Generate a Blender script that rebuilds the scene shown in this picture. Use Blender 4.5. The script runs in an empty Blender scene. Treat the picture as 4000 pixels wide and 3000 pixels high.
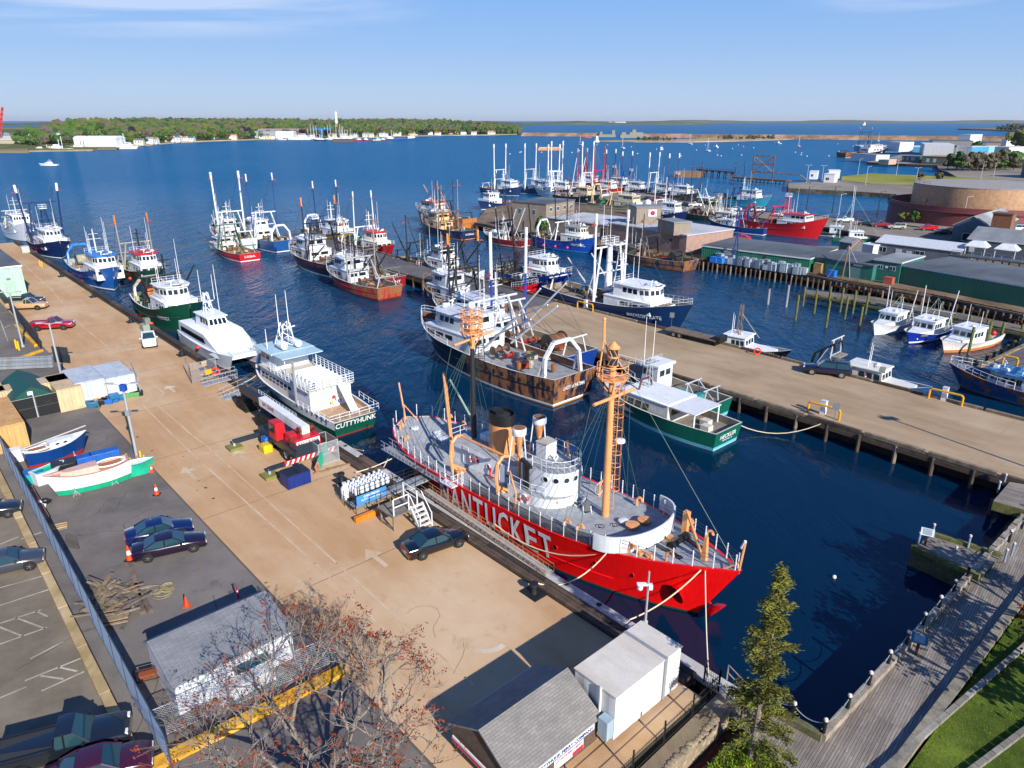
import bpy,math,random
from mathutils import Vector,Matrix,noise
R = math.radians
scene = bpy.context.scene
rnd = random.Random(7)
# ---------------------------------------------------------------- camera
CH = 32.0;F = 2777.0;PITCH = math.atan(1030/F)
cam = bpy.data.objects.new('camera',bpy.data.cameras.new('camera'))
scene.collection.objects.link(cam);scene.camera = cam
cam.location = (0,0,CH);cam.rotation_euler = (R(90)-PITCH,0,0)
cam.data.sensor_width = 36;cam.data.lens = F/4000*36
cam.data.clip_start = 0.5;cam.data.clip_end = 60000
# ---------------------------------------------------------------- sky and sun
SUN_AZ = R(148.5);SUN_EL = R(28)      # sun stands behind and to the right of the camera
w = bpy.data.worlds.new('World');scene.world = w;w.use_nodes = True
nt = w.node_tree;N = nt.nodes;Lk = nt.links;N.clear()
wo = N.new('ShaderNodeOutputWorld');bg = N.new('ShaderNodeBackground')
sky = N.new('ShaderNodeTexSky');sky.sky_type = 'NISHITA';sky.sun_disc = False
sky.sun_elevation = SUN_EL;sky.sun_rotation = SUN_AZ
sky.altitude = 0;sky.air_density = 1.0;sky.dust_density = 0.3;sky.ozone_density = 3.0
hs = N.new('ShaderNodeHueSaturation');hs.inputs['Saturation'].default_value = 1.12;hs.inputs['Hue'].default_value = 0.512
Lk.new(sky.outputs[0],hs.inputs['Color'])
tc = N.new('ShaderNodeTexCoord')
# thin high cloud: noise over the sky direction, stretched along the horizon
sx = N.new('ShaderNodeSeparateXYZ');Lk.new(tc.outputs['Generated'],sx.inputs[0])
def mth(op,a,b=None,c=None):
    n = N.new('ShaderNodeMath');n.operation = op
    for i,v in enumerate((a,b,c)):
        if v is None: continue
        if isinstance(v,(int,float)): n.inputs[i].default_value = v
        else: Lk.new(v,n.inputs[i])
    return n.outputs[0]
zz = mth('ADD',mth('MAXIMUM',sx.outputs[2],0.0),0.05)
cx = mth('DIVIDE',sx.outputs[0],zz);cy = mth('DIVIDE',sx.outputs[1],zz)
cb = N.new('ShaderNodeCombineXYZ');Lk.new(mth('MULTIPLY',cx,0.35),cb.inputs[0]);Lk.new(mth('MULTIPLY',cy,0.9),cb.inputs[1])
cn = N.new('ShaderNodeTexNoise');cn.inputs['Scale'].default_value = 0.9;cn.inputs['Detail'].default_value = 9;cn.inputs['Roughness'].default_value = 0.62
cn.inputs['Distortion'].default_value = 0.4
Lk.new(cb.outputs[0],cn.inputs['Vector'])
# cirrus banks: one high on the left, one high on the right
az = mth('ARCTAN2',sx.outputs[0],sx.outputs[1])
def bump(a0,wa,e0,we):
    d = mth('ADD',mth('POWER',mth('ABSOLUTE',mth('DIVIDE',mth('SUBTRACT',az,a0),wa)),2.0),
            mth('POWER',mth('ABSOLUTE',mth('DIVIDE',mth('SUBTRACT',sx.outputs[2],e0),we)),2.0))
    return mth('MAXIMUM',mth('SUBTRACT',1.0,d),0.0)
mask = mth('ADD',mth('ADD',bump(-0.50,0.42,0.135,0.05),mth('MULTIPLY',bump(0.46,0.14,0.135,0.022),0.9)),mth('MULTIPLY',bump(-0.05,0.16,0.165,0.02),0.6))
cl = mth('MULTIPLY',mth('MULTIPLY',mth('MAXIMUM',mth('SUBTRACT',cn.outputs['Fac'],0.41),0.0),3.8),mask)
cl = mth('MINIMUM',cl,0.5)
mx = N.new('ShaderNodeMix');mx.data_type = 'RGBA'
# clear maritime air: deeper blue towards the zenith, pale at the horizon
gr = N.new('ShaderNodeValToRGB');Lk.new(sx.outputs[2],gr.inputs[0]);e = gr.color_ramp.elements
e[0].position = 0;e[0].color = (.45,.58,.80,1);e[1].position = 1;e[1].color = (.05,.13,.42,1)
for p_,c_ in ((.035,(.40,.56,.83,1)),(.08,(.31,.50,.84,1)),(.145,(.22,.44,.85,1)),(.4,(.06,.2,.6,1))):
    k_ = e.new(p_);k_.color = c_
sc_ = N.new('ShaderNodeMix');sc_.data_type = 'RGBA';sc_.blend_type = 'MULTIPLY';sc_.inputs[0].default_value = 1;Lk.new(gr.outputs[0],sc_.inputs[6]);sc_.inputs[7].default_value = (5.35,5.35,5.35,1)
bl = N.new('ShaderNodeMix');bl.data_type = 'RGBA';bl.inputs[0].default_value = .93;Lk.new(hs.outputs[0],bl.inputs[6]);Lk.new(sc_.outputs[2],bl.inputs[7])
Lk.new(cl,mx.inputs[0]);Lk.new(bl.outputs[2],mx.inputs[6]);mx.inputs[7].default_value = (4.2,4.5,5.4,1)
Lk.new(mx.outputs[2],bg.inputs[0]);bg.inputs[1].default_value = 0.115
Lk.new(bg.outputs[0],wo.inputs[0])
sun = bpy.data.objects.new('sun',bpy.data.lights.new('sun','SUN'));scene.collection.objects.link(sun)
sun.data.energy = 4.6;sun.data.angle = R(0.5);sun.data.color = (1.0,0.94,0.86)
sd = Vector((math.sin(SUN_AZ)*math.cos(SUN_EL),math.cos(SUN_AZ)*math.cos(SUN_EL),math.sin(SUN_EL)))
sun.rotation_euler = sd.to_track_quat('Z','Y').to_euler();sun.location = (60,-60,80)
vs = scene.view_settings;vs.view_transform = 'Standard';vs.look = 'None';vs.gamma = 1;vs.exposure = 0.74
scene.cycles.max_bounces = 6;scene.cycles.transparent_max_bounces = 12
# ---------------------------------------------------------------- placing helpers
def at(x,y,z=2.0):
    """real place of photograph point (x, y) lying at height z"""
    u = (x-2000)/F;v = (1500-y)/F
    d = (u,math.cos(PITCH)+v*math.sin(PITCH),-math.sin(PITCH)+v*math.cos(PITCH))
    t = (CH-z)/-d[2]
    return Vector((d[0]*t,d[1]*t,z))
def rise(x,y,ty,z=2.0):
    """height reached by an upright standing at (x, y, z) whose top shows at row ty"""
    b = at(x,y,z);lo,hi = z,80
    for _ in range(40):
        m = (lo+hi)/2;up = b.y*math.sin(PITCH)+(m-CH)*math.cos(PITCH);c = b.y*math.cos(PITCH)-(m-CH)*math.sin(PITCH)
        if 1500-F*up/c > ty: lo = m
        else: hi = m
    return lo
QO = at(2300,2330);QU = Vector((0.671,-0.741,0));QV = Vector((0.741,0.671,0))
QA = math.atan2(QU.y,QU.x)
def Q(s,t,z=2.0):
    """quay frame: s along the wharf towards the viewer, t out over the water"""
    p = QO+QU*s+QV*t;return Vector((p.x,p.y,z))
# ---------------------------------------------------------------- colours and materials
def C(h):
    h = h.lstrip('#');r = []
    for i in (0,2,4):
        c = int(h[i:i+2],16)/255;r.append(c/12.92 if c <= .04045 else ((c+.055)/1.055)**2.4)
    return (*r,1)
MC = {}
def newmat(name):
    m = bpy.data.materials.new(name);m.use_nodes = True
    n = m.node_tree.nodes;b = n['Principled BSDF'];return m,n,m.node_tree.links,b
def noise_tex(n,l,scale,detail=4,stretch=(1,1,1),coord='Object',rough=.6):
    t = n.new('ShaderNodeTexCoord');mp = n.new('ShaderNodeMapping');mp.inputs['Scale'].default_value = stretch
    x = n.new('ShaderNodeTexNoise');x.inputs['Scale'].default_value = scale;x.inputs['Detail'].default_value = detail;x.inputs['Roughness'].default_value = rough
    l.new(t.outputs[coord],mp.inputs[0]);l.new(mp.outputs[0],x.inputs['Vector']);return x
def ramp(n,l,src,p0,p1,c0=(0,0,0,1),c1=(1,1,1,1)):
    r = n.new('ShaderNodeValToRGB');r.color_ramp.elements[0].position = p0;r.color_ramp.elements[1].position = p1
    r.color_ramp.elements[0].color = c0;r.color_ramp.elements[1].color = c1;l.new(src,r.inputs[0]);return r
def mixc(n,l,fac,a,b,mode='MIX'):
    m = n.new('ShaderNodeMix');m.data_type = 'RGBA';m.blend_type = mode
    for s,v in ((0,fac),(6,a),(7,b)):
        if isinstance(v,(int,float)): m.inputs[s].default_value = v
        elif isinstance(v,tuple): m.inputs[s].default_value = v
        else: l.new(v,m.inputs[s])
    return m.outputs[2]
def addbump(n,l,b,src,st,dist=.02):
    k = n.new('ShaderNodeBump');k.inputs['Strength'].default_value = st;k.inputs['Distance'].default_value = dist
    l.new(src,k.inputs['Height']);l.new(k.outputs[0],b.inputs['Normal'])
def P(h,rough=.42,wear=.12,rust=0.0,metal=0.0,coat=0.0):
    """weathered paint"""
    key = ('P',h,rough,wear,rust,metal,coat)
    if key in MC: return MC[key]
    m,n,l,b = newmat('paint '+h);c = C(h)
    x = noise_tex(n,l,1.3,6);dark = tuple(v*.72 for v in c[:3])+(1,)
    r = ramp(n,l,x.outputs[0],.42,.68)
    mul = n.new('ShaderNodeMath');mul.operation = 'MULTIPLY';l.new(r.outputs[0],mul.inputs[0]);mul.inputs[1].default_value = min(1,wear*3)
    col = mixc(n,l,mul.outputs[0],c,dark)
    if wear >= .08:
        sk = noise_tex(n,l,4.5,5,(1,1,.10));col = mixc(n,l,min(1,.35+wear),col,ramp(n,l,sk.outputs[0],.36,.62,(.66,.66,.64,1),(1,1,1,1)).outputs[0],'MULTIPLY')
    if rust > 0:
        y = noise_tex(n,l,1.1,9,(1,1,.3),rough=.72)
        r2 = ramp(n,l,y.outputs[0],.66-.3*rust,.72-.26*rust)
        z2 = noise_tex(n,l,5,5)
        rc = mixc(n,l,z2.outputs[0],(.11,.035,.012,1),(.36,.15,.05,1))
        col = mixc(n,l,r2.outputs[0],col,rc)
        rr = n.new('ShaderNodeMath');rr.operation = 'MULTIPLY_ADD';l.new(r2.outputs[0],rr.inputs[0]);rr.inputs[1].default_value = .35;rr.inputs[2].default_value = rough;l.new(rr.outputs[0],b.inputs['Roughness'])
    else: b.inputs['Roughness'].default_value = rough
    l.new(col,b.inputs['Base Color']);b.inputs['Metallic'].default_value = metal;b.inputs['Coat Weight'].default_value = coat
    MC[key] = m;return m
def flat(h,rough=.5,metal=0.0):
    key = ('F',h,rough,metal)
    if key in MC: return MC[key]
    m,n,l,b = newmat('flat '+h);b.inputs['Base Color'].default_value = C(h);b.inputs['Roughness'].default_value = rough;b.inputs['Metallic'].default_value = metal
    MC[key] = m;return m
def glass(h='#16222c',rough=.06):
    key = ('G',h,rough)
    if key in MC: return MC[key]
    m,n,l,b = newmat('glass '+h);b.inputs['Base Color'].default_value = C(h);b.inputs['Roughness'].default_value = rough;b.inputs['Coat Weight'].default_value = .6;b.inputs['Specular IOR Level'].default_value = .7
    MC[key] = m;return m
def ground(name,base,dark,light,scale=.25,rot=0.0,streak=(1,.25,1),rough=.9,fine=18.0,bumpst=.25,stain=None):
    m,n,l,b = newmat(name)
    t = n.new('ShaderNodeTexCoord');mp = n.new('ShaderNodeMapping');mp.inputs['Rotation'].default_value = (0,0,rot);l.new(t.outputs['Object'],mp.inputs[0])
    mp2 = n.new('ShaderNodeMapping');mp2.inputs['Scale'].default_value = streak;l.new(mp.outputs[0],mp2.inputs[0])
    def nz(s,d,src,r=.6):
        x = n.new('ShaderNodeTexNoise');x.inputs['Scale'].default_value = s;x.inputs['Detail'].default_value = d;x.inputs['Roughness'].default_value = r;l.new(src.outputs[0],x.inputs['Vector']);return x
    a = nz(scale,8,mp2,.7);f = nz(fine,4,mp);g = nz(scale*.22,5,mp);h = nz(scale*6,6,mp2,.75)
    col = mixc(n,l,ramp(n,l,a.outputs[0],.38,.66).outputs[0],C(dark),C(base))
    col = mixc(n,l,ramp(n,l,g.outputs[0],.48,.7).outputs[0],col,C(light))
    col = mixc(n,l,ramp(n,l,h.outputs[0],.55,.8,(0,0,0,1),(.45,.45,.45,1)).outputs[0],col,C(dark))
    if stain:
        s2 = nz(scale*1.5,7,mp,.65);col = mixc(n,l,ramp(n,l,s2.outputs[0],.60,.74,(0,0,0,1),(.6,.6,.6,1)).outputs[0],col,C(stain))
    col = mixc(n,l,.35,col,ramp(n,l,f.outputs[0],.3,.7,(.55,.55,.55,1),(1,1,1,1)).outputs[0],'MULTIPLY')
    l.new(col,b.inputs['Base Color']);b.inputs['Roughness'].default_value = rough;b.inputs['Specular IOR Level'].default_value = .25
    addbump(n,l,b,f.outputs[0],bumpst,.01);return m
def planks(name,base,dark,width=.14,rot=0.0,rough=.85,gap='#1a1410',length=4.0):
    m,n,l,b = newmat(name);t = n.new('ShaderNodeTexCoord');mp = n.new('ShaderNodeMapping');mp.inputs['Rotation'].default_value = (0,0,rot);l.new(t.outputs['Object'],mp.inputs[0])
    br = n.new('ShaderNodeTexBrick');br.inputs['Scale'].default_value = 1;br.inputs['Brick Width'].default_value = length;br.inputs['Row Height'].default_value = width;br.inputs['Mortar Size'].default_value = width*.06
    br.inputs['Color1'].default_value = C(base);br.inputs['Color2'].default_value = C(dark);br.inputs['Mortar'].default_value = C(gap);l.new(mp.outputs[0],br.inputs['Vector'])
    mp2 = n.new('ShaderNodeMapping');mp2.inputs['Scale'].default_value = (.6,8,1);l.new(mp.outputs[0],mp2.inputs[0])
    x = n.new('ShaderNodeTexNoise');x.inputs['Scale'].default_value = 2.5;x.inputs['Detail'].default_value = 6;l.new(mp2.outputs[0],x.inputs['Vector'])
    y = n.new('ShaderNodeTexNoise');y.inputs['Scale'].default_value = .35;y.inputs['Detail'].default_value = 5;l.new(mp.outputs[0],y.inputs['Vector'])
    c = mixc(n,l,.8,br.outputs[0],ramp(n,l,x.outputs[0],.3,.75,(.5,.5,.5,1),(1.1,1.1,1.1,1)).outputs[0],'MULTIPLY')
    c = mixc(n,l,.7,c,ramp(n,l,y.outputs[0],.35,.65,(.6,.6,.6,1),(1.1,1.1,1.1,1)).outputs[0],'MULTIPLY')
    l.new(c,b.inputs['Base Color']);b.inputs['Roughness'].default_value = rough;b.inputs['Specular IOR Level'].default_value = .3
    addbump(n,l,b,br.outputs['Fac'],-.5,.01);return m
def wood(h='#6b5a48',rough=.9,green=0.0):
    key = ('W',h,green)
    if key in MC: return MC[key]
    m,n,l,b = newmat('timber '+h);x = noise_tex(n,l,1.2,8,(1,1,1),rough=.75);y = noise_tex(n,l,9,5,(1,1,.2));c = C(h)
    col = mixc(n,l,ramp(n,l,x.outputs[0],.35,.7).outputs[0],tuple(v*.45 for v in c[:3])+(1,),tuple(min(1,v*1.35) for v in c[:3])+(1,))
    col = mixc(n,l,.6,col,ramp(n,l,y.outputs[0],.3,.7,(.5,.5,.5,1),(1,1,1,1)).outputs[0],'MULTIPLY')
    l.new(col,b.inputs['Base Color']);b.inputs['Roughness'].default_value = rough;addbump(n,l,b,y.outputs[0],.5,.02)
    MC[key] = m;return m
def ribbed(h,pitch=.3,rough=.5,depth=.03,wear=.15):
    """corrugated sheet; ribs run up the wall"""
    key = ('R',h,pitch,wear)
    if key in MC: return MC[key]
    m,n,l,b = newmat('ribbed '+h);t = n.new('ShaderNodeTexCoord');s = n.new('ShaderNodeSeparateXYZ');l.new(t.outputs['Object'],s.inputs[0])
    ad = n.new('ShaderNodeMath');ad.operation = 'ADD';l.new(s.outputs[0],ad.inputs[0]);l.new(s.outputs[1],ad.inputs[1])
    ml = n.new('ShaderNodeMath');ml.operation = 'MULTIPLY';l.new(ad.outputs[0],ml.inputs[0]);ml.inputs[1].default_value = 2*math.pi/pitch
    sn = n.new('ShaderNodeMath');sn.operation = 'SINE';l.new(ml.outputs[0],sn.inputs[0])
    c = C(h);x = noise_tex(n,l,.6,7,(1,1,.3));y = noise_tex(n,l,3,6,(1,1,.15))
    col = mixc(n,l,ramp(n,l,x.outputs[0],.45,.75,(0,0,0,1),(wear*3,wear*3,wear*3,1)).outputs[0],c,tuple(v*.55 for v in c[:3])+(1,))
    # colour drops darker in the troughs between the ribs
    tr = ramp(n,l,sn.outputs[0],.0,.25,(.72,.72,.72,1),(1,1,1,1));col = mixc(n,l,.8,col,tr.outputs[0],'MULTIPLY')
    l.new(col,b.inputs['Base Color']);b.inputs['Roughness'].default_value = rough;addbump(n,l,b,sn.outputs[0],.6,depth)
    MC[key] = m;return m
def shingle(h,rowh=.14,bw=.35,rough=.9,wall=False,var=.8,rot=0.0):
    key = ('S',h,rowh,wall,rot)
    if key in MC: return MC[key]
    m,n,l,b = newmat('shingle '+h);t = n.new('ShaderNodeTexCoord');c = C(h)
    vec = t.outputs['Object']
    s = n.new('ShaderNodeSeparateXYZ');l.new(vec,s.inputs[0]);cbn = n.new('ShaderNodeCombineXYZ')
    l.new(s.outputs[0] if not wall else s.outputs[0],cbn.inputs[0]);l.new(s.outputs[2] if wall else s.outputs[1],cbn.inputs[1])
    if wall:
        ad = n.new('ShaderNodeMath');ad.operation = 'ADD';l.new(s.outputs[0],ad.inputs[0]);l.new(s.outputs[1],ad.inputs[1]);l.new(ad.outputs[0],cbn.inputs[0])
    mp = n.new('ShaderNodeMapping');mp.inputs['Rotation'].default_value = (0,0,rot);l.new(cbn.outputs[0],mp.inputs[0])
    br = n.new('ShaderNodeTexBrick');br.inputs['Scale'].default_value = 1;br.inputs['Brick Width'].default_value = bw;br.inputs['Row Height'].default_value = rowh;br.inputs['Mortar Size'].default_value = rowh*.07
    br.inputs['Color1'].default_value = c;br.inputs['Color2'].default_value = tuple(v*var for v in c[:3])+(1,);br.inputs['Mortar'].default_value = tuple(v*.45 for v in c[:3])+(1,)
    l.new(mp.outputs[0],br.inputs['Vector']);x = noise_tex(n,l,.8,6)
    col = mixc(n,l,.6,br.outputs[0],ramp(n,l,x.outputs[0],.3,.7,(.65,.65,.65,1),(1.1,1.1,1.1,1)).outputs[0],'MULTIPLY')
    l.new(col,b.inputs['Base Color']);b.inputs['Roughness'].default_value = rough;addbump(n,l,b,br.outputs['Fac'],-.4,.01)
    MC[key] = m;return m
def meshmat(h='#8a9098',alpha=.35,cell=.12):
    """chain link or net: alternates with real gaps"""
    key = ('N',h,alpha,cell)
    if key in MC: return MC[key]
    m,n,l,b = newmat('netting '+h);b.inputs['Base Color'].default_value = C(h);b.inputs['Roughness'].default_value = .6
    t = n.new('ShaderNodeTexCoord');s = n.new('ShaderNodeSeparateXYZ');l.new(t.outputs['UV'],s.inputs[0])
    outs = []
    for op in ('ADD','SUBTRACT'):
        a = n.new('ShaderNodeMath');a.operation = op;l.new(s.outputs[0],a.inputs[0]);l.new(s.outputs[1],a.inputs[1])
        q = n.new('ShaderNodeMath');q.operation = 'PINGPONG';l.new(a.outputs[0],q.inputs[0]);q.inputs[1].default_value = cell
        g = n.new('ShaderNodeMath');g.operation = 'LESS_THAN';l.new(q.outputs[0],g.inputs[0]);g.inputs[1].default_value = cell*alpha*.5
        outs.append(g)
    mxn = n.new('ShaderNodeMath');mxn.operation = 'MAXIMUM';l.new(outs[0].outputs[0],mxn.inputs[0]);l.new(outs[1].outputs[0],mxn.inputs[1])
    l.new(mxn.outputs[0],b.inputs['Alpha']);MC[key] = m;return m
WHITE = '#dfe3e6';OFFW = '#cfcfc9';BUFF = '#dd9a62';NAVY = '#0d1a36';RED = '#c81418';BLACK = '#14161a';GREY = '#8d9298';STEEL = '#9aa0a6';YEL = '#f0a818';GREEN = '#0f5a44'
# ---------------------------------------------------------------- mesh builder
class MB:
    def __init__(s): s.v = [];s.f = [];s.fm = [];s.ms = [];s.uv = {}
    def mi(s,m):
        if m not in s.ms: s.ms.append(m)
        return s.ms.index(m)
    def face(s,pts,m,uv=None):
        b = len(s.v);s.v += [tuple(p) for p in pts];s.f.append(tuple(range(b,b+len(pts))));s.fm.append(s.mi(m))
        if uv: s.uv[len(s.f)-1] = uv
        return s
    def grid(s,rows,m,close=False,mf=None):
        """rows of equal length points"""
        b = len(s.v);k = len(rows[0])
        for r in rows: s.v += [tuple(p) for p in r]
        for i in range(len(rows)-1):
            for j in range(k if close else k-1):
                j2 = (j+1) % k
                s.f.append((b+i*k+j,b+i*k+j2,b+(i+1)*k+j2,b+(i+1)*k+j));s.fm.append(s.mi(mf(i,j) if mf else m))
        return s
    def box(s,c,d,m,rz=0,top=None,rx=0):
        """c = centre of the bottom face, d = size; top = (scale x, scale y)"""
        tx,ty = top or (1,1);hx,hy = d[0]/2,d[1]/2;ca,sa = math.cos(rz),math.sin(rz);b = len(s.v)
        for z,kx,ky in ((0,1,1),(d[2],tx,ty)):
            for x,y in ((-hx,-hy),(hx,-hy),(hx,hy),(-hx,hy)):
                X,Y = x*kx,y*ky;s.v.append((c[0]+X*ca-Y*sa,c[1]+X*sa+Y*ca,c[2]+z))
        for q in ((3,2,1,0),(4,5,6,7),(0,1,5,4),(1,2,6,5),(2,3,7,6),(3,0,4,7)):
            s.f.append(tuple(b+i for i in q));s.fm.append(s.mi(m))
        return s
    def beam(s,p,q,w,h,m):
        p = Vector(p);q = Vector(q);d = (q-p).normalized();up = Vector((0,0,1)) if abs(d.z) < .95 else Vector((1,0,0))
        a = d.cross(up).normalized()*w/2;e = a.cross(d).normalized()*h/2;b = len(s.v)
        for c in (p,q):
            for k in (a+e,-a+e,-a-e,a-e): s.v.append(tuple(c+k))
        for t in ((0,1,2,3),(7,6,5,4),(0,4,5,1),(1,5,6,2),(2,6,7,3),(3,7,4,0)):
            s.f.append(tuple(b+i for i in t));s.fm.append(s.mi(m))
        return s
    def tube(s,p,q,r,m,r2=None,n=6,cap=True):
        p = Vector(p);q = Vector(q);r2 = r if r2 is None else r2;d = (q-p)
        if d.length < 1e-5: return s
        d.normalize();up = Vector((0,0,1)) if abs(d.z) < .95 else Vector((1,0,0))
        a = d.cross(up).normalized();e = a.cross(d);b = len(s.v)
        for c,k in ((p,r),(q,r2)):
            for i in range(n):
                t = 2*math.pi*i/n;s.v.append(tuple(c+(a*math.cos(t)+e*math.sin(t))*k))
        for i in range(n):
            j = (i+1) % n;s.f.append((b+i,b+n+i,b+n+j,b+j));s.fm.append(s.mi(m))
        if cap:
            s.f.append(tuple(b+i for i in range(n)));s.fm.append(s.mi(m));s.f.append(tuple(b+n+i for i in reversed(range(n))));s.fm.append(s.mi(m))
        return s
    def path(s,pts,r,m,n=5):
        for a,b in zip(pts,pts[1:]): s.tube(a,b,r,m,n=n)
        return s
    def lathe(s,c,prof,m,n=12,mf=None,axis='z',cap=True):
        rows = []
        for r,z in prof:
            row = []
            for i in range(n):
                t = 2*math.pi*i/n;x,y = r*math.cos(t),r*math.sin(t)
                o = (x,y,z) if axis == 'z' else ((z,x,y) if axis == 'x' else (y,z,x))
                row.append((c[0]+o[0],c[1]+o[1],c[2]+o[2]))
            rows.append(row)
        b = len(s.v);s.grid(rows,m,True,mf)
        if cap:
            s.f.append(tuple(b+(len(prof)-1)*n+i for i in range(n)));s.fm.append(s.mi(mf(len(prof)-2,0) if mf else m))
            s.f.append(tuple(b+i for i in reversed(range(n))));s.fm.append(s.mi(mf(0,0) if mf else m))
        return s
    def ball(s,c,r,m,n=10,k=7,sq=(1,1,1)):
        prof = [(max(.001,r*math.sin(math.pi*i/k)),-r*math.cos(math.pi*i/k)) for i in range(k+1)];b = len(s.v);s.lathe((0,0,0),prof,m,n,cap=False)
        for i in range(b,len(s.v)): x,y,z = s.v[i];s.v[i] = (c[0]+x*sq[0],c[1]+y*sq[1],c[2]+z*sq[2])
        return s
    def torus(s,c,R0,r,m,nrm='z',n=14,k=6,mf=None):
        rows = []
        for i in range(n+1):
            a = 2*math.pi*i/n;row = []
            for j in range(k):
                t = 2*math.pi*j/k;rr = R0+r*math.cos(t);x,y,z = rr*math.cos(a),rr*math.sin(a),r*math.sin(t)
                o = (x,y,z) if nrm == 'z' else ((z,x,y) if nrm == 'x' else (x,z,y));row.append((c[0]+o[0],c[1]+o[1],c[2]+o[2]))
            rows.append(row)
        return s.grid(rows,m,True,mf)
    def prism(s,poly,z0,z1,m,mtop=None,side=None):
        n = len(poly);b = len(s.v);h0 = z0 if callable(z0) else (lambda x,y: z0);h1 = z1 if callable(z1) else (lambda x,y: z1)
        ar = sum(poly[i][0]*poly[(i+1) % n][1]-poly[(i+1) % n][0]*poly[i][1] for i in range(n))
        if ar < 0: poly = poly[::-1]
        s.v += [(p[0],p[1],h0(p[0],p[1])) for p in poly]+[(p[0],p[1],h1(p[0],p[1])) for p in poly]
        s.f.append(tuple(b+n+i for i in range(n)));s.fm.append(s.mi(mtop or m));s.f.append(tuple(b+i for i in reversed(range(n))));s.fm.append(s.mi(m))
        for i in range(n): j = (i+1) % n;s.f.append((b+i,b+j,b+n+j,b+n+i));s.fm.append(s.mi(side or m))
        return s
    def xprism(s,prof,x0,x1,m):
        """profile in (y, z) swept along x"""
        n = len(prof);b = len(s.v);s.v += [(x0,y,z) for y,z in prof]+[(x1,y,z) for y,z in prof]
        s.f.append(tuple(b+i for i in range(n)));s.f.append(tuple(b+n+i for i in reversed(range(n))));s.fm += [s.mi(m)]*2
        for i in range(n): j = (i+1) % n;s.f.append((b+i,b+n+i,b+n+j,b+j));s.fm.append(s.mi(m))
        return s
    def move(s,f,start=0):
        for i in range(start,len(s.v)): s.v[i] = tuple(f(Vector(s.v[i])))
        return s
    def build(s,name,parent=None,smooth=True,ang=40,bevel=0):
        me = bpy.data.meshes.new(name);me.from_pydata(s.v,[],s.f)
        for m in s.ms: me.materials.append(m)
        me.polygons.foreach_set('material_index',s.fm)
        if s.uv:
            ul = me.uv_layers.new(name='UVMap')
            for fi,uvs in s.uv.items():
                for li,uvv in zip(me.polygons[fi].loop_indices,uvs): ul.data[li].uv = uvv
        if smooth:
            me.shade_smooth();me.set_sharp_from_angle(angle=R(ang))
        me.update();o = bpy.data.objects.new(name,me);scene.collection.objects.link(o)
        if parent: o.parent = parent
        if bevel: bv = o.modifiers.new('bevel','BEVEL');bv.width = bevel;bv.segments = 2;bv.limit_method = 'ANGLE'
        return o
def thing(name,label,cat,loc=(0,0,0),rz=0,group=None):
    o = bpy.data.objects.new(name,None);scene.collection.objects.link(o);o.empty_display_size = .3
    o.location = loc;o.rotation_euler = (0,0,rz);return tag(o,label,cat,group)
def tag(o,label,cat,group=None,kind=None):
    if label: o['label'] = label
    if cat: o['category'] = cat
    if group: o['group'] = group
    if kind: o['kind'] = kind
    return o
def struct(mb,name,**k): o = mb.build(name,**k);o['kind'] = 'structure';return o
def place(o,loc,rz=0): o.location = loc;o.rotation_euler = (0,0,rz);return o
def copy_tree(o,parent=None):
    c = o.copy();scene.collection.objects.link(c);c.parent = parent
    for ch in list(o.children): copy_tree(ch,c)
    return c
TXT = {}
def textmesh(s,bold=True):
    """outline of a line of writing, unit capital height, centred on x"""
    if s in TXT: return TXT[s]
    cu = bpy.data.curves.new('writing','FONT');cu.body = s;cu.size = 1.4;cu.align_x = 'CENTER';cu.resolution_u = 2
    cu.offset = .028 if bold else 0
    o = bpy.data.objects.new('writing',cu);scene.collection.objects.link(o);bpy.context.view_layer.update()
    me = bpy.data.meshes.new_from_object(o);vs_ = [tuple(v.co) for v in me.vertices];fs = [tuple(p.vertices) for p in me.polygons]
    bpy.data.objects.remove(o);bpy.data.curves.remove(cu);bpy.data.meshes.remove(me);TXT[s] = (vs_,fs);return TXT[s]
def writing(mb,s,m,o,ux,uy,h,wid=None,fn=None):
    """lay writing on a plane (origin, right and up vectors) or through fn(u, v)"""
    vs_,fs = textmesh(s);b = len(mb.v);xs = [v[0] for v in vs_] or [0];span = max(xs)-min(xs);kx = (wid/span) if wid else h;mid = (max(xs)+min(xs))/2
    for v in vs_:
        if fn: mb.v.append(tuple(fn((v[0]-mid)*kx,v[1]*h)))
        else: mb.v.append(tuple(Vector(o)+Vector(ux)*((v[0]-mid)*kx)+Vector(uy)*(v[1]*h)))
    for f in fs: mb.f.append(tuple(b+i for i in f));mb.fm.append(mb.mi(m))
    return mb
def rail(mb,pts,h,m,r=.03,rows=3,post=1.5,gap=None):
    """stanchions and rails along pts"""
    for k in range(rows):
        z = h*(k+1)/rows;mb.path([(p[0],p[1],p[2]+z) for p in pts],r*.8,m,n=4)
    for a,b in zip(pts,pts[1:]):
        a = Vector(a);b = Vector(b);n = max(1,round((b-a).length/post))
        for i in range(n+1): c = a.lerp(b,i/n);mb.tube(c,c+Vector((0,0,h)),r,m,n=4)
    return mb
def rope(name,p,q,sag,label,r=.045,h='#d8c8a8',n=10,group=None):
    mb = MB();p = Vector(p);q = Vector(q);pts = []
    for i in range(n+1): t = i/n;c = p.lerp(q,t);c.z -= sag*4*t*(1-t);pts.append(c)
    mb.path(pts,r,flat(h,.9),n=5);o = mb.build(name);return tag(o,label,'rope',group)
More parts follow.
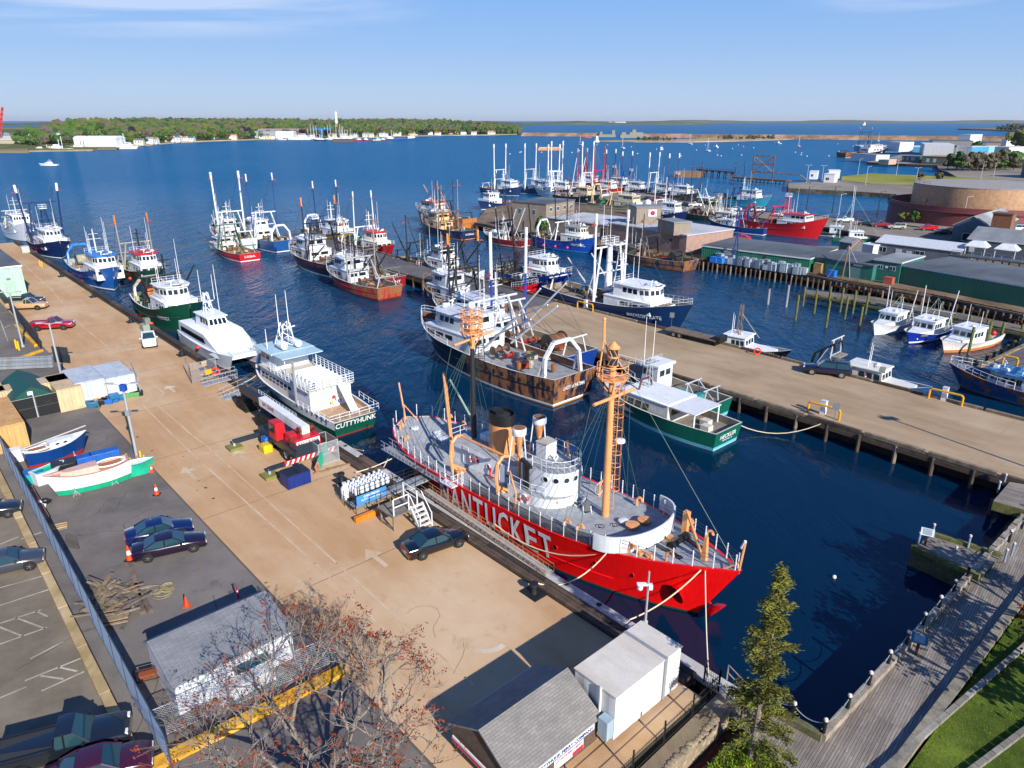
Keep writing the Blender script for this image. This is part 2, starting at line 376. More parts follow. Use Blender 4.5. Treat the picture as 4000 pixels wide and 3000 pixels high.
# ================================================================ the setting
def water_mat():
    m,n,l,b = newmat('sea water');b.inputs['Base Color'].default_value = (.0008,.008,.022,1);b.inputs['Roughness'].default_value = .05;b.inputs['IOR'].default_value = 1.333
    t = n.new('ShaderNodeTexCoord')
    def nz(sc,st,d,rot=0,dist=0):
        mp = n.new('ShaderNodeMapping');mp.inputs['Scale'].default_value = st;mp.inputs['Rotation'].default_value = (0,0,rot);l.new(t.outputs['Object'],mp.inputs[0])
        x = n.new('ShaderNodeTexNoise');x.inputs['Scale'].default_value = sc;x.inputs['Detail'].default_value = d;x.inputs['Roughness'].default_value = .6;x.inputs['Distortion'].default_value = dist;l.new(mp.outputs[0],x.inputs['Vector']);return x
    a = nz(.8,(1,.5,1),4,R(25),.3);c = nz(.2,(1,.35,1),4,R(12),.4);big = nz(.010,(1,.35,1),5,R(20),.6);sh = nz(.035,(1,1,1),3)
    # calm in the sheltered basins, ruffled out in the harbour
    geo = n.new('ShaderNodeSeparateXYZ');l.new(t.outputs['Object'],geo.inputs[0])
    dist = n.new('ShaderNodeMapRange');dist.inputs['From Min'].default_value = 40;dist.inputs['From Max'].default_value = 190;dist.inputs['To Min'].default_value = .12;dist.inputs['To Max'].default_value = 1.3;l.new(geo.outputs[1],dist.inputs[0])
    k = n.new('ShaderNodeMath');k.operation = 'MULTIPLY';l.new(dist.outputs[0],k.inputs[0]);l.new(ramp(n,l,big.outputs[0],.35,.7,(.55,.55,.55,1),(1.2,1.2,1.2,1)).outputs[0],k.inputs[1])
    b1 = n.new('ShaderNodeBump');b1.inputs['Distance'].default_value = .3;l.new(k.outputs[0],b1.inputs['Strength']);l.new(a.outputs[0],b1.inputs['Height'])
    b2 = n.new('ShaderNodeBump');b2.inputs['Distance'].default_value = 1.1;l.new(k.outputs[0],b2.inputs['Strength']);l.new(c.outputs[0],b2.inputs['Height']);l.new(b1.outputs[0],b2.inputs['Normal'])
    l.new(b2.outputs[0],b.inputs['Normal'])
    ro = n.new('ShaderNodeMapRange');ro.inputs['From Min'].default_value = 80;ro.inputs['From Max'].default_value = 900;ro.inputs['To Min'].default_value = .05;ro.inputs['To Max'].default_value = .15;l.new(geo.outputs[1],ro.inputs[0]);l.new(ro.outputs[0],b.inputs['Roughness'])
    # sky reflection on far water is painted into the diffuse blue, graded by distance
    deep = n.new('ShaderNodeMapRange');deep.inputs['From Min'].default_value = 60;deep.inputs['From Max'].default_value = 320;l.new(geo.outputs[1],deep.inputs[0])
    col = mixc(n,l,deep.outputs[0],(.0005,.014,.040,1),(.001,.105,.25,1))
    # steep little waves hide the grazing mirror: cap the mirror share far out, let the graded diffuse blue show
    df = n.new('ShaderNodeBsdfDiffuse');l.new(col,df.inputs['Color']);gl = n.new('ShaderNodeBsdfGlossy');l.new(b2.outputs[0],gl.inputs['Normal']);l.new(ro.outputs[0],gl.inputs['Roughness']);fr = n.new('ShaderNodeFresnel');fr.inputs['IOR'].default_value = 1.333;l.new(b2.outputs[0],fr.inputs['Normal'])
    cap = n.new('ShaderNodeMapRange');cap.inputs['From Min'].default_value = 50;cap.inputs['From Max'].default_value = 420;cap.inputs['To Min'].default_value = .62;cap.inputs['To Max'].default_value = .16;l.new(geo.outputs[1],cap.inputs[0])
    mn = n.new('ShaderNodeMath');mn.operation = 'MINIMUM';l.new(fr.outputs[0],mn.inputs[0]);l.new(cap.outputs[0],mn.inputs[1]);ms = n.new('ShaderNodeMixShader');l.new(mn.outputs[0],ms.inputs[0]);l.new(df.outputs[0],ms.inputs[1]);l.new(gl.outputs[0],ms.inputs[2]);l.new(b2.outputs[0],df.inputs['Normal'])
    n.remove(b);l.new(ms.outputs[0],n['Material Output'].inputs['Surface']);return m
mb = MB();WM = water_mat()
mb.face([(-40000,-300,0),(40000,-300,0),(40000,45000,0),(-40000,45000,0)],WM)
struct(mb,'water',smooth=False)
mb = MB();mb.face([(-40000,-300,-9),(40000,-300,-9),(40000,45000,-9),(-40000,45000,-9)],flat('#2a3030',1));struct(mb,'seabed',smooth=False)
TAN = ground('wharf concrete','#c4a27c','#b48e66','#ccb292',.35,-QA,(.25,1,1),stain='#ab8258')
ASPH = ground('yard asphalt','#76706b','#625d59','#827b74',.3,0,(1,1,1),stain='#524c48')
LOT = ground('car park asphalt','#857a6b','#6d6456','#91867a',.3,0,(1,1,1),stain='#6a5d40')
DARKASPH = ground('pier asphalt','#636065','#525055','#716e70',.3,0,(1,.4,1))
WALLC = ground('sea wall concrete','#5e574a','#38352c','#7a7264',.6,0,(1,1,1))
PCONC = ground('pier concrete','#ae987c','#978064','#b6a288',.3,-QA,(.3,1,1),stain='#8f7a60')
TIMB = wood('#5a4a3c');TIMBL = wood('#8a7a66');DTIMB = wood('#3a302a');GTIMB = wood('#6c6f3a')
def qpoly(pts,z0,z1,name,m,side=None,kind=True):
    mb = MB();mb.prism([Q(s,t)[:2] for s,t in pts],z0,z1,m,side=side or m)
    return struct(mb,name,smooth=False) if kind else mb
qpoly([(-201,-1.6),(-33.2,-1.6),(-33,-2.0),(10.2,-2.0),(10.2,-15.72),(-58,-15.72),(-60,-15),(-88,-15.2),(-201,-15.2)],-3,2.0,'wharf_pavement',TAN,WALLC)
qpoly([(-201,-15.2),(-60,-15.2),(-60,-15.72),(4.2,-15.72),(8,-15.72),(60,-15.72),(60,-260),(-201,-260)],-3,1.992,'yard_ground',ASPH,WALLC)
qpoly([(-92,-26.6),(60,-26.6),(60,-120),(-92,-120)],1.9,1.998,'car_park',LOT)
# concrete kerb beside the car park
mb = MB();
for i in range(24):
    s0 = -92+i*5.0
    mb.box(Q(s0+2.5,-26.5,1.99),(4.96,.55,.32),ground('kerb stone','#b29a70','#8f7a55','#c9b48c',.8),QA) if i == 0 else mb.box(Q(s0+2.5,-26.5,1.99),(4.96,.55,.32),mb.ms[0],QA)
tag(mb.build('concrete_kerb',bevel=.03),'long tan concrete kerb between the car park and the tall mesh fence','kerb')
# painted lines, joints and arrows
PAINTW = ground('worn road paint','#c8b49a','#bc9c76','#d0c2ae',1.5)
LOTW = ground('worn parking paint','#b9b5a6','#958c7c','#cfcabd',1.2)
JOINT = flat('#7a6248',.95)
def strip(mb,pts,w,z,m,closed=False):
    for a,b in zip(pts,pts[1:]):
        a = Vector(a);b = Vector(b);d = (b-a);d.z = 0;d.normalize();n_ = Vector((-d.y,d.x,0))*w/2;e = d*w*.3
        mb.face([(*(a-n_-e)[:2],z),(*(b-n_+e)[:2],z),(*(b+n_+e)[:2],z),(*(a+n_-e)[:2],z)],m)
def pl(*xy): return [at(x,y) for x,y in xy]
mb = MB()
strip(mb,pl((310,1265),(346,1295),(430,1362),(510,1430),(641,1536)),.13,2.004,PAINTW);strip(mb,pl((641,1536),(608,1576),(751,1700),(800,1736),(1315,2200),(1816,2646),(1850,2676)),.13,2.004,PAINTW)
strip(mb,pl((90,1030),(200,1130),(310,1265)),.13,2.004,PAINTW)
strip(mb,pl((450,1420),(544,1502),(595,1544)),.13,2.005,PAINTW);strip(mb,pl((595,1544),(557,1582),(675,1700),(780,1800),(1230,2200),(1691,2641)),.13,2.005,PAINTW)
struct(mb,'lane_marking',smooth=False)
mb = MB()
for s in (-13.6,-27.4,-41.2,-55,-69,-83,-97,-111): strip(mb,[Q(s,-15.7),Q(s,-1.7)],.07,2.002,JOINT)
strip(mb,[Q(-58,-15.72),Q(9,-15.72)],.14,2.006,flat('#5f5044',.95))
struct(mb,'pavement_joint',smooth=False)
def arrow(px,py,k=1.0,bend=0,lab=''):
    c = at(px,py);mb = MB();f = -QU;r = QV
    def p(a,b): q = c+f*a*k+r*b*k;return (q.x,q.y,2.005)
    mb.face([p(1.5,0),p(.2,-.75),p(.2,.75)],PAINTW)
    if not bend: mb.face([p(.2,-.17),p(-1.5,-.17),p(-1.5,.17),p(.2,.17)],PAINTW)
    else:
        prev = None
        for i in range(9):
            a = i/8*R(100);x0,x1 = -(1.3-.17)*math.sin(a),-(1.3+.17)*math.sin(a);y0,y1 = bend*(1.3-(1.3-.17)*math.cos(a)),bend*(1.3-(1.3+.17)*math.cos(a))
            if prev: mb.face([p(prev[0]+.2,prev[1]),p(prev[2]+.2,prev[3]),p(x1+.2,y1),p(x0+.2,y0)],PAINTW)
            prev = (x0,y0,x1,y1)
    struct(mb,'road_arrow',smooth=False)
for a in ((666,1518),(940,1778),(738,1846),(1468,2178),(1192,2302)): arrow(*a,k=1.0)
arrow(1830,2530,1.15,1);arrow(470,1362,1.2,1)
# parking bays left of the kerb
mb = MB()
for seg in (((0,2365),(190,2303)),((0,2435),(160,2382)),((60,2412),(175,2455)),((0,2450),(90,2486)),((0,2516),(180,2452)),((120,2572),(245,2508)),((140,2386),(185,2408)),
            ((100,2658),(315,2572)),((230,2606),(300,2622)),((0,2726),(100,2684)),((160,2640),(245,2652)),((165,2698),(325,2625)),((0,2358-62),(160,2252)),((0,2205),(90,2165)),((0,2126),(70,2098)),((160,1930+150),(85,2105)),
            ((0,1250),(30,1330)),((40,1270),(0,1290))):
    strip(mb,[at(*seg[0]),at(*seg[1])],.12,2.002,LOTW)
struct(mb,'parking_bay_marking',smooth=False)
# hairline cracks and tyre darkened patches
mb = MB();CR = flat('#3c3834',.95);r8 = random.Random(8)
for i in range(46):
    if i < 26: p = Q(r8.uniform(-56,2),r8.uniform(-24.6,-16.5),2.0)
    else: p = Q(r8.uniform(-120,4),r8.uniform(-15,-3),2.0)
    a = r8.uniform(0,6.28);pts = [p]
    for k in range(r8.randint(4,12)): a += r8.uniform(-.7,.7);p = p+Vector((math.cos(a),math.sin(a),0))*r8.uniform(.3,.9);pts.append(p)
    strip(mb,pts,.035 if i < 26 else .03,2.0065,CR if i < 26 else flat('#8a6a48',.95))
struct(mb,'pavement_crack',smooth=False)
mb = MB();OIL = flat('#3a342e',.6)
for i in range(26):
    p = Q(r8.uniform(-50,0),r8.uniform(-24,-4));q = r8.uniform(.05,.22);mb.face([(p.x+q*math.cos(k)*r8.uniform(.6,1),p.y+q*.7*math.sin(k)*r8.uniform(.6,1),2.0075) for k in [j*.785 for j in range(8)]],OIL if i % 3 else flat('#8a5a34',.9))
struct(mb,'oil_stain',smooth=False)
# quay edge: stringers with the walkway outside it
mb = MB()
for t in (-1.8,-1.5): mb.beam(Q(-33,t,2.12),Q(9,t,2.12),.27,.3,TIMB)
for i in range(7): mb.beam(Q(-33+i*6+.05,-1.2,2.16),Q(-27+i*6-.05,-1.2,2.16),.3,.34,TIMB if i % 2 else DTIMB)
mb.beam(Q(-33,-.9,2.0),Q(9,-.9,2.0),.3,.3,DTIMB)
for i in range(26): mb.box(Q(-32+i*1.6,-1.3,1.7),(.3,1.2,.28),DTIMB,QA)
mb.box(Q(-12,-1.2,1.2),(42,1.6,.5),DTIMB,QA)
for i in range(28): mb.beam(Q(-201+i*6+.05,-.8,2.18),Q(-195+i*6-.05,-.8,2.18),.75,.42,DTIMB if i % 3 else TIMB)
mb.beam(Q(-201,-.3,1.6),Q(-33,-.3,1.6),.4,.5,DTIMB)
mb.box(Q(-117,-.8,1.0),(168,1.6,.95),DTIMB,QA)
for i in range(70): mb.tube(Q(-200+i*3,-.1,2.0),Q(-200+i*3,-.1,-3),.2,DTIMB,n=6)
tag(mb.build('quay_stringer'),'long dark timber stringer along the edge of the tan wharf','quay edge')
CAPC = ground('walkway concrete','#b9b7b3','#a29f9a','#c6c4c0',.8)
for s0,s1,m in ((-33.5,-29.2,CAPC),(-29.1,-25.3,wood('#6b5548')),(-25.2,-20.3,CAPC),(-20.2,-12.6,CAPC),(-12.5,-4.6,CAPC),(-4.5,3.4,CAPC),(3.5,11.4,CAPC)):
    mb = MB();mb.box(Q((s0+s1)/2,-.3,1.66),(s1-s0-.06,.96,.3),m,QA);mb.box(Q((s0+s1)/2,-.35,-1),(s1-s0-.6,.7,2.6),DTIMB,QA)
    mb.build('walkway_panel',smooth=False)['kind'] = 'structure'
# ---------------------------------------------------------------- middle pier
def pier(name,label,poly,z,m,piles=(),thick=.55,edge=None,low=-4):
    t = thing(name,label,'pier');mb = MB();mb.prism([p[:2] for p in poly],z-thick,z,m,side=WALLC);d = mb.build('deck',t,smooth=False)
    if edge:
        mb = MB()
        for a,b in edge:
            a = Vector((*a[:2],z+.14));b = Vector((*b[:2],z+.14));n_ = max(1,int((b-a).length/6))
            for i in range(n_): mb.beam(a.lerp(b,i/n_+.001),a.lerp(b,(i+1)/n_-.001),.42,.34,TIMBL if (i*7) % 3 else TIMB)
            mb.beam(a-Vector((0,0,.6)),b-Vector((0,0,.6)),.5,.4,TIMB)
        mb.build('edge_timber',t)
    for a,b,k,off in piles:
        a = Vector((*a[:2],0));b = Vector((*b[:2],0));d_ = (b-a).normalized()
        for i in range(k):
            p = a.lerp(b,(i+.5)/k);mb = MB();j = rnd.uniform(-.12,.12);mb.tube((p.x+j,p.y,z-.1-off),(p.x+j+rnd.uniform(-.15,.15),p.y,low),.2,TIMB if i % 3 else TIMBL,n=8);mb.build('pile',t)
    return t
PO = Vector((15.3,89.1,0));PD = Vector((.6622,-.7493,0));PN = Vector((.7493,.6622,0))
def PA(s,t,z=2.0): p = PO+PD*s+PN*t;return Vector((p.x,p.y,z))
pier('fishing_pier','long pale concrete pier crossing the middle of the harbour with timber edges and piles',[PA(-30,0),PA(140,0),PA(140,16.6),PA(-30,16.8)],2.0,PCONC,
     [(PA(-30,.1),PA(60,.1),26,0),(PA(60,.1),PA(140,.1),14,0)],edge=[(PA(-30,.2),PA(140,.2)),(PA(-30,16.6),PA(140,16.4)),(PA(-29.8,0),PA(-29.8,8.6))])
pier('asphalt_pier','dark asphalt outer pier running out into the harbour between moored fishing boats',[PA(-30,8.6),PA(-139,11),PA(-136,21.5),PA(-30,16.9)],1.996,DARKASPH,
     [(PA(-138,11),PA(-30,8.7),30,0)],edge=[(PA(-139,11.1),PA(-30,8.8)),(PA(-136,21.3),PA(-30,16.7))])
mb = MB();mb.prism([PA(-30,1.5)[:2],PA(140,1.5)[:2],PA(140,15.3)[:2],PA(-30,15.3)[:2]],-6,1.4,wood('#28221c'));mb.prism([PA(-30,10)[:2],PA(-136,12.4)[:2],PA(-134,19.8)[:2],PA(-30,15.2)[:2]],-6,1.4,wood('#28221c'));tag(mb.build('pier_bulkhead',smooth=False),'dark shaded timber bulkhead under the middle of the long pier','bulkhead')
mb = MB()
for k in (-4,18,40): strip(mb,[PA(k,.5),PA(k,16)],.09,2.005,flat('#8f8474',.95))
struct(mb,'pier_joint',smooth=False)
# ---------------------------------------------------------------- right hand wharf and third pier
W = [at(1853,872),at(1975,893),at(2130,938),at(2380,968),at(2640,1005),at(2730,1015),at(3000,1045),at(3300,1105),at(3640,1160),at(4000,1235)]
WD = ground('old wharf deck','#7a6a55','#5d5040','#8d7d68',.4)
back = [at(3980,960),at(3700,985),at(3300,962),at(3130,960),at(2760,912),at(2440,838),at(2300,800),at(2000,795),at(1900,815)]
RUST = ground('rusty steel','#6a3a22','#3a2218','#8a5230',1.2)
pier('packing_wharf','old wharf carrying the brown and green fish houses, dark piles along its front',
     [p for p in W]+[W[-1]+Vector((40,30,0)),back[0]+Vector((30,20,0))]+back,2.0,WD,[(W[4],W[7],34,0),(W[7],W[9],26,0),(W[0],W[4],22,0)],edge=[(W[i],W[i+1]) for i in range(9)])
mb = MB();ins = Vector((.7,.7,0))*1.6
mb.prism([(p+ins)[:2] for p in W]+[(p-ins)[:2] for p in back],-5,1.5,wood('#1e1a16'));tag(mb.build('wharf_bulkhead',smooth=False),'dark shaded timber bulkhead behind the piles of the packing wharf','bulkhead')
# rusty sheet walkway in front of the green fish houses
mb = MB()
for i in range(5,9):
    a,b = W[i]+Vector((.2,.2,0)),W[i+1]+Vector((.2,.2,0));n_ = int((b-a).length/2)
    mb.beam(a+Vector((0,0,.35)),b+Vector((0,0,.35)),.25,.25,RUST);mb.beam(a-Vector((.5,.5,.9)),b-Vector((.5,.5,.9)),.3,.3,RUST)
    for k in range(n_): c = a.lerp(b,k/n_);mb.tube(c+Vector((0,0,.6)),c+Vector((-.1,-.1,-3)),.13,RUST,n=5)
tag(mb.build('rusty_waler'),'rusty steel beams and posts along the face of the green fish house wharf','beam')
T3 = [at(2270,738),at(2500,752),at(2780,803),at(3000,828),at(3250,850),at(3500,878),at(3720,905),at(4000,945),at(4300,1000),at(4000,985),at(3700,955),at(3500,940),at(3240,893),at(3000,858),at(2700,822),at(2480,800),at(2290,770)]
mb = MB();mb.prism([p[:2] for p in T3],1.4,2.0,ground('parking pier asphalt','#8a8177','#746c62','#989084',.25),side=WALLC)
o = mb.build('deck',None,smooth=False);t3 = thing('parking_pier','grey parking pier with cars and a timber edge beyond the fish houses','pier');o.parent = t3
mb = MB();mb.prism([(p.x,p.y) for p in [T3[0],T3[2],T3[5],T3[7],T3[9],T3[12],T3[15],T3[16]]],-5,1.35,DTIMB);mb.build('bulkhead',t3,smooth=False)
mb = MB()
for i in list(range(9,16)): mb.beam(T3[i]+Vector((0,0,.1)),T3[i+1]+Vector((0,0,.1)),.5,.4,TIMBL)
for i in range(0,7): mb.beam(T3[i]+Vector((0,0,.1)),T3[i+1]+Vector((0,0,.1)),.5,.4,TIMB)
mb.build('edge_timber',t3)
for i in range(12,16):
    for k in range(7): p = T3[i].lerp(T3[i+1],(k+.5)/7);mb = MB();mb.tube((p.x,p.y-.3,1.8),(p.x,p.y-.3,-4),.25,DTIMB,n=6);mb.build('pile',t3)
# grounds beyond: state pier lawn, tank ground, far wharf
GRASSF = ground('dry harbour grass','#8f8c35','#767a2a','#a69c48',.06,0,(1,1,1))
LANDF = ground('harbour yard','#8a8276','#6e675c','#9a9286',.05)
def land(name,pts,m,z=2.0,z0=-3,side=None):
    mb = MB();mb.prism([p[:2] for p in pts],z0,z,m,side=side or WALLC);return struct(mb,name,smooth=False)
QP = [at(3078,716),at(3330,700),at(3560,698),at(3700,700),at(4100,720),at(4400,760),at(4300,1010),at(4000,945),at(3720,905),at(3520,878),at(3530,800),at(3500,758),at(3300,745),at(3080,735)]
land('quay_ground',QP,LANDF,1.98)
mb = MB();mb.prism([p[:2] for p in [at(3290,690),at(3400,677),at(3500,682),at(3700,690),at(3900,700),at(3900,742),at(3600,722),at(3400,716),at(3285,705)]],1.0,2.1,GRASSF);struct(mb,'lawn',smooth=False)
mb = MB();mb.prism([p[:2] for p in [at(3660,645),at(3800,640),at(4300,660),at(4300,740),at(3900,712),at(3740,690),at(3700,668),at(3670,662)]],-2,1.7,LANDF,side=DTIMB);struct(mb,'back_ground',smooth=False)
FW = [at(3385,633),at(3540,640),at(3700,646),at(3860,650),at(4500,655),at(4500,560),at(3950,560),at(3800,562),at(3700,583),at(3560,595),at(3480,613)]
land('far_quay_ground',FW,LANDF,2.0,side=DTIMB)
# ================================================================ boats
HEAD = R(-48)
class Hull:
    """lines of a boat: x forward, y to port, z up from the waterline; x runs -L/2 .. L/2"""
    def __init__(s,L,B,fb,bow,stern=None,rake=.09,full=.62,tran=.82,tuck=.55,flare=.55,dip=.35):
        s.L,s.B,s.fb,s.bow,s.stern,s.rake,s.full,s.tran,s.tuck,s.flare,s.dip = L,B,fb,bow,stern if stern is not None else fb*1.12,rake,full,tran,tuck,flare,dip
    def sheer(s,t):
        if t < s.dip: k = (s.dip-t)/s.dip;return s.fb+(s.stern-s.fb)*k*k
        k = (t-s.dip)/(1-s.dip);return s.fb+(s.bow-s.fb)*k**2.1
    def half(s,t,v):
        """half breadth at station t (0 stern .. 1 bow), v = 0 waterline .. 1 sheer"""
        top = 1.0 if t < s.full else max(0,1-((t-s.full)/(1-s.full))**2.3)
        if t < .35: top *= s.tran+(1-s.tran)*math.sin(t/.35*math.pi/2)
        f2 = s.full*.62;wl = 1.0 if t < f2 else max(0,1-((t-f2)/(1-f2))**1.75)
        if t < .35: wl *= s.tran*.94+(1-s.tran*.94)*math.sin(t/.35*math.pi/2)
        wl *= .93;k = v**(1.0+.8*s.flare) if t > s.full*.6 else v**.6
        return s.B/2*(wl+(top-wl)*max(0,min(1,k)))
    def xs(s,t,z):
        zf = z/max(.1,s.bow);x = (t-.5)*s.L;x -= s.L*s.rake*(1-zf)*max(0,(t-.55)/.45)**2 if t > .55 else 0
        x += s.L*.02*(1-z/max(.1,s.stern))*(1-t/.2) if t < .2 else 0
        return x
    def pt(s,t,z,side=1,out=0.0,drop=0):
        sh = s.sheer(t)-drop;v = max(0,z)/sh if sh > 0 else 0
        y = s.half(t,v) if z >= 0 else s.half(t,0)*(1+.25*z/1.0*.8)
        return Vector((s.xs(t,z),side*(y+out),z))
    def on(s,x,z,side,out=.03):
        """point on the skin at length x and height z"""
        t = x/s.L+.5
        for _ in range(6): t += (x-s.xs(t,z))/s.L
        t = min(.995,max(0,t));return s.pt(t,min(z,s.sheer(t)),side,out)
def hull_mesh(H,top,boot,bottom,deckm,bul=.75,nt=18,cap=None,rust=None,rustx=-9e9,bands=None,inner=None,deckdrop=None,white_from=None):
    mb = MB();ts = [i/nt for i in range(nt+1)];ts = [t if t < .7 else .7+(t-.7)*1.0 for t in ts];ts[-1] = .997
    zl = lambda t: [-1.0,-.12,.18,.42,.42+(H.sheer(t)-.42)*.3,.42+(H.sheer(t)-.42)*.6,.42+(H.sheer(t)-.42)*.86,H.sheer(t)]
    inner = inner or deckm
    def mf(i,j):
        x = (ts[i]-.5)*H.L;band = j if j < 7 else 13-j
        if j >= 7: band = 13-j
        if band == 0: return bottom
        if band == 1: return top if getattr(H,'dry',0) else bottom
        if band == 2: return boot
        if bands and band in bands: return bands[band]
        if rust and x < rustx: return rust
        return top
    rows = []
    for t in ts:
        z = zl(t);L_ = [H.pt(t,q,1) for q in z];Rr = [H.pt(t,q,-1) for q in z];rows.append([*Rr,*reversed(L_)])
    # skin: columns run starboard keel -> rail, then port rail -> keel
    k = len(rows[0]);b = len(mb.v)
    for r in rows: mb.v += [tuple(p) for p in r]
    for i in range(nt):
        for j in range(k-1):
            if j == 7: continue
            jj = j if j < 7 else 14-j
            mb.f.append((b+i*k+j+1,b+i*k+j,b+(i+1)*k+j,b+(i+1)*k+j+1));mb.fm.append(mb.mi(mf(i,jj)))
    for j in range(7):                                           # transom
        jj = k-1-j;mb.f.append((b+j,b+j+1,b+jj-1,b+jj));mb.fm.append(mb.mi(bottom if j < 2 else boot if j == 2 else (rust if (rust and rustx > -H.L/2+.1) else top)))
    # inner bulwark and capping rail
    w_ = .16;dz = bul
    def ip(t,sd,zoff,ins): p = H.pt(t,H.sheer(t)+min(0,zoff),sd);y = max(.02,abs(p.y)-ins);return (p.x-(.25 if t > .9 else 0)*ins-(.1 if zoff < 0 and t > .9 else 0),sd*y,H.sheer(t)+zoff)
    for sd in (1,-1):
        for i in range(nt):
            a,c = ts[i],ts[i+1]
            A = ip(a,sd,.03,-.05);B_ = ip(c,sd,.03,-.05);C_ = ip(c,sd,.03,w_);D_ = ip(a,sd,.03,w_)
            mb.face([A,B_,C_,D_] if sd < 0 else [D_,C_,B_,A],cap or top)
            mb.face([D_,C_,ip(c,sd,-dz,w_),ip(a,sd,-dz,w_)] if sd < 0 else [ip(a,sd,-dz,w_),ip(c,sd,-dz,w_),C_,D_],inner)
    # deck
    for i in range(nt):
        a,c = ts[i],ts[i+1];q = [ip(a,-1,-dz,w_*.9),ip(c,-1,-dz,w_*.9),ip(c,1,-dz,w_*.9),ip(a,1,-dz,w_*.9)];mb.face(q,deckm)
    a = 0;mb.face([ip(a,-1,.03,w_),ip(a,1,.03,w_),ip(a,1,-dz,w_),ip(a,-1,-dz,w_)],inner)
    q = [ip(a,-1,.03,-.05),ip(a,1,.03,-.05)];mb.face([q[0],q[1],(q[1][0]+w_,q[1][1],q[1][2]),(q[0][0]+w_,q[0][1],q[0][2])],cap or top)
    return mb
def house(parent,x0,x1,w,z,h,m,roofm,win=None,name='wheelhouse',front=0.0,over=.25,wz=.55,wh=.32,wtop=.94,detail=2,side_n=3,front_n=5,back_n=2,roofh=.12,curved=0,aftfront=False):
    """a deck house; front = how far the forward face leans or rounds; windows set proud of the walls"""
    mb = MB();n = max(2,curved or 2);t = wtop
    def ring(zf,k,grow=0):
        pts = [(x0-grow,-w/2*k-grow),(x0-grow,w/2*k+grow)]
        xe = x1-front*zf+grow
        if curved:
            for i in range(curved+1):
                a = math.pi/2-math.pi*i/curved;pts.append((xe-front_r+front_r*math.cos(a)*1.0,(w/2*k+grow)*math.sin(a)))
        else: pts += [(xe,w/2*k*.96+grow),(xe,-w/2*k*.96-grow)]
        return pts
    front_r = min(w*.45,(x1-x0)*.5)
    lo,hi = ring(0,1),ring(1,t);rows = [[(x,y,z) for x,y in lo],[(x,y,z+h) for x,y in hi]];mb.grid(rows,m,True);mb.face([(x,y,z+h) for x,y in hi],roofm)
    wh_o = mb.build(name,parent)
    rf = MB();r0 = ring(1,t,over);rf.grid([[(x,y,z+h+.003) for x,y in r0],[(x,y,z+h+roofh) for x,y in r0],[(x*.97+(x0+x1)*.015,y*.93,z+h+roofh*1.6) for x,y in r0]],roofm,True);rf.face([(x*.97+(x0+x1)*.015,y*.93,z+h+roofh*1.6) for x,y in r0],roofm);rf.face([(x,y,z+h+.003) for x,y in reversed(r0)],roofm)
    rf.build('roof',wh_o)
    if win is None: return wh_o
    def lerp_side(i,u,v):
        j = (i+1) % len(lo);a = Vector((*lo[i],z)).lerp(Vector((*lo[j],z)),u);b_ = Vector((*hi[i],z+h)).lerp(Vector((*hi[j],z+h)),u);return a.lerp(b_,v)
    segs = []
    L_ = len(lo)
    if curved:
        per = max(1,round(front_n/curved));segs = [(1,side_n)]+[(2+i,per) for i in range(curved)]+[(L_-1,side_n)]
    else: segs = [(1,side_n),(2,front_n),(3,side_n)]
    if back_n: segs.append((0,back_n))
    strip_mb = MB()
    for i,cnt in segs:
        a,b_ = lerp_side(i,0,.5),lerp_side(i,1,.5);nn = (b_-a).cross(Vector((0,0,1))).normalized()
        mid = (a+b_)/2-Vector(((x0+x1)/2,0,0));nn = nn if nn.dot(Vector((mid.x,mid.y,0))) > 0 else -nn
        lo_u,hi_u = (.35,.97) if i == 1 else ((.03,.65) if i == L_-1 and i != 2 else (.04,.96))
        if i in (0,): lo_u,hi_u = .1,.9
        for k in range(cnt):
            u0 = lo_u+(hi_u-lo_u)*(k+.12)/cnt;u1 = lo_u+(hi_u-lo_u)*(k+.88)/cnt
            pw = [lerp_side(i,u0,wz)+nn*.025,lerp_side(i,u1,wz)+nn*.025,lerp_side(i,u1,wz+wh)+nn*.025,lerp_side(i,u0,wz+wh)+nn*.025]
            if detail >= 2: q = MB();q.face(pw,win);q.build('window',wh_o,smooth=False)
            else: strip_mb.face(pw,win)
    if detail < 2 and strip_mb.f: strip_mb.build('window',wh_o,smooth=False)
    return wh_o
def text_on_hull(H,parent,s,m,x,z,h,side=-1,wid=None,name='hull_lettering',rev=None):
    """side -1 = starboard (reads bow to the right), +1 = port"""
    mb = MB();sgn = 1 if side < 0 else -1
    mb2 = writing(mb,s,m,None,None,None,h,wid,fn=lambda u,v: H.on(x+sgn*u,z+v,side,.05));return mb2.build(name,parent,smooth=False)
def text_transom(H,parent,s,m,z,h,wid,name='stern_lettering',y=0):
    mb = MB();writing(mb,s,m,None,None,None,h,wid,fn=lambda u,v: Vector((H.xs(0,z+v)-.05,y-u,z+v)));return mb.build(name,parent,smooth=False)
EDGES = {'P': (PO,PN),'Q': (QO,QV)}
def boat_root(name,label,cat,bow,L,head=HEAD,group=None,wl=True):
    """bow = photograph point of the stem at the waterline; a third and fourth entry moor it at a distance from a quay edge"""
    p = at(bow[0],bow[1],0);d = Vector((math.cos(head),math.sin(head),0));c = p-d*(L/2-L*.07)
    if len(bow) > 2: e,n_ = EDGES[bow[2]];k = bow[3]-(c-e).dot(n_);c += Vector((n_.x,n_.y,0))*k
    return thing(name,label,cat,(c.x,c.y,0),head,group)
def antennas(parent,pts,h='#e8e8e8',r=.045):
    for x,y,z,ln in pts: MB().tube((x,y,z),(x+rnd.uniform(-.1,.1),y,z+ln),r,flat(h),r2=r*.5,n=4).build('antenna',parent)
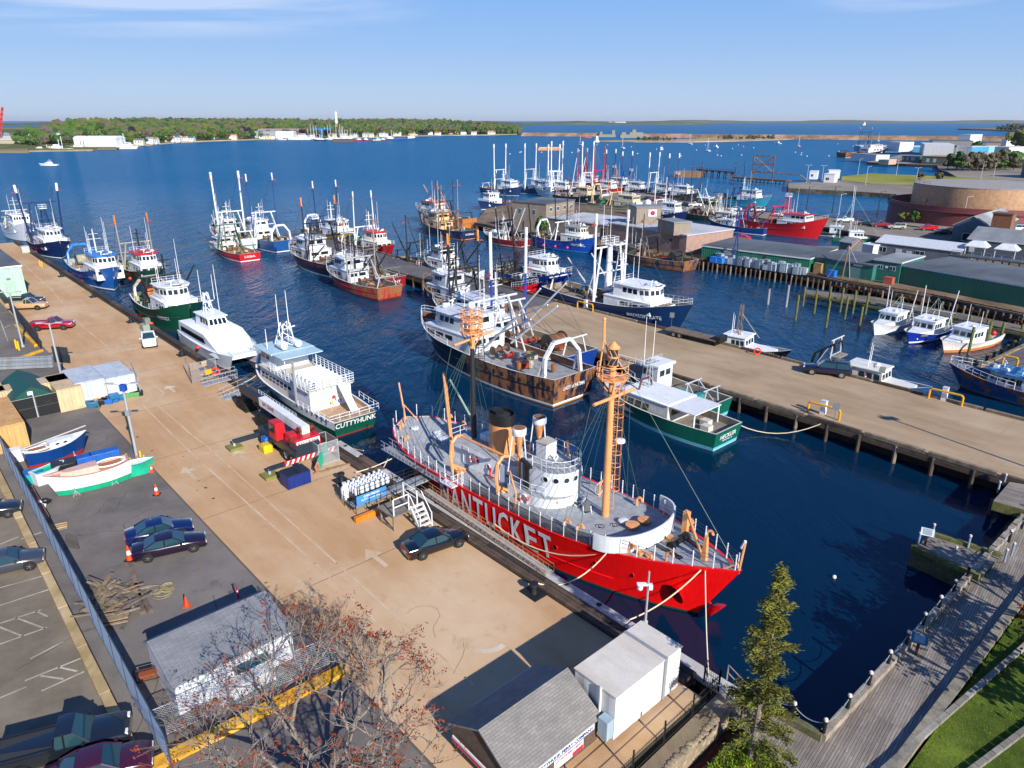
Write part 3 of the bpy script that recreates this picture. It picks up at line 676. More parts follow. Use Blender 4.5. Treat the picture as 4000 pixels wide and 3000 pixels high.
def radar(parent,x,y,z,k=1.0,m=None):
    m = m or P(WHITE);mb = MB();mb.tube((x,y,z),(x,y,z+.55*k),.09*k,m);mb.box((x,y,z+.55*k),(.35*k,.35*k,.22*k),m);mb.box((x,y,z+.8*k),(.14*k,1.9*k,.14*k),m,.4);mb.build('radar',parent)
def radome(parent,x,y,z,r,m=None): mb = MB();mb.lathe((x,y,z),[(r*.5,0),(r,r*.25),(r,r*.6),(r*.75,r*1.0),(.05,r*1.2)],m or P(WHITE),10);mb.build('radome',parent)
def outriggers(parent,x,y,z,top,m,tipm=None,lean=.02,r=.2,bird=True,tiplen=1.8,folded=None):
    """the tall paired booms of a dragger, hoisted upright"""
    for sd in (1,-1):
        p = Vector((x,sd*y,z));q = Vector((x+lean*top*.3,sd*(y+lean*top),top));mb = MB()
        mb.tube(p,q,r,m,r2=r*.72,n=7);c = q+(q-p).normalized()*tiplen*.1
        if tipm: mb.tube(q-(q-p).normalized()*tiplen,q+(q-p).normalized()*.1,r*1.15,tipm,n=7)
        o = mb.build('outrigger',parent)
        if bird:
            b = MB();br = P('#9a3a20',rust=.3);e = q-(q-p).normalized()*tiplen*.9;b.beam(e+Vector((.1,sd*.1,0)),e+Vector((-.2,sd*1.0,-.15)),.5,.14,br);b.tube(e,e+Vector((0,sd*.5,.5)),.06,br,n=4);b.build('stabiliser',o)
def gallows(parent,x,y,z,h,m,cross=True,r=.17,brace=True,latt=True):
    mb = MB()
    for sd in (1,-1): mb.tube((x,sd*y,z),(x,sd*y*.62,z+h),r,m,n=6)
    if cross: mb.tube((x,-y*1.0,z+h),(x,y*1.0,z+h),r*.9,m,n=6)
    if brace:
        for sd in (1,-1): mb.tube((x-2.2,sd*y*.9,z),(x,sd*y*.62,z+h),r*.7,m,n=5)
    if latt: mb.tube((x,-y*.8,z+h*.55),(x,y*.8,z+h*.55),r*.6,m,n=5)
    mb.build('gallows_frame',parent)
def lattice(parent,p,q,w,m,name='mast',n=6,r=.06):
    p = Vector(p);q = Vector(q);mb = MB()
    for a,b in ((1,1),(1,-1),(-1,-1),(-1,1)): mb.tube(p+Vector((a*w,b*w,0)),q+Vector((a*w*.45,b*w*.45,0)),r,m,n=4)
    for i in range(n):
        u,v = i/n,(i+1)/n;wu,wv = w*(1-.55*u),w*(1-.55*v);P0 = p.lerp(q,u);P1 = p.lerp(q,v)
        for a,b,c,d in ((1,1,1,-1),(1,-1,-1,-1),(-1,-1,-1,1),(-1,1,1,1)): mb.tube(P0+Vector((a*wu,b*wu,0)),P1+Vector((c*wv,d*wv,0)),r*.6,m,n=3)
    return mb.build(name,parent)
def crowsnest(parent,x,z,m,w=.9,h=1.0):
    mb = MB();mb.box((x,0,z),(w*1.4,w*1.8,.12),m);rail(mb,[(x-w*.7,-w*.9,z),(x+w*.7,-w*.9,z),(x+w*.7,w*.9,z),(x-w*.7,w*.9,z),(x-w*.7,-w*.9,z)],h,m,.035,2,.9);mb.build('crows_nest',parent)
def boom(parent,p,q,m,r=.13,tip=None,name='boom',tl=1.2):
    mb = MB();mb.tube(p,q,r,m,r2=r*.8,n=6)
    if tip: d = (Vector(q)-Vector(p)).normalized();mb.tube(Vector(q)-d*tl,Vector(q)+d*.1,r*1.3,tip,n=6)
    return mb.build(name,parent)
def aframe(parent,x,y,z,h,m,w=.4,lean=0):
    mb = MB();k = [(x,-y,z),(x-lean*.6,-y*.92,z+h*.62),(x-lean,-y*.45,z+h),(x-lean,y*.45,z+h),(x-lean*.6,y*.92,z+h*.62),(x,y,z)]
    for a,b in zip(k,k[1:]): mb.beam(a,b,w,w,m)
    for sd in (1,-1): mb.beam((x+1.1,sd*y,z),(x-lean*.6,sd*y*.92,z+h*.62),w*.7,w*.7,m)
    mb.build('stern_gantry',parent)
def drum(parent,x,y,z,r,w,m,net='#2f7a52'):
    mb = MB();nm = wood(net)
    mb.lathe((x,y,z+r),[(r*.35,-w/2),(r*.78,-w/2+.05),(r*.86,0),(r*.78,w/2-.05),(r*.35,w/2)],nm,14,axis='y')
    for sd in (1,-1): mb.lathe((x,y+sd*w/2,z+r),[(r,-.05),(r,.05)],m,16,axis='y');mb.beam((x-r*.5,y+sd*(w/2+.15),z),(x,y+sd*(w/2+.15),z+r),.15,.15,m);mb.beam((x+r*.5,y+sd*(w/2+.15),z),(x,y+sd*(w/2+.15),z+r),.15,.15,m)
    mb.build('net_drum',parent)
def buoy(parent,x,y,z,r=.35,h='#e8401c'): MB().ball((x,y,z),r,P(h,.35),10,6).build('fender_buoy',parent)
def clutter(parent,H,x0,x1,z,n,seed=1,cols=('#6a4a30','#8a5a30','#3a4a50','#b0a890','#2a6a90','#a03020'),w=None):
    r_ = random.Random(seed)
    for i in range(n):
        x = r_.uniform(x0,x1);y = r_.uniform(-1,1)*(w or H.B*.36);mb = MB();m = P(r_.choice(cols),rust=.25);k = r_.random()
        if k < .4: mb.box((x,y,z),(r_.uniform(.5,1.6),r_.uniform(.4,1.1),r_.uniform(.3,.9)),m,r_.uniform(-.4,.4));nm = 'deck_box'
        elif k < .65: mb.lathe((x,y,z),[(.3,0),(.34,.5),(.3,.9)],m,8);nm = 'barrel'
        elif k < .85:
            nm = 'rope_coil';mb.torus((x,y,z+.12),.45,.16,wood('#a8905a'),n=10,k=5)
        else: mb.lathe((x,y,z+.45),[(.42,-.6),(.42,-.5),(.2,-.48),(.2,.48),(.42,.5),(.42,.6)],m,9,axis='y');nm = 'winch'
        mb.build(nm,parent)
def wires(parent,lst,r=.03,h='#30343a'):
    mb = MB()
    for a,b in lst: mb.tube(a,b,r,flat(h),n=3,cap=False)
    mb.build('rigging',parent)
def dragger(name,label,bow,L=24,head=HEAD,B=7.0,fb=2.2,bowh=4.4,hull=NAVY,boot=WHITE,bottom='#5a1c18',rust=0.0,rustaft=0.0,deck='#8c7c66',cap=OFFW,hs_pos=(.1,.3),hs=WHITE,roof=WHITE,top2=True,
            poles=None,polem='#14181c',tip=None,gal=True,galm=None,mastm=None,lower=2.3,upper=2.2,cat='fishing boat',group=None,gantry=None,drumc=None,title=None,trans=None,detail=2,seed=1,ant=3,railm=WHITE,
            bands=None,wave=True,nest=False,bul=.9,aft=False,boomc=None,clut=7,stripe=None,ramp_=False,glassc='#16222c',lean=.01,poler=.16,tipl=1.8,inner=None,side=-1,fold=None,bandc=None,full=.6,galh=5.2):
    H = Hull(L,B,fb,bowh,full=full);t = boat_root(name,label,cat,bow,L,head,group)
    hm = P(hull,rust=rust,wear=.2);rm = P(hull,rust=.74,wear=.3,rough=.6) if rustaft else None
    dm = P(deck,.8,.4,rust=.25 if (rust or rustaft) else .05)
    mb = hull_mesh(H,hm,P(boot),P(bottom,rust=.2),dm,bul,cap=P(cap,rust=.15),rust=rm,rustx=-L/2+L*rustaft if rustaft else -9e9,inner=P(inner or deck,.7,.3,rust=.3),bands={5: P(stripe)} if stripe else None)
    hu = mb.build('hull',t,ang=35)
    for sd in (1,-1): MB().path([H.pt(u/16,H.sheer(u/16)*.60,sd,.04) for u in range(0,16)],.06,P(bandc or hull,rust=.3),n=4).build('rubbing_strake',hu)
    lx = lambda f: -L/2+L*f
    gx = glass(glassc);wm = P(hs,rust=.06 if rust else 0.0);rfm = P(roof)
    # forward: whaleback deck, wheelhouse in two levels
    fx = hs_pos if not aft else hs_pos
    x0,x1 = lx(1-fx[1]-.22),lx(1-fx[1]+.10);zd = H.sheer(.6)-bul
    if aft: x0,x1 = lx(.08),lx(.36);zd = H.sheer(.2)-bul
    lo_ = house(t,x0,x1,B*.70,zd,lower,wm,P(deck if not top2 else hs),gx,'deckhouse',0,.1,.5,.28,1,detail,3,3,2 if detail > 1 else 1) if top2 else None
    zz = zd+(lower if top2 else 0);fx0,fx1 = x0+(x1-x0)*.18,x1-.1
    if not aft and top2:
        fo = MB();fp = [(x_,max(.15,min(B*.36,H.half(x_/L+.5,.45)*.86-.2))) for x_ in (x1-.2,x1+.4,(x1+.4+lx(.86))/2,lx(.86))];fo.prism([(x_,-y_) for x_,y_ in fp]+[(x_,y_) for x_,y_ in reversed(fp)],zd,lambda x,y: max(zd+.25,H.sheer(min(.95,x/L+.5))-.15),P(deck,.8,.3),mtop=P(deck,.8,.3),side=wm);fo.build('foredeck',t)
    wh_ = house(t,fx0,fx1,B*.62,zz+.003,upper,wm,rfm,gx,'wheelhouse',.35,.3,.5,.34,.95,detail,3,6,2 if detail > 1 else 0,curved=4 if detail > 1 else 0)
    ztop = zz+upper
    rl = MB();pts = [(*H.pt(u,H.sheer(u),1)[:2],H.sheer(u)) for u in [.62+.37*i/8 for i in range(9)]];pts2 = [(p[0],-p[1],p[2]) for p in reversed(pts)];rail(rl,pts+pts2,.9,P(railm),.035,2,1.7);rl.build('bow_railing',t)
    rl = MB();rail(rl,[(fx0,-B*.3,ztop+.15),(fx0,B*.3,ztop+.15)],.8,P(railm),.03,2,1.2);rl.build('roof_railing',t)
    # mast
    mm = P(mastm or polem);mx = fx0-.4;mh = ztop+4.6
    if nest: lattice(t,(mx,0,ztop),(mx,0,mh),.9,mm,'mast',4,.08);crowsnest(t,mx,mh,P(WHITE))
    else: MB().tube((mx,0,zd),(mx,0,mh),.2,mm,r2=.13,n=7).tube((mx,-1.3,ztop+2.6),(mx,1.3,ztop+2.6),.07,mm,n=4).tube((mx,-.9,ztop+3.6),(mx,.9,ztop+3.6),.06,mm,n=4).build('mast',t)
    radar(t,fx1-1.6,-.6,ztop+.2,.9);radome(t,fx1-2.2,1.2,ztop+.25,.38)
    antennas(t,[(fx0+.5+i*.5,(-1)**i*B*.22,ztop+.2,3.6+(i*37 % 5)*.8) for i in range(ant)])
    if detail >= 1: MB().box((fx1-.9,0,ztop+.2),(.5,1.0,.3),P(WHITE)).tube((fx1-.5,-.7,ztop+.3),(fx1-.5,.7,ztop+.3),.09,P('#3a3a3a')).build('searchlight_bar',t)
    gm = P(galm or polem,rust=.1 if rust else 0)
    px_ = x0-1.4 if not aft else x1+1.6
    if gal: gallows(t,px_,B*.46,zd,galh,gm)
    if poles: outriggers(t,px_,B*.46,zd,poles,P(polem,rust=.12),P(tip) if tip else None,lean,poler,True,tipl)
    if fold:   # booms lowered aft or forward: (dx, dy, dz)
        for sd in (1,-1): boom(t,(px_-.5,sd*B*.3,zd+1),(px_+fold[0],sd*(B*.3+fold[1]),zd+fold[2]),P(fold[3] if len(fold) > 3 else polem),.16)
    if boomc: boom(t,(px_-.2,0,zd+2.5),(px_-L*.26,B*.12,zd+6.5),P(boomc))
    az = H.stern-bul
    MB().lathe((px_-1.2,0,az+.75),[(.62,-1.3),(.62,-1.2),(.28,-1.18),(.28,-.05),(.62,0),(.28,.05),(.28,1.18),(.62,1.2),(.62,1.3)],P('#6a5040',rust=.4),12,axis='y').build('winch',t)
    if gantry: aframe(t,lx(.07),B*.36,az,gantry[1],P(gantry[0],rust=.1),.42,-.3)
    else: gallows(t,lx(.05),B*.34,az,2.6,gm,True,.13,False,False)
    if drumc: drum(t,lx(.16),0,az,1.25,B*.42,P('#4a4440',rust=.3),drumc)
    if clut and detail: clutter(t,H,lx(.10),px_-2.2,az+.02,clut,seed)
    if detail >= 1: wires(t,[((mx,0,mh),(lx(.98),0,bowh+.4)),((mx,0,mh),(lx(.05),B*.3,az+2.6)),((mx,0,mh-1),(lx(.05),-B*.3,az+2.6))]+([((px_,sd*B*.46,(poles or 9)-.6),(mx,0,mh-1.5)) for sd in (1,-1)] if poles else [])+[((px_,sd*B*.46,(poles or 9)-.8),(lx(.04),sd*B*.4,H.stern)) for sd in (1,-1)]+[((px_,sd*B*.46,(poles or 9)-.9),(lx(.8),sd*B*.3,bowh)) for sd in (1,-1)])
    if title: text_on_hull(H,hu,title,P(WHITE),lx(.76),H.sheer(.7)*.58,.6,side,len(title)*.46)
    if trans: text_transom(H,hu,trans,P(WHITE),H.stern*.52,.5,B*.42)
    for i in range(3 if detail >= 2 else 0): buoy(t,lx(.25+.2*i),side*(B*.5+.3),.9+.2*i)
    t['_'] = 0;del t['_']
    return t,H
def house_local(t,pts): return None
def motor_yacht(name,label,pos,L=11,head=0,hull=WHITE,group=None,fly=True):
    H = Hull(L,L*.3,1.1,1.9,full=.5);p = at(*pos,0);t = thing(name,label,'motor boat',p,head,group)
    hull_mesh(H,P(hull),P(hull),P('#26415f'),P('#dcdcd4'),.3,10).build('hull',t);house(t,-L*.2,L*.16,L*.23,1.0,1.3,P(hull),P(hull),glass(),'cabin',.7,.1,.45,.4,.9,1,3,3,0)
    if fly: MB().box((-L*.08,0,2.4),(L*.2,L*.18,.6),P(hull),top=(.8,.9)).tube((-L*.14,0,3),(-L*.16,0,4.4),.08,P(hull)).box((-L*.1,0,4.0),(L*.14,L*.16,.1),P(hull)).build('flybridge',t)
    antennas(t,[(-L*.1,.6,3,2.4)]);return t
def sailboat(name,label,pos,L=10,head=0,hull=WHITE,group=None):
    H = Hull(L,L*.28,.9,1.3,full=.45);p = at(*pos,0);t = thing(name,label,'sailing boat',p,head,group)
    hull_mesh(H,P(hull),P(WHITE),P('#26415f'),P('#dcdcd4'),.15,8).build('hull',t);MB().box((0,0,.9),(L*.35,L*.15,.45),P(WHITE),top=(.85,.8)).build('cabin',t)
    MB().tube((L*.08,0,1),(L*.08,0,L*1.25),.13,P('#e8e8e8'),n=5).build('mast',t);MB().tube((L*.08,0,2.2),(-L*.32,0,2.1),.16,P('#2a5a9a'),n=5).build('boom',t)
    wires(t,[((L*.08,0,L*1.2),(L*.48,0,1.3)),((L*.08,0,L*1.2),(-L*.46,0,1))],.04,'#c0c4c8');return t
def lobster(name,label,bow,L=12,head=HEAD,B=4.2,hull=WHITE,boot='#b04030',hs=WHITE,group=None,title=None,side=-1,detail=2,bottom='#7a2a20',fwd=.36,cabl=.3,seed=3,masts=None,deck='#c4c0b4',rust=0):
    H = Hull(L,B,1.15,2.15,full=.5,flare=.9);t = boat_root(name,label,'lobster boat',bow,L,head,group)
    hu = hull_mesh(H,P(hull,rust=rust),P(boot),P(bottom),P(deck,.8,.3),.45,14,cap=P(WHITE)).build('hull',t);lx = lambda f: -L/2+L*f
    tr = MB();tr.prism([(lx(.58),-B*.33),(lx(.86),-B*.16),(lx(.86),B*.16),(lx(.58),B*.33)],H.sheer(.6)-.5,lambda x,y: H.sheer(.6)+.42,P(hs));tr.build('trunk_cabin',t)
    house(t,lx(.62-cabl),lx(.62),B*.7,H.sheer(.4)-.45,2.25,P(hs),P(hs),glass('#22343a'),'wheelhouse',.3,.22,.52,.30,.95,detail,3,3,1)
    zt = H.sheer(.4)+1.9;radome(t,lx(.5),.5,zt,.32);antennas(t,[(lx(.45),-.8,zt,3.2),(lx(.42),.9,zt,2.4)]);radar(t,lx(.54),-.5,zt,.5)
    if masts:
        for sd in (1,-1): boom(t,(lx(.34),sd*B*.42,1.2),(lx(.3),sd*B*.5,masts),P('#c8ccd0'),.09)
        wires(t,[((lx(.34),0,masts*.8),(lx(.9),0,2.1)),((lx(.34),0,masts*.8),(lx(.02),1,1.2)),((lx(.34),0,masts*.8),(lx(.02),-1,1.2))],.03,'#8ab0a0');gallows(t,lx(.14),B*.38,1.0,2.4,P('#c8ccd0'),True,.07,False,False)
    clutter(t,H,lx(.06),lx(.28),.75,3,seed,w=B*.3)
    if title: text_on_hull(H,hu,title,P('#d8c070' if hull != WHITE else NAVY),lx(.80),1.3,.32,side)
    return t,H
# ================================================================ the red lightship
LS = Vector((-11.016,65.914,0));LU = Vector((.6866,-.7270,0));LW = Vector((.7270,.6866,0));LL = 37.3
lc = LS+LU*(LL/2)+LW*.5+Vector((-.15,-.6,0))
ship_lift = .25
ship = thing('lightship','big red lightship lettered NANTUCKET in white, buff masts, moored along the tan wharf','lightship',(lc.x,lc.y,0),math.atan2(LU.y,LU.x))
class LHull(Hull):
    def sheer(s,t): return 3.4+(.75*((.3-t)/.3)**2 if t < .3 else 1.45*((t-.3)/.7)**2.2)
    def half(s,t,v):
        top = s.B/2*(1 if t < .6 else max(0,1-((t-.6)/.4)**2.2))
        if t < .22: top = s.B/2*math.sqrt(max(.0,1-((.22-t)/.22)**2))*.97+.0
        wl = 1 if t < .42 else max(0,1-((t-.42)/.58)**1.9)
        if t < .34: wl *= max(0,1-((.34-t)/.26)**2) if t > .08 else 0
        wl *= s.B/2*.97;k = max(0,min(1,v));return wl+(top-wl)*(k**.75 if t < .3 else k**1.25)
LH = LHull(LL,8.6,3.4,4.85,4.1,rake=.06)
LH.xs = lambda t,z: (t-.5)*LL-(LL*.075*(1-z/4.85)*max(0,(t-.6)/.4)**2 if t > .6 else 0)
lx = lambda s: s-LL/2
redp = P('#e80a08',.35,.08);deckg = P('#a3a7ab',.75,.30);buff = P(BUFF,.5,.15,rust=.04);wht = P('#d6dbe0',.45,.10,rust=.02)
hb = hull_mesh(LH,redp,redp,P('#3a3324',.8,rust=.2),deckg,.06,30,cap=redp)
hull_o = hb.build('hull',ship,ang=50)
for sd in (1,-1): MB().path([LH.pt(i/24,LH.sheer(i/24)*.34,sd,.03) for i in range(3,20)],.05,redp,n=4).build('rubbing_strake',hull_o)
# lettering NANTUCKET along both sides
for sd in (-1,1):
    for i,ch in enumerate('NANTUCKET'):
        s0 = 11.8+i*1.48;mb = MB();sg = 1 if sd < 0 else -1;s_ = s0 if sd < 0 else 11.8+(8-i)*1.48
        writing(mb,ch,P('#e4e6e8'),None,None,None,2.2,1.2,fn=lambda u,v: LH.on(lx(s_)+sg*u,1.05+v,sd,.05));mb.build('hull_letter',hull_o,smooth=False)
for s_ in (8.5,12.6,14.3,21.9,24.5,27.8,30.5): MB().lathe(LH.on(lx(s_),2.35 if s_ != 21.9 else 1.5,-1,.01),[(.2,-.03),(.2,.04)],flat('#141414',.3),10,axis='y').torus(LH.on(lx(s_),2.35 if s_ != 21.9 else 1.5,-1,.02),.22,.03,redp,'y',10,4).build('porthole',hull_o)
# anchors at the bow
def mushroom(p,d,k=1.0):
    mb = MB();st = len(mb.v);mb.lathe((0,0,0),[(.02,.32),(.55,.2),(.95,-.18),(1.0,-.3),(.9,-.25),(.45,.02),(.12,.1),(.1,1.3)],P('#b80c10',.25),14,cap=False)
    q = Vector(d).to_track_quat('Z','Y');mb.move(lambda v: q @ (v*k)+Vector(p));return mb.build('anchor',ship)
mushroom(LH.on(lx(33.6),2.0,-1,.35),(.2,1.0,.35),.72)
mushroom((lx(35.6),0,1.05),(-1.0,.05,.75),.85)
# stanchions, wires, canvas dodger
m = P('#dfe2e6',.4);mb = MB();edge = []
for i in range(33):
    t = .012+i*.0305
    for sd in (1,-1): p = LH.pt(t,LH.sheer(t),sd,-.12);MB().tube(p,p+Vector((0,0,1.15)),.045,m,n=5).ball(p+Vector((0,0,1.15)),.06,m,5,4).build('stanchion',ship)
mb = MB()
for sd in (1,-1):
    for h_ in (.5,.85,1.1): mb.path([LH.pt(.012+i*.0305,LH.sheer(.012+i*.0305),sd,-.12)+Vector((0,0,h_)) for i in range(33)],.015,flat('#3c4a4c'),n=3)
mb.build('guard_wire',ship)
mb = MB();net = meshmat('#20262c',.9,.05);prev = None
for i in range(20):
    t = (15+i*.72)/LL;p = LH.pt(t,LH.sheer(t),-1,-.1)
    if prev is not None: mb.face([prev,p,p+Vector((0,0,.95)),prev+Vector((0,0,.95))],net,[(prev.x,0),(p.x,0),(p.x,.95),(prev.x,.95)])
    prev = p
mb.build('guard_netting',ship)
# breakwater
mb = MB();rows = [[],[],[],[]]
for i in range(25):
    a = R(-90+180*i/24);s_ = 28.1+2.9*math.cos(a)**.9 if math.cos(a) > 0 else 28.1;y = 3.95*math.sin(a)
    zb = LH.sheer(s_/LL)
    for r,(dy,dz) in zip(rows,((0,0),(0,1.25),(-.12,1.25),(-.12,0))): k = (3.95+dy)/3.95;r.append((lx(28.1+(s_-28.1)*(1+dy/3)),y*k,zb+dz))
for a,b in ((0,1),(1,2),(2,3)): mb.grid([rows[a],rows[b]],wht)
mb.build('breakwater',ship)
# deck houses
def rounded(s0,s1,hw,y0,n=7,rfrac=1.0):
    pts = [(lx(s0),y0-hw),];rr = hw*rfrac
    for i in range(n+1): a = R(-90+180*i/n);pts.append((lx(s1)-rr+rr*math.cos(a),y0+hw*math.sin(a)))
    pts.append((lx(s0),y0+hw));return pts
zd = 3.3
mb = MB();mb.prism(rounded(8.9,17.4,1.75,.45,8,.8),zd,5.15,wht,mtop=deckg);mb.build('engine_casing',ship)
casing = bpy.data.objects['engine_casing']
for s_ in (11.2,15.9): MB().box((lx(s_),-1.33,zd+.15),(.72,.05,1.65),P('#cfd6de')).box((lx(s_)-.3,-1.37,zd+.3),(.05,.05,1.3),wht).build('door',casing)
MB().box((lx(8.88),.2,zd),(.06,.8,1.75),P('#7a4420')).build('door',casing)
for s_ in (12.9,14.2,16.6): MB().lathe((lx(s_),-1.32,4.3),[(.2,-.03),(.2,.03)],glass(),10,axis='y').torus((lx(s_),-1.33,4.3),.22,.04,wht,'y',10,4).build('porthole',casing)
mb = MB()
for i in range(4): mb.box((lx(11.3+i*.95),1.1,5.16),(.85,.95,.55),wht)
mb.build('raft_locker',ship)
MB().box((lx(12.2),2.25,5.0),(4.2,1.1,.5),P('#3d6a92')).build('locker',ship)
mb = MB();rail(mb,[(lx(9),-1.2,5.15),(lx(9),2.1,5.15),(lx(16.5),2.1,5.15)],.9,m,.03,2,1.3);mb.build('casing_rail',ship)
# funnel
mb = MB()
prof = [(5.14,buff),(7.55,buff),(7.55,0),(8.55,0)];rows = []
for z,k in ((5.14,1.0),(7.5,.97),(7.501,1.02),(8.45,1.0),(8.45,.93),(8.1,.92)): rows.append([(lx(14.0)+1.3*k*math.cos(a),.45+1.0*k*math.sin(a),z+(.35 if z > 6 else 0)) for a in [2*math.pi*i/20 for i in range(20)]])
blk = P('#15171a',.5);mb.grid(rows,buff,True,lambda i,j: buff if i < 1 else blk);mb.face(rows[-1],P('#2f3338',.6));mb.box((lx(13.6),.35,8.4),(.5,.9,.5),blk)
mb.build('funnel',ship)
for i,(s_,y) in enumerate(((13.5,2.0),(16.2,1.5),(17.0,-.5))): MB().tube((lx(s_),y,5.1),(lx(s_),y,6.0),.1,buff).tube((lx(s_),y,6.0),(lx(s_)+.35,y,6.15),.12,buff).build('vent_pipe',ship)
# bridge
mb = MB();mb.prism(rounded(17.6,22.6,2.35,.1,10),zd,4.35,wht,mtop=deckg);mb.build('bridge_base',ship)
mb = MB();mb.prism(rounded(18.4,22.5,1.95,.45,14),4.35,6.35,wht,mtop=deckg);br = mb.build('bridge',ship)
for a in (-75,-50,-25,0,25,50,75):
    c = Vector((lx(22.5)-1.95,.45,5.75));d = Vector((math.cos(R(a)),math.sin(R(a)),0));o = c+d*1.93;mb = MB();mb.lathe((0,0,0),[(.21,0),(.21,.06)],glass(),12);mb.torus((0,0,.03),.24,.04,wht,'z',12,4)
    q = d.to_track_quat('Z','Y');mb.move(lambda v: q @ v+o);mb.build('porthole',br)
MB().box((lx(18.9),-1.53,4.4),(.75,.06,1.7),P('#cfd6de')).box((lx(19.2),-1.57,4.6),(.05,.05,1.3),wht).build('door',br)
mb = MB()
for s_,z0 in (((22.3),6.35),):
    pts = [(x,y,z0) for x,y in rounded(18.6,22.4,1.85,.45,12)];rail(mb,pts,.95,m,.035,2,.9)
mb.build('bridge_rail',br)
mb = MB();rail(mb,[(lx(17.8),-2.2,4.35),(lx(20.3),-2.2,4.35),(lx(21.4),-1.8,4.35)],.95,m,.035,2,1);rail(mb,[(lx(17.8),2.3,4.35),(lx(21),2.4,4.35)],.95,m,.035,2,1);mb.build('bridge_wing_rail',br)
MB().box((lx(18.9),.9,6.35),(1.1,1.3,1.2),wht).box((lx(18.9),.9,7.56),(1.2,1.4,.06),P('#b8b4aa',rust=.4)).build('chart_house',br)
MB().box((lx(19.3),-1.75,4.4),(.45,.16,2.3),blk).box((lx(18.95),-1.8,4.4),(.06,.06,2.3),blk).box((lx(18.55),-1.8,4.4),(.06,.06,2.3),blk).beam((lx(18.6),-1.6,6.7),(lx(19.9),-1.9,6.5),.3,.25,blk).build('ladder',br)
lad = bpy.data.objects['ladder']
mb = MB();mb.tube((lx(21.2),1.4,6.35),(lx(21.2),1.4,7.4),.07,P('#5a7a9a'));mb.ball((lx(21.2),1.4,7.5),.3,P('#4a7ab0'),8,6);mb.build('searchlight',br)
mb = MB();mb.path([(lx(20.2),2.2,6.3),(lx(20.2),2.0,7.4),(lx(20.5),1.6,7.9),(lx(21.0),1.2,8.0)],.1,buff,n=6);mb.build('davit',br)
MB().torus((lx(20.3),.5,6.75),.22,.07,wht,'x',12,5).tube((lx(20.3),.5,6.35),(lx(20.3),.5,6.6),.05,wht).build('compass',br)
# fog horn drums on legs
for y,z in ((-.95,8.3),(1.35,8.6)):
    x = lx(17.6);mb = MB();mb.lathe((x,y,z),[(.54,0),(.58,.05),(.58,.55),(.54,.6)],wht,16,cap=True);mb.lathe((x,y,z+.601),[(.5,0),(.5,.01)],P('#a8552a',rust=.9),16);mb.lathe((x,y,z-1.5),[(.16,0),(.42,1.5)],buff,10)
    for a in (0,2.1,4.2): mb.tube((x+.55*math.cos(a),y+.55*math.sin(a),z+.1),(x+.95*math.cos(a),y+.95*math.sin(a),5.1 if abs(y) < 2 else 3.2),.055,wht,n=5)
    mb.tube((x,y,z-1.5),(x,y,4.4),.12,buff);mb.build('fog_horn',ship)
# life rings and red boards
def ring(o,p,nrm,parent,r=.42): MB().torus(p,r,.1,P('#e6e2da'),nrm,16,6,lambda i,j: P('#d8d4cc') if (i//2) % 4 else P('#c82818')).build('life_ring',parent)
ring(0,(lx(12.3),-1.42,4.35),'y',casing);ring(0,(lx(19.6),-2.36,3.8),'y',ship)
def board(p,parent): x,y,z = p;MB().box((x,y,z),(.9,.06,.12),P('#d02020')).box((x-.05,y,z+.12),(.1,.06,.75),P('#d02020')).ball((x-.05,y,z+.7),.2,P('#d02020'),8,5,(1,.3,1)).build('lifebuoy_board',parent)
board((lx(14.6),-1.45,3.5),casing);board((lx(22.1),-1.25,3.4),ship)
# masts
fm = Vector((lx(25.6),.45,0));mb = MB();mb.lathe((fm.x,fm.y,3.3),[(.42,0),(.42,.25),(.3,.3),(.27,6),(.21,12.6)],buff,12);foremast = mb.build('foremast',ship)
def platform(parent,c,r,z,m,h=1.05,mid=None):
    mb = MB();mb.lathe((c.x,c.y,z),[(r,0),(r,.08),(.2,.1)],m,20);
    for q in (.55,h): mb.torus((c.x,c.y,z+q),r,.04,m,'z',20,5)
    for i in range(8): a = 2*math.pi*i/8;mb.tube((c.x+r*math.cos(a),c.y+r*math.sin(a),z),(c.x+r*math.cos(a),c.y+r*math.sin(a),z+h),.035,m,n=4)
    for i in range(4): a = 2*math.pi*(i+.5)/4;mb.tube((c.x+r*math.cos(a),c.y+r*math.sin(a),z),(c.x+.2*math.cos(a),c.y+.2*math.sin(a),z-1.2),.06,m,n=4)
    return mb
platform(foremast,fm,1.1,14.9,buff).build('lantern_platform',foremast)
mb = MB();mb.lathe((fm.x,fm.y,15.0),[(.28,0),(.26,.8),(.42,.85),(.42,.9)],buff,12);mb.lathe((fm.x,fm.y,15.9),[(.36,0),(.36,.55)],glass('#26323a',.05),12);mb.lathe((fm.x,fm.y,16.45),[(.44,0),(.44,.1)],buff,12)
mb.lathe((fm.x,fm.y,16.55),[(.34,0),(.34,.55)],glass('#26323a',.05),12);mb.lathe((fm.x,fm.y,17.1),[(.46,0),(.46,.06),(.03,.5)],buff,12)
for i in range(6): a = 2*math.pi*i/6;mb.tube((fm.x+.38*math.cos(a),fm.y+.38*math.sin(a),15.9),(fm.x+.38*math.cos(a+.9),fm.y+.38*math.sin(a+.9),16.5),.03,buff,n=4).tube((fm.x+.37*math.cos(a),fm.y+.37*math.sin(a),16.5),(fm.x+.37*math.cos(a-.9),fm.y+.37*math.sin(a-.9),17.1),.03,buff,n=4)
mb.build('lantern',foremast)
mb = MB()
for sd in (-1,1): mb.tube((fm.x-.6,fm.y+.85*sd,14.9),(fm.x-.9,fm.y,17.6),.06,buff,n=5)
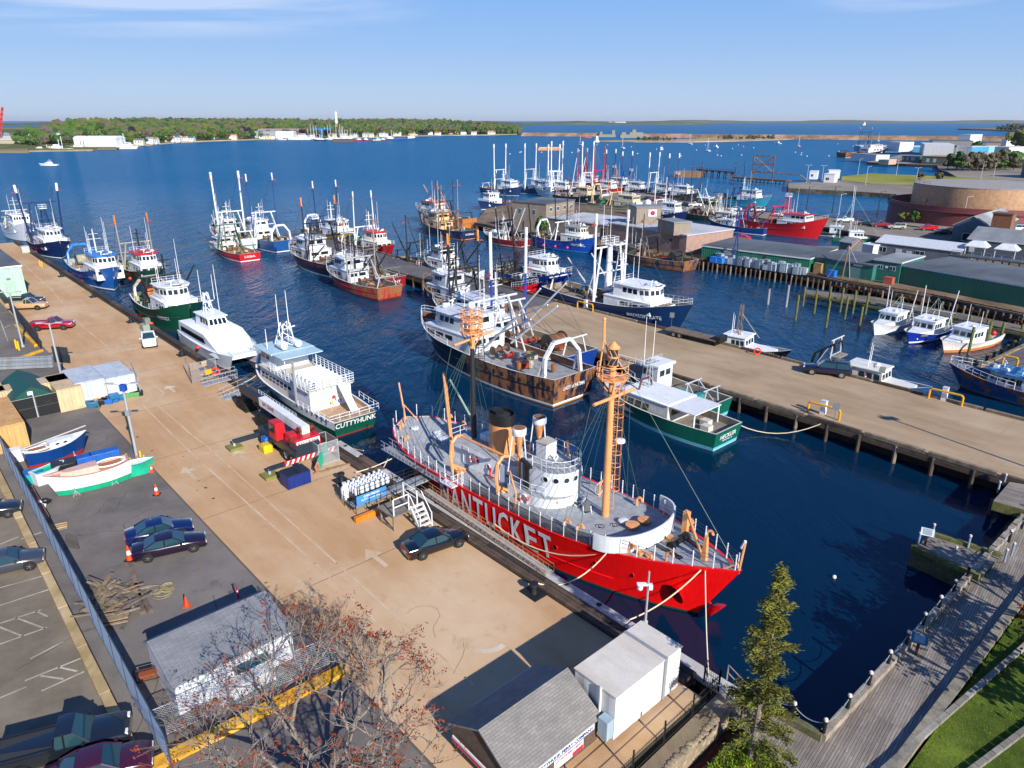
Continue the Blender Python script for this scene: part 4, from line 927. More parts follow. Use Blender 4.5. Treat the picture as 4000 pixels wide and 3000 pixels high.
mb.tube((fm.x-.9,fm.y,17.4),(fm.x-.95,fm.y,19.0),.1,buff,n=6).ball((fm.x-.95,fm.y,19.0),.14,buff,6,5);mb.build('topmast',foremast)
MB().tube((fm.x+.3,fm.y-2.3,13.55),(fm.x+.3,fm.y+2.3,13.55),.12,buff,n=7).build('yard',foremast)
def cagelad(parent,c,z0,z1,m,dx=.0,dy=.42):
    mb = MB();x,y = c.x+dx,c.y+dy
    for sd in (-.22,.22): mb.tube((x+sd,y,z0),(x+sd,y,z1),.03,m,n=4)
    z = z0
    while z < z1: mb.tube((x-.22,y,z),(x+.22,y,z),.02,m,n=3);z += .32
    z = z0+1.6
    while z < z1: mb.torus((x,y+.32,z),.38,.03,m,'z',12,4);z += 1.0
    for a in (.3,.8,1.3,1.85,2.4,2.85): mb.tube((x+.38*math.cos(a),y+.32+.38*math.sin(a),z0+1.6),(x+.38*math.cos(a),y+.32+.38*math.sin(a),z1),.02,m,n=3)
    mb.build('caged_ladder',parent)
cagelad(foremast,fm,4.2,14.2,buff,.15)
MB().lathe((fm.x+.3,fm.y+.9,9.6),[(.05,0),(.4,.12),(.4,.3),(.05,.42)],P(WHITE),12).tube((fm.x,fm.y,9.5),(fm.x+.3,fm.y+.9,9.6),.05,buff).build('radome',foremast)
mmx = Vector((lx(10.2),.5,0));black = P('#23262a',.5)
mb = MB();mb.lathe((mmx.x,mmx.y,4.0),[(.28,0),(.2,9.6)],black,10);mb.lathe((mmx.x,mmx.y,13.6),[(.24,0),(.2,2.2)],buff,10);mainmast = mb.build('mainmast',ship)
platform(mainmast,mmx,.95,15.0,buff).build('lantern_platform',mainmast)
mb = platform(mainmast,mmx,.95,16.15,buff,.85);mb.lathe((mmx.x,mmx.y,15.1),[(.33,0),(.33,.35),(.2,.9)],buff,10);mb.build('lantern_platform',mainmast)
MB().ball((mmx.x,mmx.y,17.35),.34,P('#e8eaec',.3),12,8).tube((mmx.x,mmx.y,16.2),(mmx.x,mmx.y,17.1),.12,buff).build('mast_radome',mainmast)
MB().torus((mmx.x,mmx.y,15.7),.34,.1,P('#c8ccd4',.2),'z',12,5).build('lantern',mainmast)
MB().tube((mmx.x+.3,mmx.y-2.2,14.35),(mmx.x+.3,mmx.y+2.2,14.75),.11,buff,n=7).build('yard',mainmast)
cagelad(mainmast,mmx,10,14.6,black,.15)
wires(ship,[((mmx.x,mmx.y-.2,14.4),(lx(6+i*1.2),sd*3.6,3.3)) for i in range(4) for sd in (1,-1)]+[((fm.x,fm.y,14.4),(lx(22.6+i*1.3),sd*3.9,3.3)) for i in range(4) for sd in (1,-1)]+[((fm.x,fm.y,17),(lx(37),0,4.8)),((mmx.x,mmx.y,16.6),(fm.x,fm.y,14.8)),((fm.x,fm.y+2.2,13.5),(lx(25),3.9,3.3)),((fm.x,fm.y-2.2,13.5),(lx(25),-3.9,3.3)),((mmx.x,mmx.y-2.2,14.4),(lx(9),-3.9,3.3)),((mmx.x,mmx.y+2.2,14.7),(lx(9),3.9,3.3))],.018,'#39534a')
# davits and booms
def davit(s0,y,out,top,k=.15):
    mb = MB();x = lx(s0)
    mb.path([(x,y+.7,3.2),(x,y-.15,4.4),(x-.1,y-.3,5.6),(x,y+.1,6.6),(x+.2,y+1.2,7.0)] if not out else [(x,y,3.2),(x,y-.25,4.9),(x,y-.1,6.2),(x,y+.5,6.7),(x+.1,y+1.0,6.6)],k,buff,n=6)
    mb.beam((x,y+.8,3.2),(x,y-.1,4.1),.18,.22,buff);mb.beam((x+.6,y+.9,3.6),(x-.1,y-.1,4.2),.16,.16,buff);mb.box((x+.1,y+.5,3.15),(.9,1.2,.22),buff);mb.build('davit',ship)
davit(11.6,-3.1,True,7);davit(17.2,-2.9,True,7);
MB().tube((lx(11.7),-2.2,6.6),(lx(17.2),-2.1,6.6),.11,buff,n=6).build('davit_spar',ship)
MB().tube((lx(11.2),-2.8,4.5),(lx(4.6),1.6,9.6),.12,buff,n=6).tube((lx(10.9),-2.4,4.5),(lx(4.8),1.7,9.2),.06,buff).build('cargo_boom',ship)
MB().tube((lx(10.8),1.4,4.4),(lx(5.2),1.9,9.0),.1,P('#8fa79b'),n=6).build('cargo_boom',ship)
MB().path([(lx(19.6),-3.4,3.2),(lx(19.7),-3.3,4.6),(lx(18.8),-2.9,5.4),(lx(17.9),-2.3,5.6)],.09,buff,n=6).build('davit',ship)
MB().path([(lx(23.2),2.6,3.2),(lx(23.2),2.6,4.8),(lx(23.5),2.9,5.2),(lx(23.9),3.2,5.0)],.1,buff,n=6).torus((lx(23.3),2.5,4.4),.55,.02,wht,'x',12,4).build('davit',ship)
MB().tube((lx(.4),-.1,3.9),(lx(-.9),.2,7.5),.09,buff).tube((lx(1.2),-.8,3.9),(lx(-.1),.1,5.4),.06,buff).tube((lx(1.2),.8,3.9),(lx(-.1),.1,5.4),.06,buff).build('flagstaff',ship)
MB().tube((lx(37.0),0,4.6),(lx(37.2),0,7.0),.08,buff).tube((lx(37.0),0,5.4),(lx(36.0),-.5,4.6),.05,buff).tube((lx(37.0),0,5.4),(lx(36.0),.5,4.6),.05,buff).tube((lx(37.0),0,6.5),(lx(37.2),0,7.1),.1,P(WHITE)).build('jackstaff',ship)
MB().box((lx(34.6),-.2,4.3),(.42,.36,2.0),buff,top=(.45,.6)).lathe((lx(34.6),-.2,4.25),[(.5,0),(.5,.14)],buff,12).build('crane_post',ship)
MB().tube((lx(34.3),.1,4.4),(lx(31.6),2.1,6.0),.12,buff,n=6).box((lx(31.6),2.1,4.1),(.4,.4,1.9),buff).build('anchor_boom',ship)
# windlass, chains, capstans, bitts and vents
mb = MB();mb.box((lx(32.0),.7,3.95),(2.2,.9,.25),P('#c08a48',rust=.2));mb.lathe((lx(32.0),.7,4.35),[(.35,-1),(.35,-.8),(.2,-.75),(.2,.75),(.35,.8),(.35,1)],blk,12,axis='y');mb.beam((lx(31.0),-.6,4.1),(lx(33.4),-1.0,4.3),.35,.3,blk);mb.beam((lx(31.5),1.6,4.1),(lx(34.0),.9,4.4),.4,.3,blk);mb.build('windlass',ship)
for s_,y in ((28.3,.3),(28.5,1.5)): MB().lathe((lx(s_),y,3.3),[(.45,0),(.42,.1),(.3,.4),(.32,.6),(.52,.82),(.54,.95),(.05,1.0)],buff,16).build('capstan',ship)
for s_,y in ((27.2,-.3),(27.6,.9),(26.6,-1.2)): MB().tube((lx(s_),y,3.3),(lx(s_),y,3.9),.06,buff).torus((lx(s_),y,3.95),.24,.03,blk,'z',12,4).build('valve_wheel',ship)
for s_,y in ((31.0,-2.3),(31.6,-2.2)): MB().lathe((lx(s_),y,3.8),[(.22,0),(.22,.5),(.28,.52),(.28,.62)],buff,10).build('bollard',ship)
for s_,y in ((24.6,-3.0),(25.8,-2.9),(30.3,-2.7),(32.8,-1.9),(26.4,3.3),(31.2,2.9),(33.2,2.3),(5.2,3.2),(3.2,3.1),(7,3.1),(12.5,-3.3),(2.0,-1.9),(4.2,-2.9)):
    z = LH.sheer(s_/LL);MB().path([(lx(s_),y,z),(lx(s_),y,z+.55),(lx(s_)+.15,y+.05,z+.72),(lx(s_)+.35,y+.1,z+.7),(lx(s_)+.45,y+.1,z+.45)],.1,buff,n=6).build('gooseneck_vent',ship)
for s_,y in ((2.6,-.6),(4.6,.6),(27.3,.5)): MB().lathe((lx(s_),y,LH.sheer(s_/LL)+.02),[(.4,0),(.4,.15),(.3,.2)],wht,14).build('deck_hatch',ship)
MB().box((lx(26.9),-.2,3.3),(1.1,.8,.3),wht).build('hatch',ship)
mb = MB()
def table(mb,x,y,z):
    mb.box((x,y,z+.7),(1.7,.8,.06),wht)
    for a in (-.6,.6): mb.beam((x+a,y-.35,z),(x+a,y+.3,z+.7),.06,.06,wht);mb.beam((x+a,y+.35,z),(x+a,y-.3,z+.7),.06,.06,wht)
table(mb,lx(6.2),-.3,3.3);tb = mb.build('table',None);tag(tb,'white folding table on the grey stern deck of the red lightship','table');tb.parent = None;tb.matrix_world = ship.matrix_world.copy() if False else Matrix.Translation(ship.location) @ Matrix.Rotation(ship.rotation_euler.z,4,'Z')
mb = MB();mb.box((lx(8.0),1.7,4.0),(1.6,.7,.06),wht)
for a in (-.7,.7): mb.box((lx(8.0)+a,1.7,3.3),(.06,.6,.7),wht)
tb = mb.build('table',None);tag(tb,'second white table on the lightship stern, closer to the far rail','table');tb.matrix_world = Matrix.Translation(ship.location) @ Matrix.Rotation(ship.rotation_euler.z,4,'Z')
for (s_,y,rz_),lab in zip(((23.0,.4,.6),(24.3,-.1,2.4)),('white slatted deck chair folded open beside the bridge of the red lightship','white deck chair with dark seat on lightship deck nearer the foremast')):
    t = thing('deck_chair',lab,'chair',(0,0,0),0,'deck chairs on the lightship');wp = Matrix.Rotation(ship.rotation_euler.z,4,'Z') @ Vector((lx(s_),y,3.25));t.location = wp+ship.location;t.rotation_euler.z = ship.rotation_euler.z+rz_
    mb = MB()
    for a in (-.3,.3): mb.beam((-.5,a,0),(.4,a,.75),.06,.06,wht).beam((.4,a,0),(-.35,a,.5),.06,.06,wht)
    mb.build('frame',t);MB().beam((-.4,0,.36),(.15,0,.4),.5,.05,P('#2c3338')).build('seat',t);MB().beam((.15,0,.42),(.5,0,1.1),.5,.05,P('#2c3338') if s_ > 24 else wht).build('backrest',t)
# stepped gangway hanging along the lightship quarter and the ramp from the wharf
def truss(name,label,p,q,w,h,m,floor,cat='gangway'):
    p = Vector(p);q = Vector(q);d = (q-p).normalized();n_ = Vector((-d.y,d.x,0)).normalized()*w/2;t = thing(name,label,cat,p);k = max(3,int((q-p).length/.55));P0 = p;
    mb = MB()
    for sd in (1,-1):
        for z in (0,h*.5,h): mb.tube(n_*sd+Vector((0,0,z)),q-p+n_*sd+Vector((0,0,z)),.035,m,n=4)
        for i in range(k): a = (q-p)*(i/k)+n_*sd;b = (q-p)*((i+1)/k)+n_*sd;mb.tube(a,b+Vector((0,0,h*.5)),.02,m,n=3);mb.tube(b,b+Vector((0,0,h if i % 3 == 0 else h*.5)),.025,m,n=3)
    mb.build('handrail',t);mb = MB();mb.beam((0,0,-.02),q-p-Vector((0,0,.02)),w,.08,floor);mb.build('walkway',t,smooth=False);return t
alu = P('#a9adb2',.5,.2,metal=.3)
def LP_(s,w_,z): p = LS+LU*s+LW*w_;return Vector((p.x,p.y,z))
truss('boarding_gangway','long grey gangway slung along the stern quarter of the red lightship',LP_(2.8,-4.0,2.9),LP_(12.6,-4.4,3.1),.9,.85,alu,alu)
truss('aluminium_gangway','rusty sided aluminium gangway sloping down beside the NANTUCKET lettering',Q(-19.0,.2,2.25),Q(-3.6,-.1,1.98),.8,.6,P('#9a7a52',rust=.3),P('#a8a8a4',.7,.3))
t = thing('boarding_platform','small white railed platform at the top of the lightship gangway','platform',LP_(13.2,-4.3,3.3),math.atan2(LU.y,LU.x));MB().box((0,0,0),(1.6,1.3,.1),wht).build('platform',t)
mb = MB();rail(mb,[(-.8,-.6,.1),(.8,-.6,.1),(.8,.6,.1)],1.0,m,.03,2,.8);mb.build('railing',t)
# ================================================================ the fishing fleet
OUT = R(132)     # bows pointing out to the harbour
G1 = 'draggers moored along the left wharf';G2 = 'draggers moored on the near side of the long pier';G3 = 'draggers on the far side of the long pier';G4 = 'boats along the packing wharf';G5 = 'boats at the parking pier'
dragger('fishing_trawler','white trawler with folded arm at the left edge, behind the navy trawler',(112,945),24,HEAD,7,3.0,5.5,'#c9ced6','#c9ced6','#3a4a60',hs=WHITE,fold=(6,1,5,'#b8bcc2'),polem='#b8bcc2',group=G1,detail=1,seed=4)
dragger('fishing_trawler','navy trawler with two tall dark blue booms, farthest along the tan wharf',(205,1018,'Q',4.6),27,HEAD,7.6,2.8,4.8,'#122a5c',WHITE,'#23304c',poles=17.0,polem='#16305f',tip='#e4e4e0',group=G1,mastm='#16305f',galm='#16305f',nest=True,title='KELLY',galh=10.5,poler=.26,lean=.06,fold=(-9,.3,4,'#b0b4b8'))
dragger('fishing_trawler','bright blue trawler with a blue wheelhouse roof and light blue stern gantry',(437,1141,'Q',4.4),29,HEAD,7.4,2.8,5.2,'#1f5fae',WHITE,'#1a3a66',roof='#2a78c4',gantry=('#2f7fd0',4.2),polem='#c8ccd0',group=G1,ant=6,title='FJORD',clut=9,galm='#2f7fd0',gal=False,stripe=None,drumc='#b0a890',hs_pos=(.02,.22),deck='#9aa0a4')
dragger('fishing_trawler','green hulled trawler with a red wheelhouse roof, outboard of the bright blue one',(655,1118,'Q',12.2),24,HEAD,6.6,2.4,4.0,'#1c4a34','#6b3a22','#5a2f20',roof='#c8201c',poles=13.5,polem='#9a938a',tip='#c87a40',group=G1,mastm='#2a2426',rustaft=.3,deck='#3c6a4a',galh=6)
dragger('fishing_trawler','dark green trawler with white wheelhouse and round bow rail at the wharf',(748,1308,'Q',4.8),22,HEAD,7.6,3.2,5.4,'#0f4a38','#0f4a38','#3a3028',gantry=('#b0a898',3.8),group=G1,title='OSPREY',deck='#34604a',mastm='#22242a',galm='#2a2c30',drumc='#c87840',cap=WHITE,roof='#d8dcd8',rust=.0,fold=(4,2.0,7,'#26282c'),full=.7,ant=4)
# pier, near side
dragger('fishing_trawler','low red dragger with white deckhouse at the outer end of the pier',(862,985,'P',-4.6),20,OUT,6.4,1.9,3.0,'#c01a22',WHITE,'#c01a22',poles=0,polem='#6a7a70',group=G2,top2=True,deck='#a88a60',trans='LIGIA',hs_pos=(-.3,.1),lower=1.5,upper=1.4,galm='#2f5a48',hs='#dcd8cc',galh=6.5,title=None,fold=(2,.8,9,'#9a9a92'))
dragger('fishing_trawler','rust streaked dragger with green gallows tied behind the low red dragger',(925,930,'P',1.8),21,OUT,6.2,2.2,3.6,'#7a1c22',WHITE,'#5a2a20',rustaft=.55,polem='#2f5a48',group=G2,galm='#2f6a50',hs='#d8d4c4',fold=(-3,1,8,'#8a8c88'),trans='FISHER',galh=6.5)
dragger('fishing_trawler','white bowed scalloper with two tall white booms at the pier head',(835,950,'P',0.6),21,OUT,7.4,3.0,5.6,'#c8ccce','#2a3a5a','#2a3a5a',poles=19.5,polem='#d8dcde',tip='#d8dcde',group=G2,ant=4,poler=.26,title=None,galm=WHITE,mastm=WHITE,galh=7)
dragger('fishing_trawler','blue bowed scalloper with blue booms beside the white bowed one',(885,952,'P',7.4),26,OUT,7.2,2.8,5.2,'#1d4f8c',WHITE,'#1a3a66',poles=19.0,polem='#1d3f80',tip='#d8dcde',group=G2,ant=4,galm=WHITE,mastm=WHITE,gantry=(WHITE,4.5),galh=7,title=None)
dragger('fishing_trawler','black hulled dragger with tall black booms and a dark red stripe along its side',(1098,1030,'P',4.2),27,OUT,8.4,2.7,4.8,'#161a26',WHITE,'#d8ccb8',poles=16.2,polem='#1c1c20',tip='#c88a60',group=G2,trans='QUEEN of PEACE',galm='#20242a',mastm='#20242a',nest=True,seed=8,clut=10,hs='#d4d6d6',stripe='#6a1c2c',fold=(-7,.5,4.6,'#1c1c20'),gantry=('#20242a',2.6),galh=8.6,rust=.18)
dragger('fishing_trawler','crimson dragger with a rusty orange stern and grey booms',(1374,1088,'P',-0.3),24,OUT,6.8,2.3,4.3,'#a81a22','#7a2a1a','#5a1c18',poles=15.0,polem='#8f8a86',group=G2,rustaft=.34,hs='#c8ced6',roof='#d0d4d8',mastm='#2a2426',boomc='#2a2a2e',seed=9,galm='#a8a8a8')
dragger('fishing_trawler','darker red dragger squeezed between the crimson dragger and the pier',(1440,1048,'P',5.4),24.5,OUT,6.2,2.2,3.8,'#8c1a26','#7a2a1a','#5a1c18',polem='#3a3a3e',group=G2,trans='FLINT',hs='#b8bcc0',top2=False,galm='#6a6a6a',fold=(-5,.6,6,'#2a2a2e'))
dragger('fishing_trawler','dark green black hulled dragger with orange tipped booms and yellow trim',(1652,1180,'P',4.9),21,OUT,6.9,2.5,4.2,'#1c2c34','#8a6a40','#4a3a2a',poles=14.0,polem='#1c1c20',tip='#e8981c',group=G2,rustaft=.36,galm='#26262a',mastm='#26262a',boomc='#1c1c20',cap='#9a8a70',railm='#c08a3a',hs='#c8ccd0',seed=11,galh=6,ant=4)
T_,LD = dragger('fishing_trawler','large black dragger with rusty flanks and a white stern gantry, outboard of the blue one',(1690,1360,'P',-12.0),31.5,OUT,8.8,3.3,5.4,'#0d1530',WHITE,'#b8863c',poles=0,polem='#d8dadc',group=G2,rustaft=.50,gantry=('#d4d6d8',4.4),galm='#c8ccd0',mastm='#b0b4b8',trans='LADY of FATIMA',hs='#d4d8dc',roof='#c8ccd2',deck='#9a9ca0',seed=12,clut=14,inner='#6a4630',fold=(-8.5,.6,7.5,'#d8dadc'),hs_pos=(.04,.26),ant=2,boomc='#c8ccd0',full=.66,galh=7.5)
for i in range(8):
    c = -15+i*1.5;p = LD.on(c,2.2,1,.05);q = LD.on(c+.5,2.2,1,.05);f = MB();f.face([p,q,q+Vector((0,0,.5)),p+Vector((0,0,.5))],flat('#0e0a08',1));f.build('freeing_port',T_,smooth=False)
T_,_H = dragger('fishing_trawler','dark blue dragger with blue and white booms between the black dragger and the pier',(1872,1243,'P',-3.8),34,OUT,7.0,2.7,4.5,'#123a8c','#7a3a20','#6a3420',poles=17.5,polem='#1540a0',tip='#dfe3e6',group=G2,hs='#d0d4d8',roof='#c8ccd2',boomc='#d8dadc',mastm='#d8dadc',galm='#c8ccd0',seed=13,clut=12,fold=(-9,.3,9,'#d8dadc'),ant=3,poler=.2,tipl=6.5,drumc='#7a5030')
# pier, far side
dragger('fishing_trawler','navy and yellow trawler with a white wheelhouse and white stern gantry off the pier head',(1508,950,'P',24.5),26,HEAD,7.2,2.6,4.6,'#16264a','#c89a3a','#23304c',poles=16.5,polem='#16305f',tip='#e4e4e0',group=G3,gantry=(WHITE,4.6),mastm=WHITE,stripe='#c89a3a')
dragger('fishing_trawler','red and white trawler with two leaning white booms behind the pier',(1585,1008,'P',22.2),23,HEAD,6.6,2.4,4.0,'#b81c22',WHITE,'#7a1c18',poles=15.5,polem='#dcdcd8',tip='#dcdcd8',group=G3,roof='#c8201c',hs='#dcd8cc',galm=WHITE,mastm=WHITE,lean=-.03,drumc='#1f8a6a')
dragger('fishing_trawler','grey green open dragger with bare boom frame behind the asphalt pier',(1815,1060,'P',20.4),17,HEAD,5.2,1.8,2.8,'#3a5a5c','#5a4a3a','#3a3028',polem='#26262a',group=G3,top2=False,hs='#8aa6a4',roof='#4a6a68',galm='#26262a',fold=(-6,.6,9,'#26302a'),poles=12.5,tip=None)
dragger('fishing_trawler','white hulled dragger with a black trimmed wheelhouse and tubs, behind the asphalt pier',(1815,1040,'P',20.6),18,OUT,6.2,2.3,4.0,'#c4ccd8','#7a2026','#7a2026',polem='#26262a',group=G3,hs='#d8dcde',roof='#3a4a4a',mastm='#2a2a2e',fold=(-7,1.0,8,'#1c1c20'),clut=9,hs_pos=(.1,.32))
dragger('fishing_trawler','royal blue scalloper with a white rounded wheelhouse and winged emblem on its bow',(2302,1135,'P',27.2),21,HEAD,7.4,2.8,5.0,'#123c9a',WHITE,'#23304c',poles=0,polem='#26262a',group=G3,title='GUIDING',hs=WHITE,galm='#3a2a2a',boomc='#6a4a3a',deck='#8a8c80',side=-1,fold=(-3,.6,14,'#2a2020'),ant=1)
dragger('fishing_trawler','short red dragger with white name on its bow tight against the pier',(2192,1153,'P',19.8),12,HEAD,5.2,2.2,3.6,'#c41420',WHITE,'#7a1c18',poles=0,polem='#1c1c20',group=G3,title='JENNY C',hs='#3a4a5a',roof='#26303a',top2=False,galm='#26262a',fold=(-2,.5,15,'#1c1416'),side=-1,ant=0)
T_,MH = dragger('fishing_trawler','deep blue scalloper with a white tower mast and white booms beyond the pier',(2715,1290,'P',21.2),30,HEAD,8.4,3.4,5.4,'#0f3260',WHITE,'#23304c',poles=17.8,polem='#dfe3e6',tip='#dfe3e6',group=G3,mastm='#dfe3e6',galm='#dfe3e6',title='MADISON KATE',hs=WHITE,top2=True,lower=1.9,upper=2.2,cap=WHITE,stripe=None,seed=15,poler=.23,galh=9.5,hs_pos=(.12,.3),fold=(-7,.5,7,'#b8bcc0'))
MB().lathe((-2.2,0,5),[(.75,0),(.55,4),(.42,7.6)],P('#dfe3e6'),10).box((-1.7,0,8.2),(1.0,.3,.25),P(WHITE)).box((-1.6,0,9.6),(1.6,.3,.2),P(WHITE)).build('tower_mast',T_);cn_ = MB();cn_.box((-2.2,0,12.5),(1.9,2.2,.12),P(WHITE));rail(cn_,[(-3.1,-1.1,12.6),(-1.3,-1.1,12.6),(-1.3,1.1,12.6),(-3.1,1.1,12.6),(-3.1,-1.1,12.6)],1.2,P(WHITE),.05,3,1);cn_.build('crows_nest',T_)
antennas(T_,[(-3,-.9,13,6),(-3,.9,13,6.4)])
# packing wharf boats
dragger('fishing_trawler','navy and orange dragger with rust topped masts off the end of the packing wharf',(1662,905),24,R(131),7.4,2.5,4.4,'#10264a','#c87a3a','#4a2a1c',poles=16,polem='#8a8684',group=G4,hs='#d0b48c',roof='#7a6a5a',galm='#8a5a3a',mastm='#c8854a',trans='CORAL',seed=16,rust=.25,boomc='#b88a5a',stripe=None,cap='#d8a070',deck='#9a8a70')
dragger('fishing_trawler','orange bowed dragger with a red roofed house half hidden behind the navy and orange one',(1640,862),30,R(131),7.0,3.0,5.0,'#b8743c','#8a5a3a','#4a2a1c',polem='#2a2426',group=G4,roof='#c8321c',hs='#dcdcd4',galm='#2a2426',fold=(8,.5,10,'#c88a5a'),trans=None,detail=1,poles=14)
dragger('fishing_trawler','small dark red tug like dragger with a white wheelhouse forward',(1900,945),15.5,R(140),5.2,1.8,3.0,'#7a1418','#b8a890','#5a1c18',poles=0,polem='#e8281c',group=G4,top2=False,hs=WHITE,mastm=WHITE,galm='#8a8a88',fold=(-4,.3,9,'#c8ccd0'),deck='#9a8a78')
dragger('fishing_trawler','bright blue dragger moored bow to the right under the long brown warehouse',(2322,993),22,HEAD,6.6,2.5,4.6,'#0f48a8','#2a7ac0','#23304c',poles=0,polem='#26262a',group=G4,title='SENTINEL',hs='#dcdcd4',roof='#9a9286',galm=WHITE,gantry=(WHITE,5.0),side=-1,fold=(-1,.4,14,'#1c1c20'))
dragger('fishing_trawler','brown rusted dragger with a big net reel, stern towards the green fish house',(2368,1003),27,OUT,6.8,2.2,3.6,'#16304a','#7a4a2a','#5a3420',poles=12,polem='#3a3030',group=G4,rustaft=.62,hs='#8a7a68',roof='#6a5a50',galm='#3a3432',drumc='#26282a',top2=False,deck='#7a5a3a',seed=18)
dragger('fishing_trawler','white and navy boat beside the tall brown warehouse on the packing wharf',(1878,822),19,R(220),6.0,2.2,3.8,'#16305f',WHITE,'#23304c',poles=13,polem='#16223c',group=G4,hs=WHITE,detail=1,seed=19)
for i,(x,y,c,tip,lab) in enumerate(((2030,768,'#d8dcde','#b04a30','leftmost of the white scallopers rafted behind the tall brown warehouse'),(2092,762,'#e0e2e4','#b04a30','second white scalloper from the left behind the tall brown warehouse'),
        (2150,765,'#d8dcde','#d0a040','third white scalloper from the left behind the tall brown warehouse'),(2205,768,'#e0e2e4','#e0e2e4','fourth white scalloper from the left behind the tall brown warehouse'),(2245,775,'#e0e2e4','#e0e2e4','rightmost white scalloper of the raft behind the tall brown warehouse'))):
    dragger('scalloper',lab,(x,y),26,R(133) if i % 2 else R(-47),7.4,2.6,4.6,'#c0c8d0' if i % 2 else '#22406a',WHITE,'#23304c',poles=22+i % 2*1.5,polem=c,tip=c,group='white scallopers rafted together',hs=WHITE,mastm=c,galm=c,detail=1,seed=20+i,clut=3,poler=.3,galh=9)
dragger('fishing_trawler','buff and black trawler with a yellow mast behind the brown warehouse',(2330,800),24,HEAD,7,2.5,4.2,'#23262e','#c8a070','#4a3a2a',poles=0,polem='#c8a05a',group=G4,hs='#c8b490',roof='#d8b480',mastm='#d0a860',galm='#b87a4a',detail=1,fold=(3,.5,16,'#e0e2e4'),poler=.3)
dragger('fishing_trawler','cream trawler with a huge cream stern gantry and green and red net reels',(2515,838),27,HEAD,7.4,2.4,4.2,'#b8a880','#b02020','#5a2a20',poles=0,polem='#b87a4a',group=G4,hs='#c8c0a0',roof='#d8d0b0',gantry=('#d8c08c',7.5),galm='#d8c08c',mastm='#c8a87a',drumc='#1f7a4a',detail=1,seed=25,fold=(-3,.4,15,'#c87a4a'))
dragger('fishing_trawler','navy hulled trawler with a white house beyond the small brown tower',(2672,872),20,HEAD,6.2,2.3,4.0,'#122a5c',WHITE,'#23304c',poles=14,polem=WHITE,group=G4,hs=WHITE,mastm=WHITE,galm=WHITE,detail=1,seed=26)
dragger('fishing_trawler','dark green rusty dragger with a cream mast beside the parking pier',(2905,880),24,HEAD,6.4,2.1,3.6,'#1c3a30','#6a4a30','#4a2a1c',poles=0,polem='#d8dad8',group=G5,rust=.4,hs='#c8ccc4',top2=False,mastm='#d8dad8',galm='#c8c0a0',detail=1,seed=27,drumc='#5a3a2a',fold=(-5,.4,9,'#d8dad8'),roof='#d8d8d0',nest=True)
dragger('fishing_trawler','blue dragger with white rails and tall blue posts on the near side of its basin',(2780,895),20,R(134),6.0,2.0,3.2,'#143c80',WHITE,'#23304c',poles=13.5,polem='#143c8c',group=G5,hs='#d0d8e0',galm='#143c8c',mastm='#143c8c',detail=1,seed=28,top2=False,fold=(-6,.4,6,'#143c8c'))
dragger('fishing_trawler','big bright red trawler with a white wheelhouse and red mast frame beside the parking pier',(3200,938),27,R(-50),8.2,3.6,6.4,'#c4141c','#1c4a78','#8a1418',poles=0,polem='#c41c2a',group=G5,hs='#e0e2e4',roof='#c4141c',gantry=('#a8141c',4.8),galm='#c41c2a',mastm='#c41c2a',detail=1,seed=29,nest=True,stripe=None,top2=True,lower=1.6,upper=1.9,cap='#c4141c')
dragger('fishing_trawler','turquoise hulled dragger with white wheelhouse on the far side of the parking pier',(2992,812),26,HEAD,7.0,2.4,4.2,'#2f9ab0','#2f9ab0','#1c5a6a',poles=17,polem='#1c2430',group=G5,hs='#e0e6e6',roof='#8ac0c8',galm='#1c2430',drumc='#1c1e22',detail=1,seed=30,mastm='#c8d8dc')
for i,(x,y,ang,hc,pc,tc,lab,nest) in enumerate(((2345,742,HEAD,'#8a1a28','#b01c30','#c8b0b0','red hulled scalloper farthest out at the tip of the parking pier',False),(2420,770,HEAD,'#c0282c','#b01c30','#b01c30','scarlet scalloper with lowered red booms at the parking pier tip',False),
        (2460,752,HEAD,'#14264c','#16305f','#e0e2e4','navy scalloper with a high white crow nest at the parking pier tip',True),(2530,772,HEAD,'#14264c','#1a3a78','#e0e2e4','navy scalloper with blue booms and lamp bar next along the parking pier',True),
        (2640,782,HEAD,'#1d4f8c','#e0e2e4','#e0e2e4','blue hulled boat with tall white booms along the parking pier',False),(2720,792,HEAD,'#2a3a48','#2a4a80','#e0e2e4','slate hulled scalloper with blue booms and white crow nest',True))):
    dragger('scalloper',lab,(x,y),25,ang,7.0,2.4,4.2,hc,WHITE,'#23304c',poles=19 if i != 1 else 21,polem=pc,tip=tc,group='scallopers along the outer parking pier',hs=WHITE,mastm=pc,galm=pc,detail=1,seed=40+i,clut=3,poler=.25,nest=nest,galh=9,fold=(-6,.3,12,pc) if i in (1,3) else None)
dragger('fishing_trawler','dark net laden boat with a big black net reel beside the turquoise dragger',(2800,815),20,HEAD,6.6,2.2,3.4,'#26303a','#3a3a3a','#26262a',poles=17,polem='#1c2430',group=G5,hs='#5a6a6a',drumc='#1a1c22',detail=1,seed=51,top2=False)
lobster('lobster_boat','green hulled lobster boat with white house and tall masts near the parked trucks',(3432,950),13,R(-20),4.4,'#1c6a4c','#1c6a4c','#e0e2e4',G5,masts=15,bottom='#26402a')
lobster('lobster_boat','dark hulled lobster boat just left of the green one near the trucks',(3345,930),12,R(-30),4.0,'#26384a','#8ac0c8','#c8d4d8',G5,masts=None)
# far working vessels
dragger('fishing_trawler','long black vessel with a red bow and three dark mast towers at the far quay',(3450,612),60,R(25),13,4.2,8.5,'#14182a',WHITE,'#8a2a20',poles=26,polem='#26304a',tip='#c8d0d8',hs='#dfe3e6',roof='#c8a8a0',detail=1,seed=60,lower=4,upper=3,galh=18,nest=True,rustaft=.22,cap='#c4242c',group='vessels at the far quay')
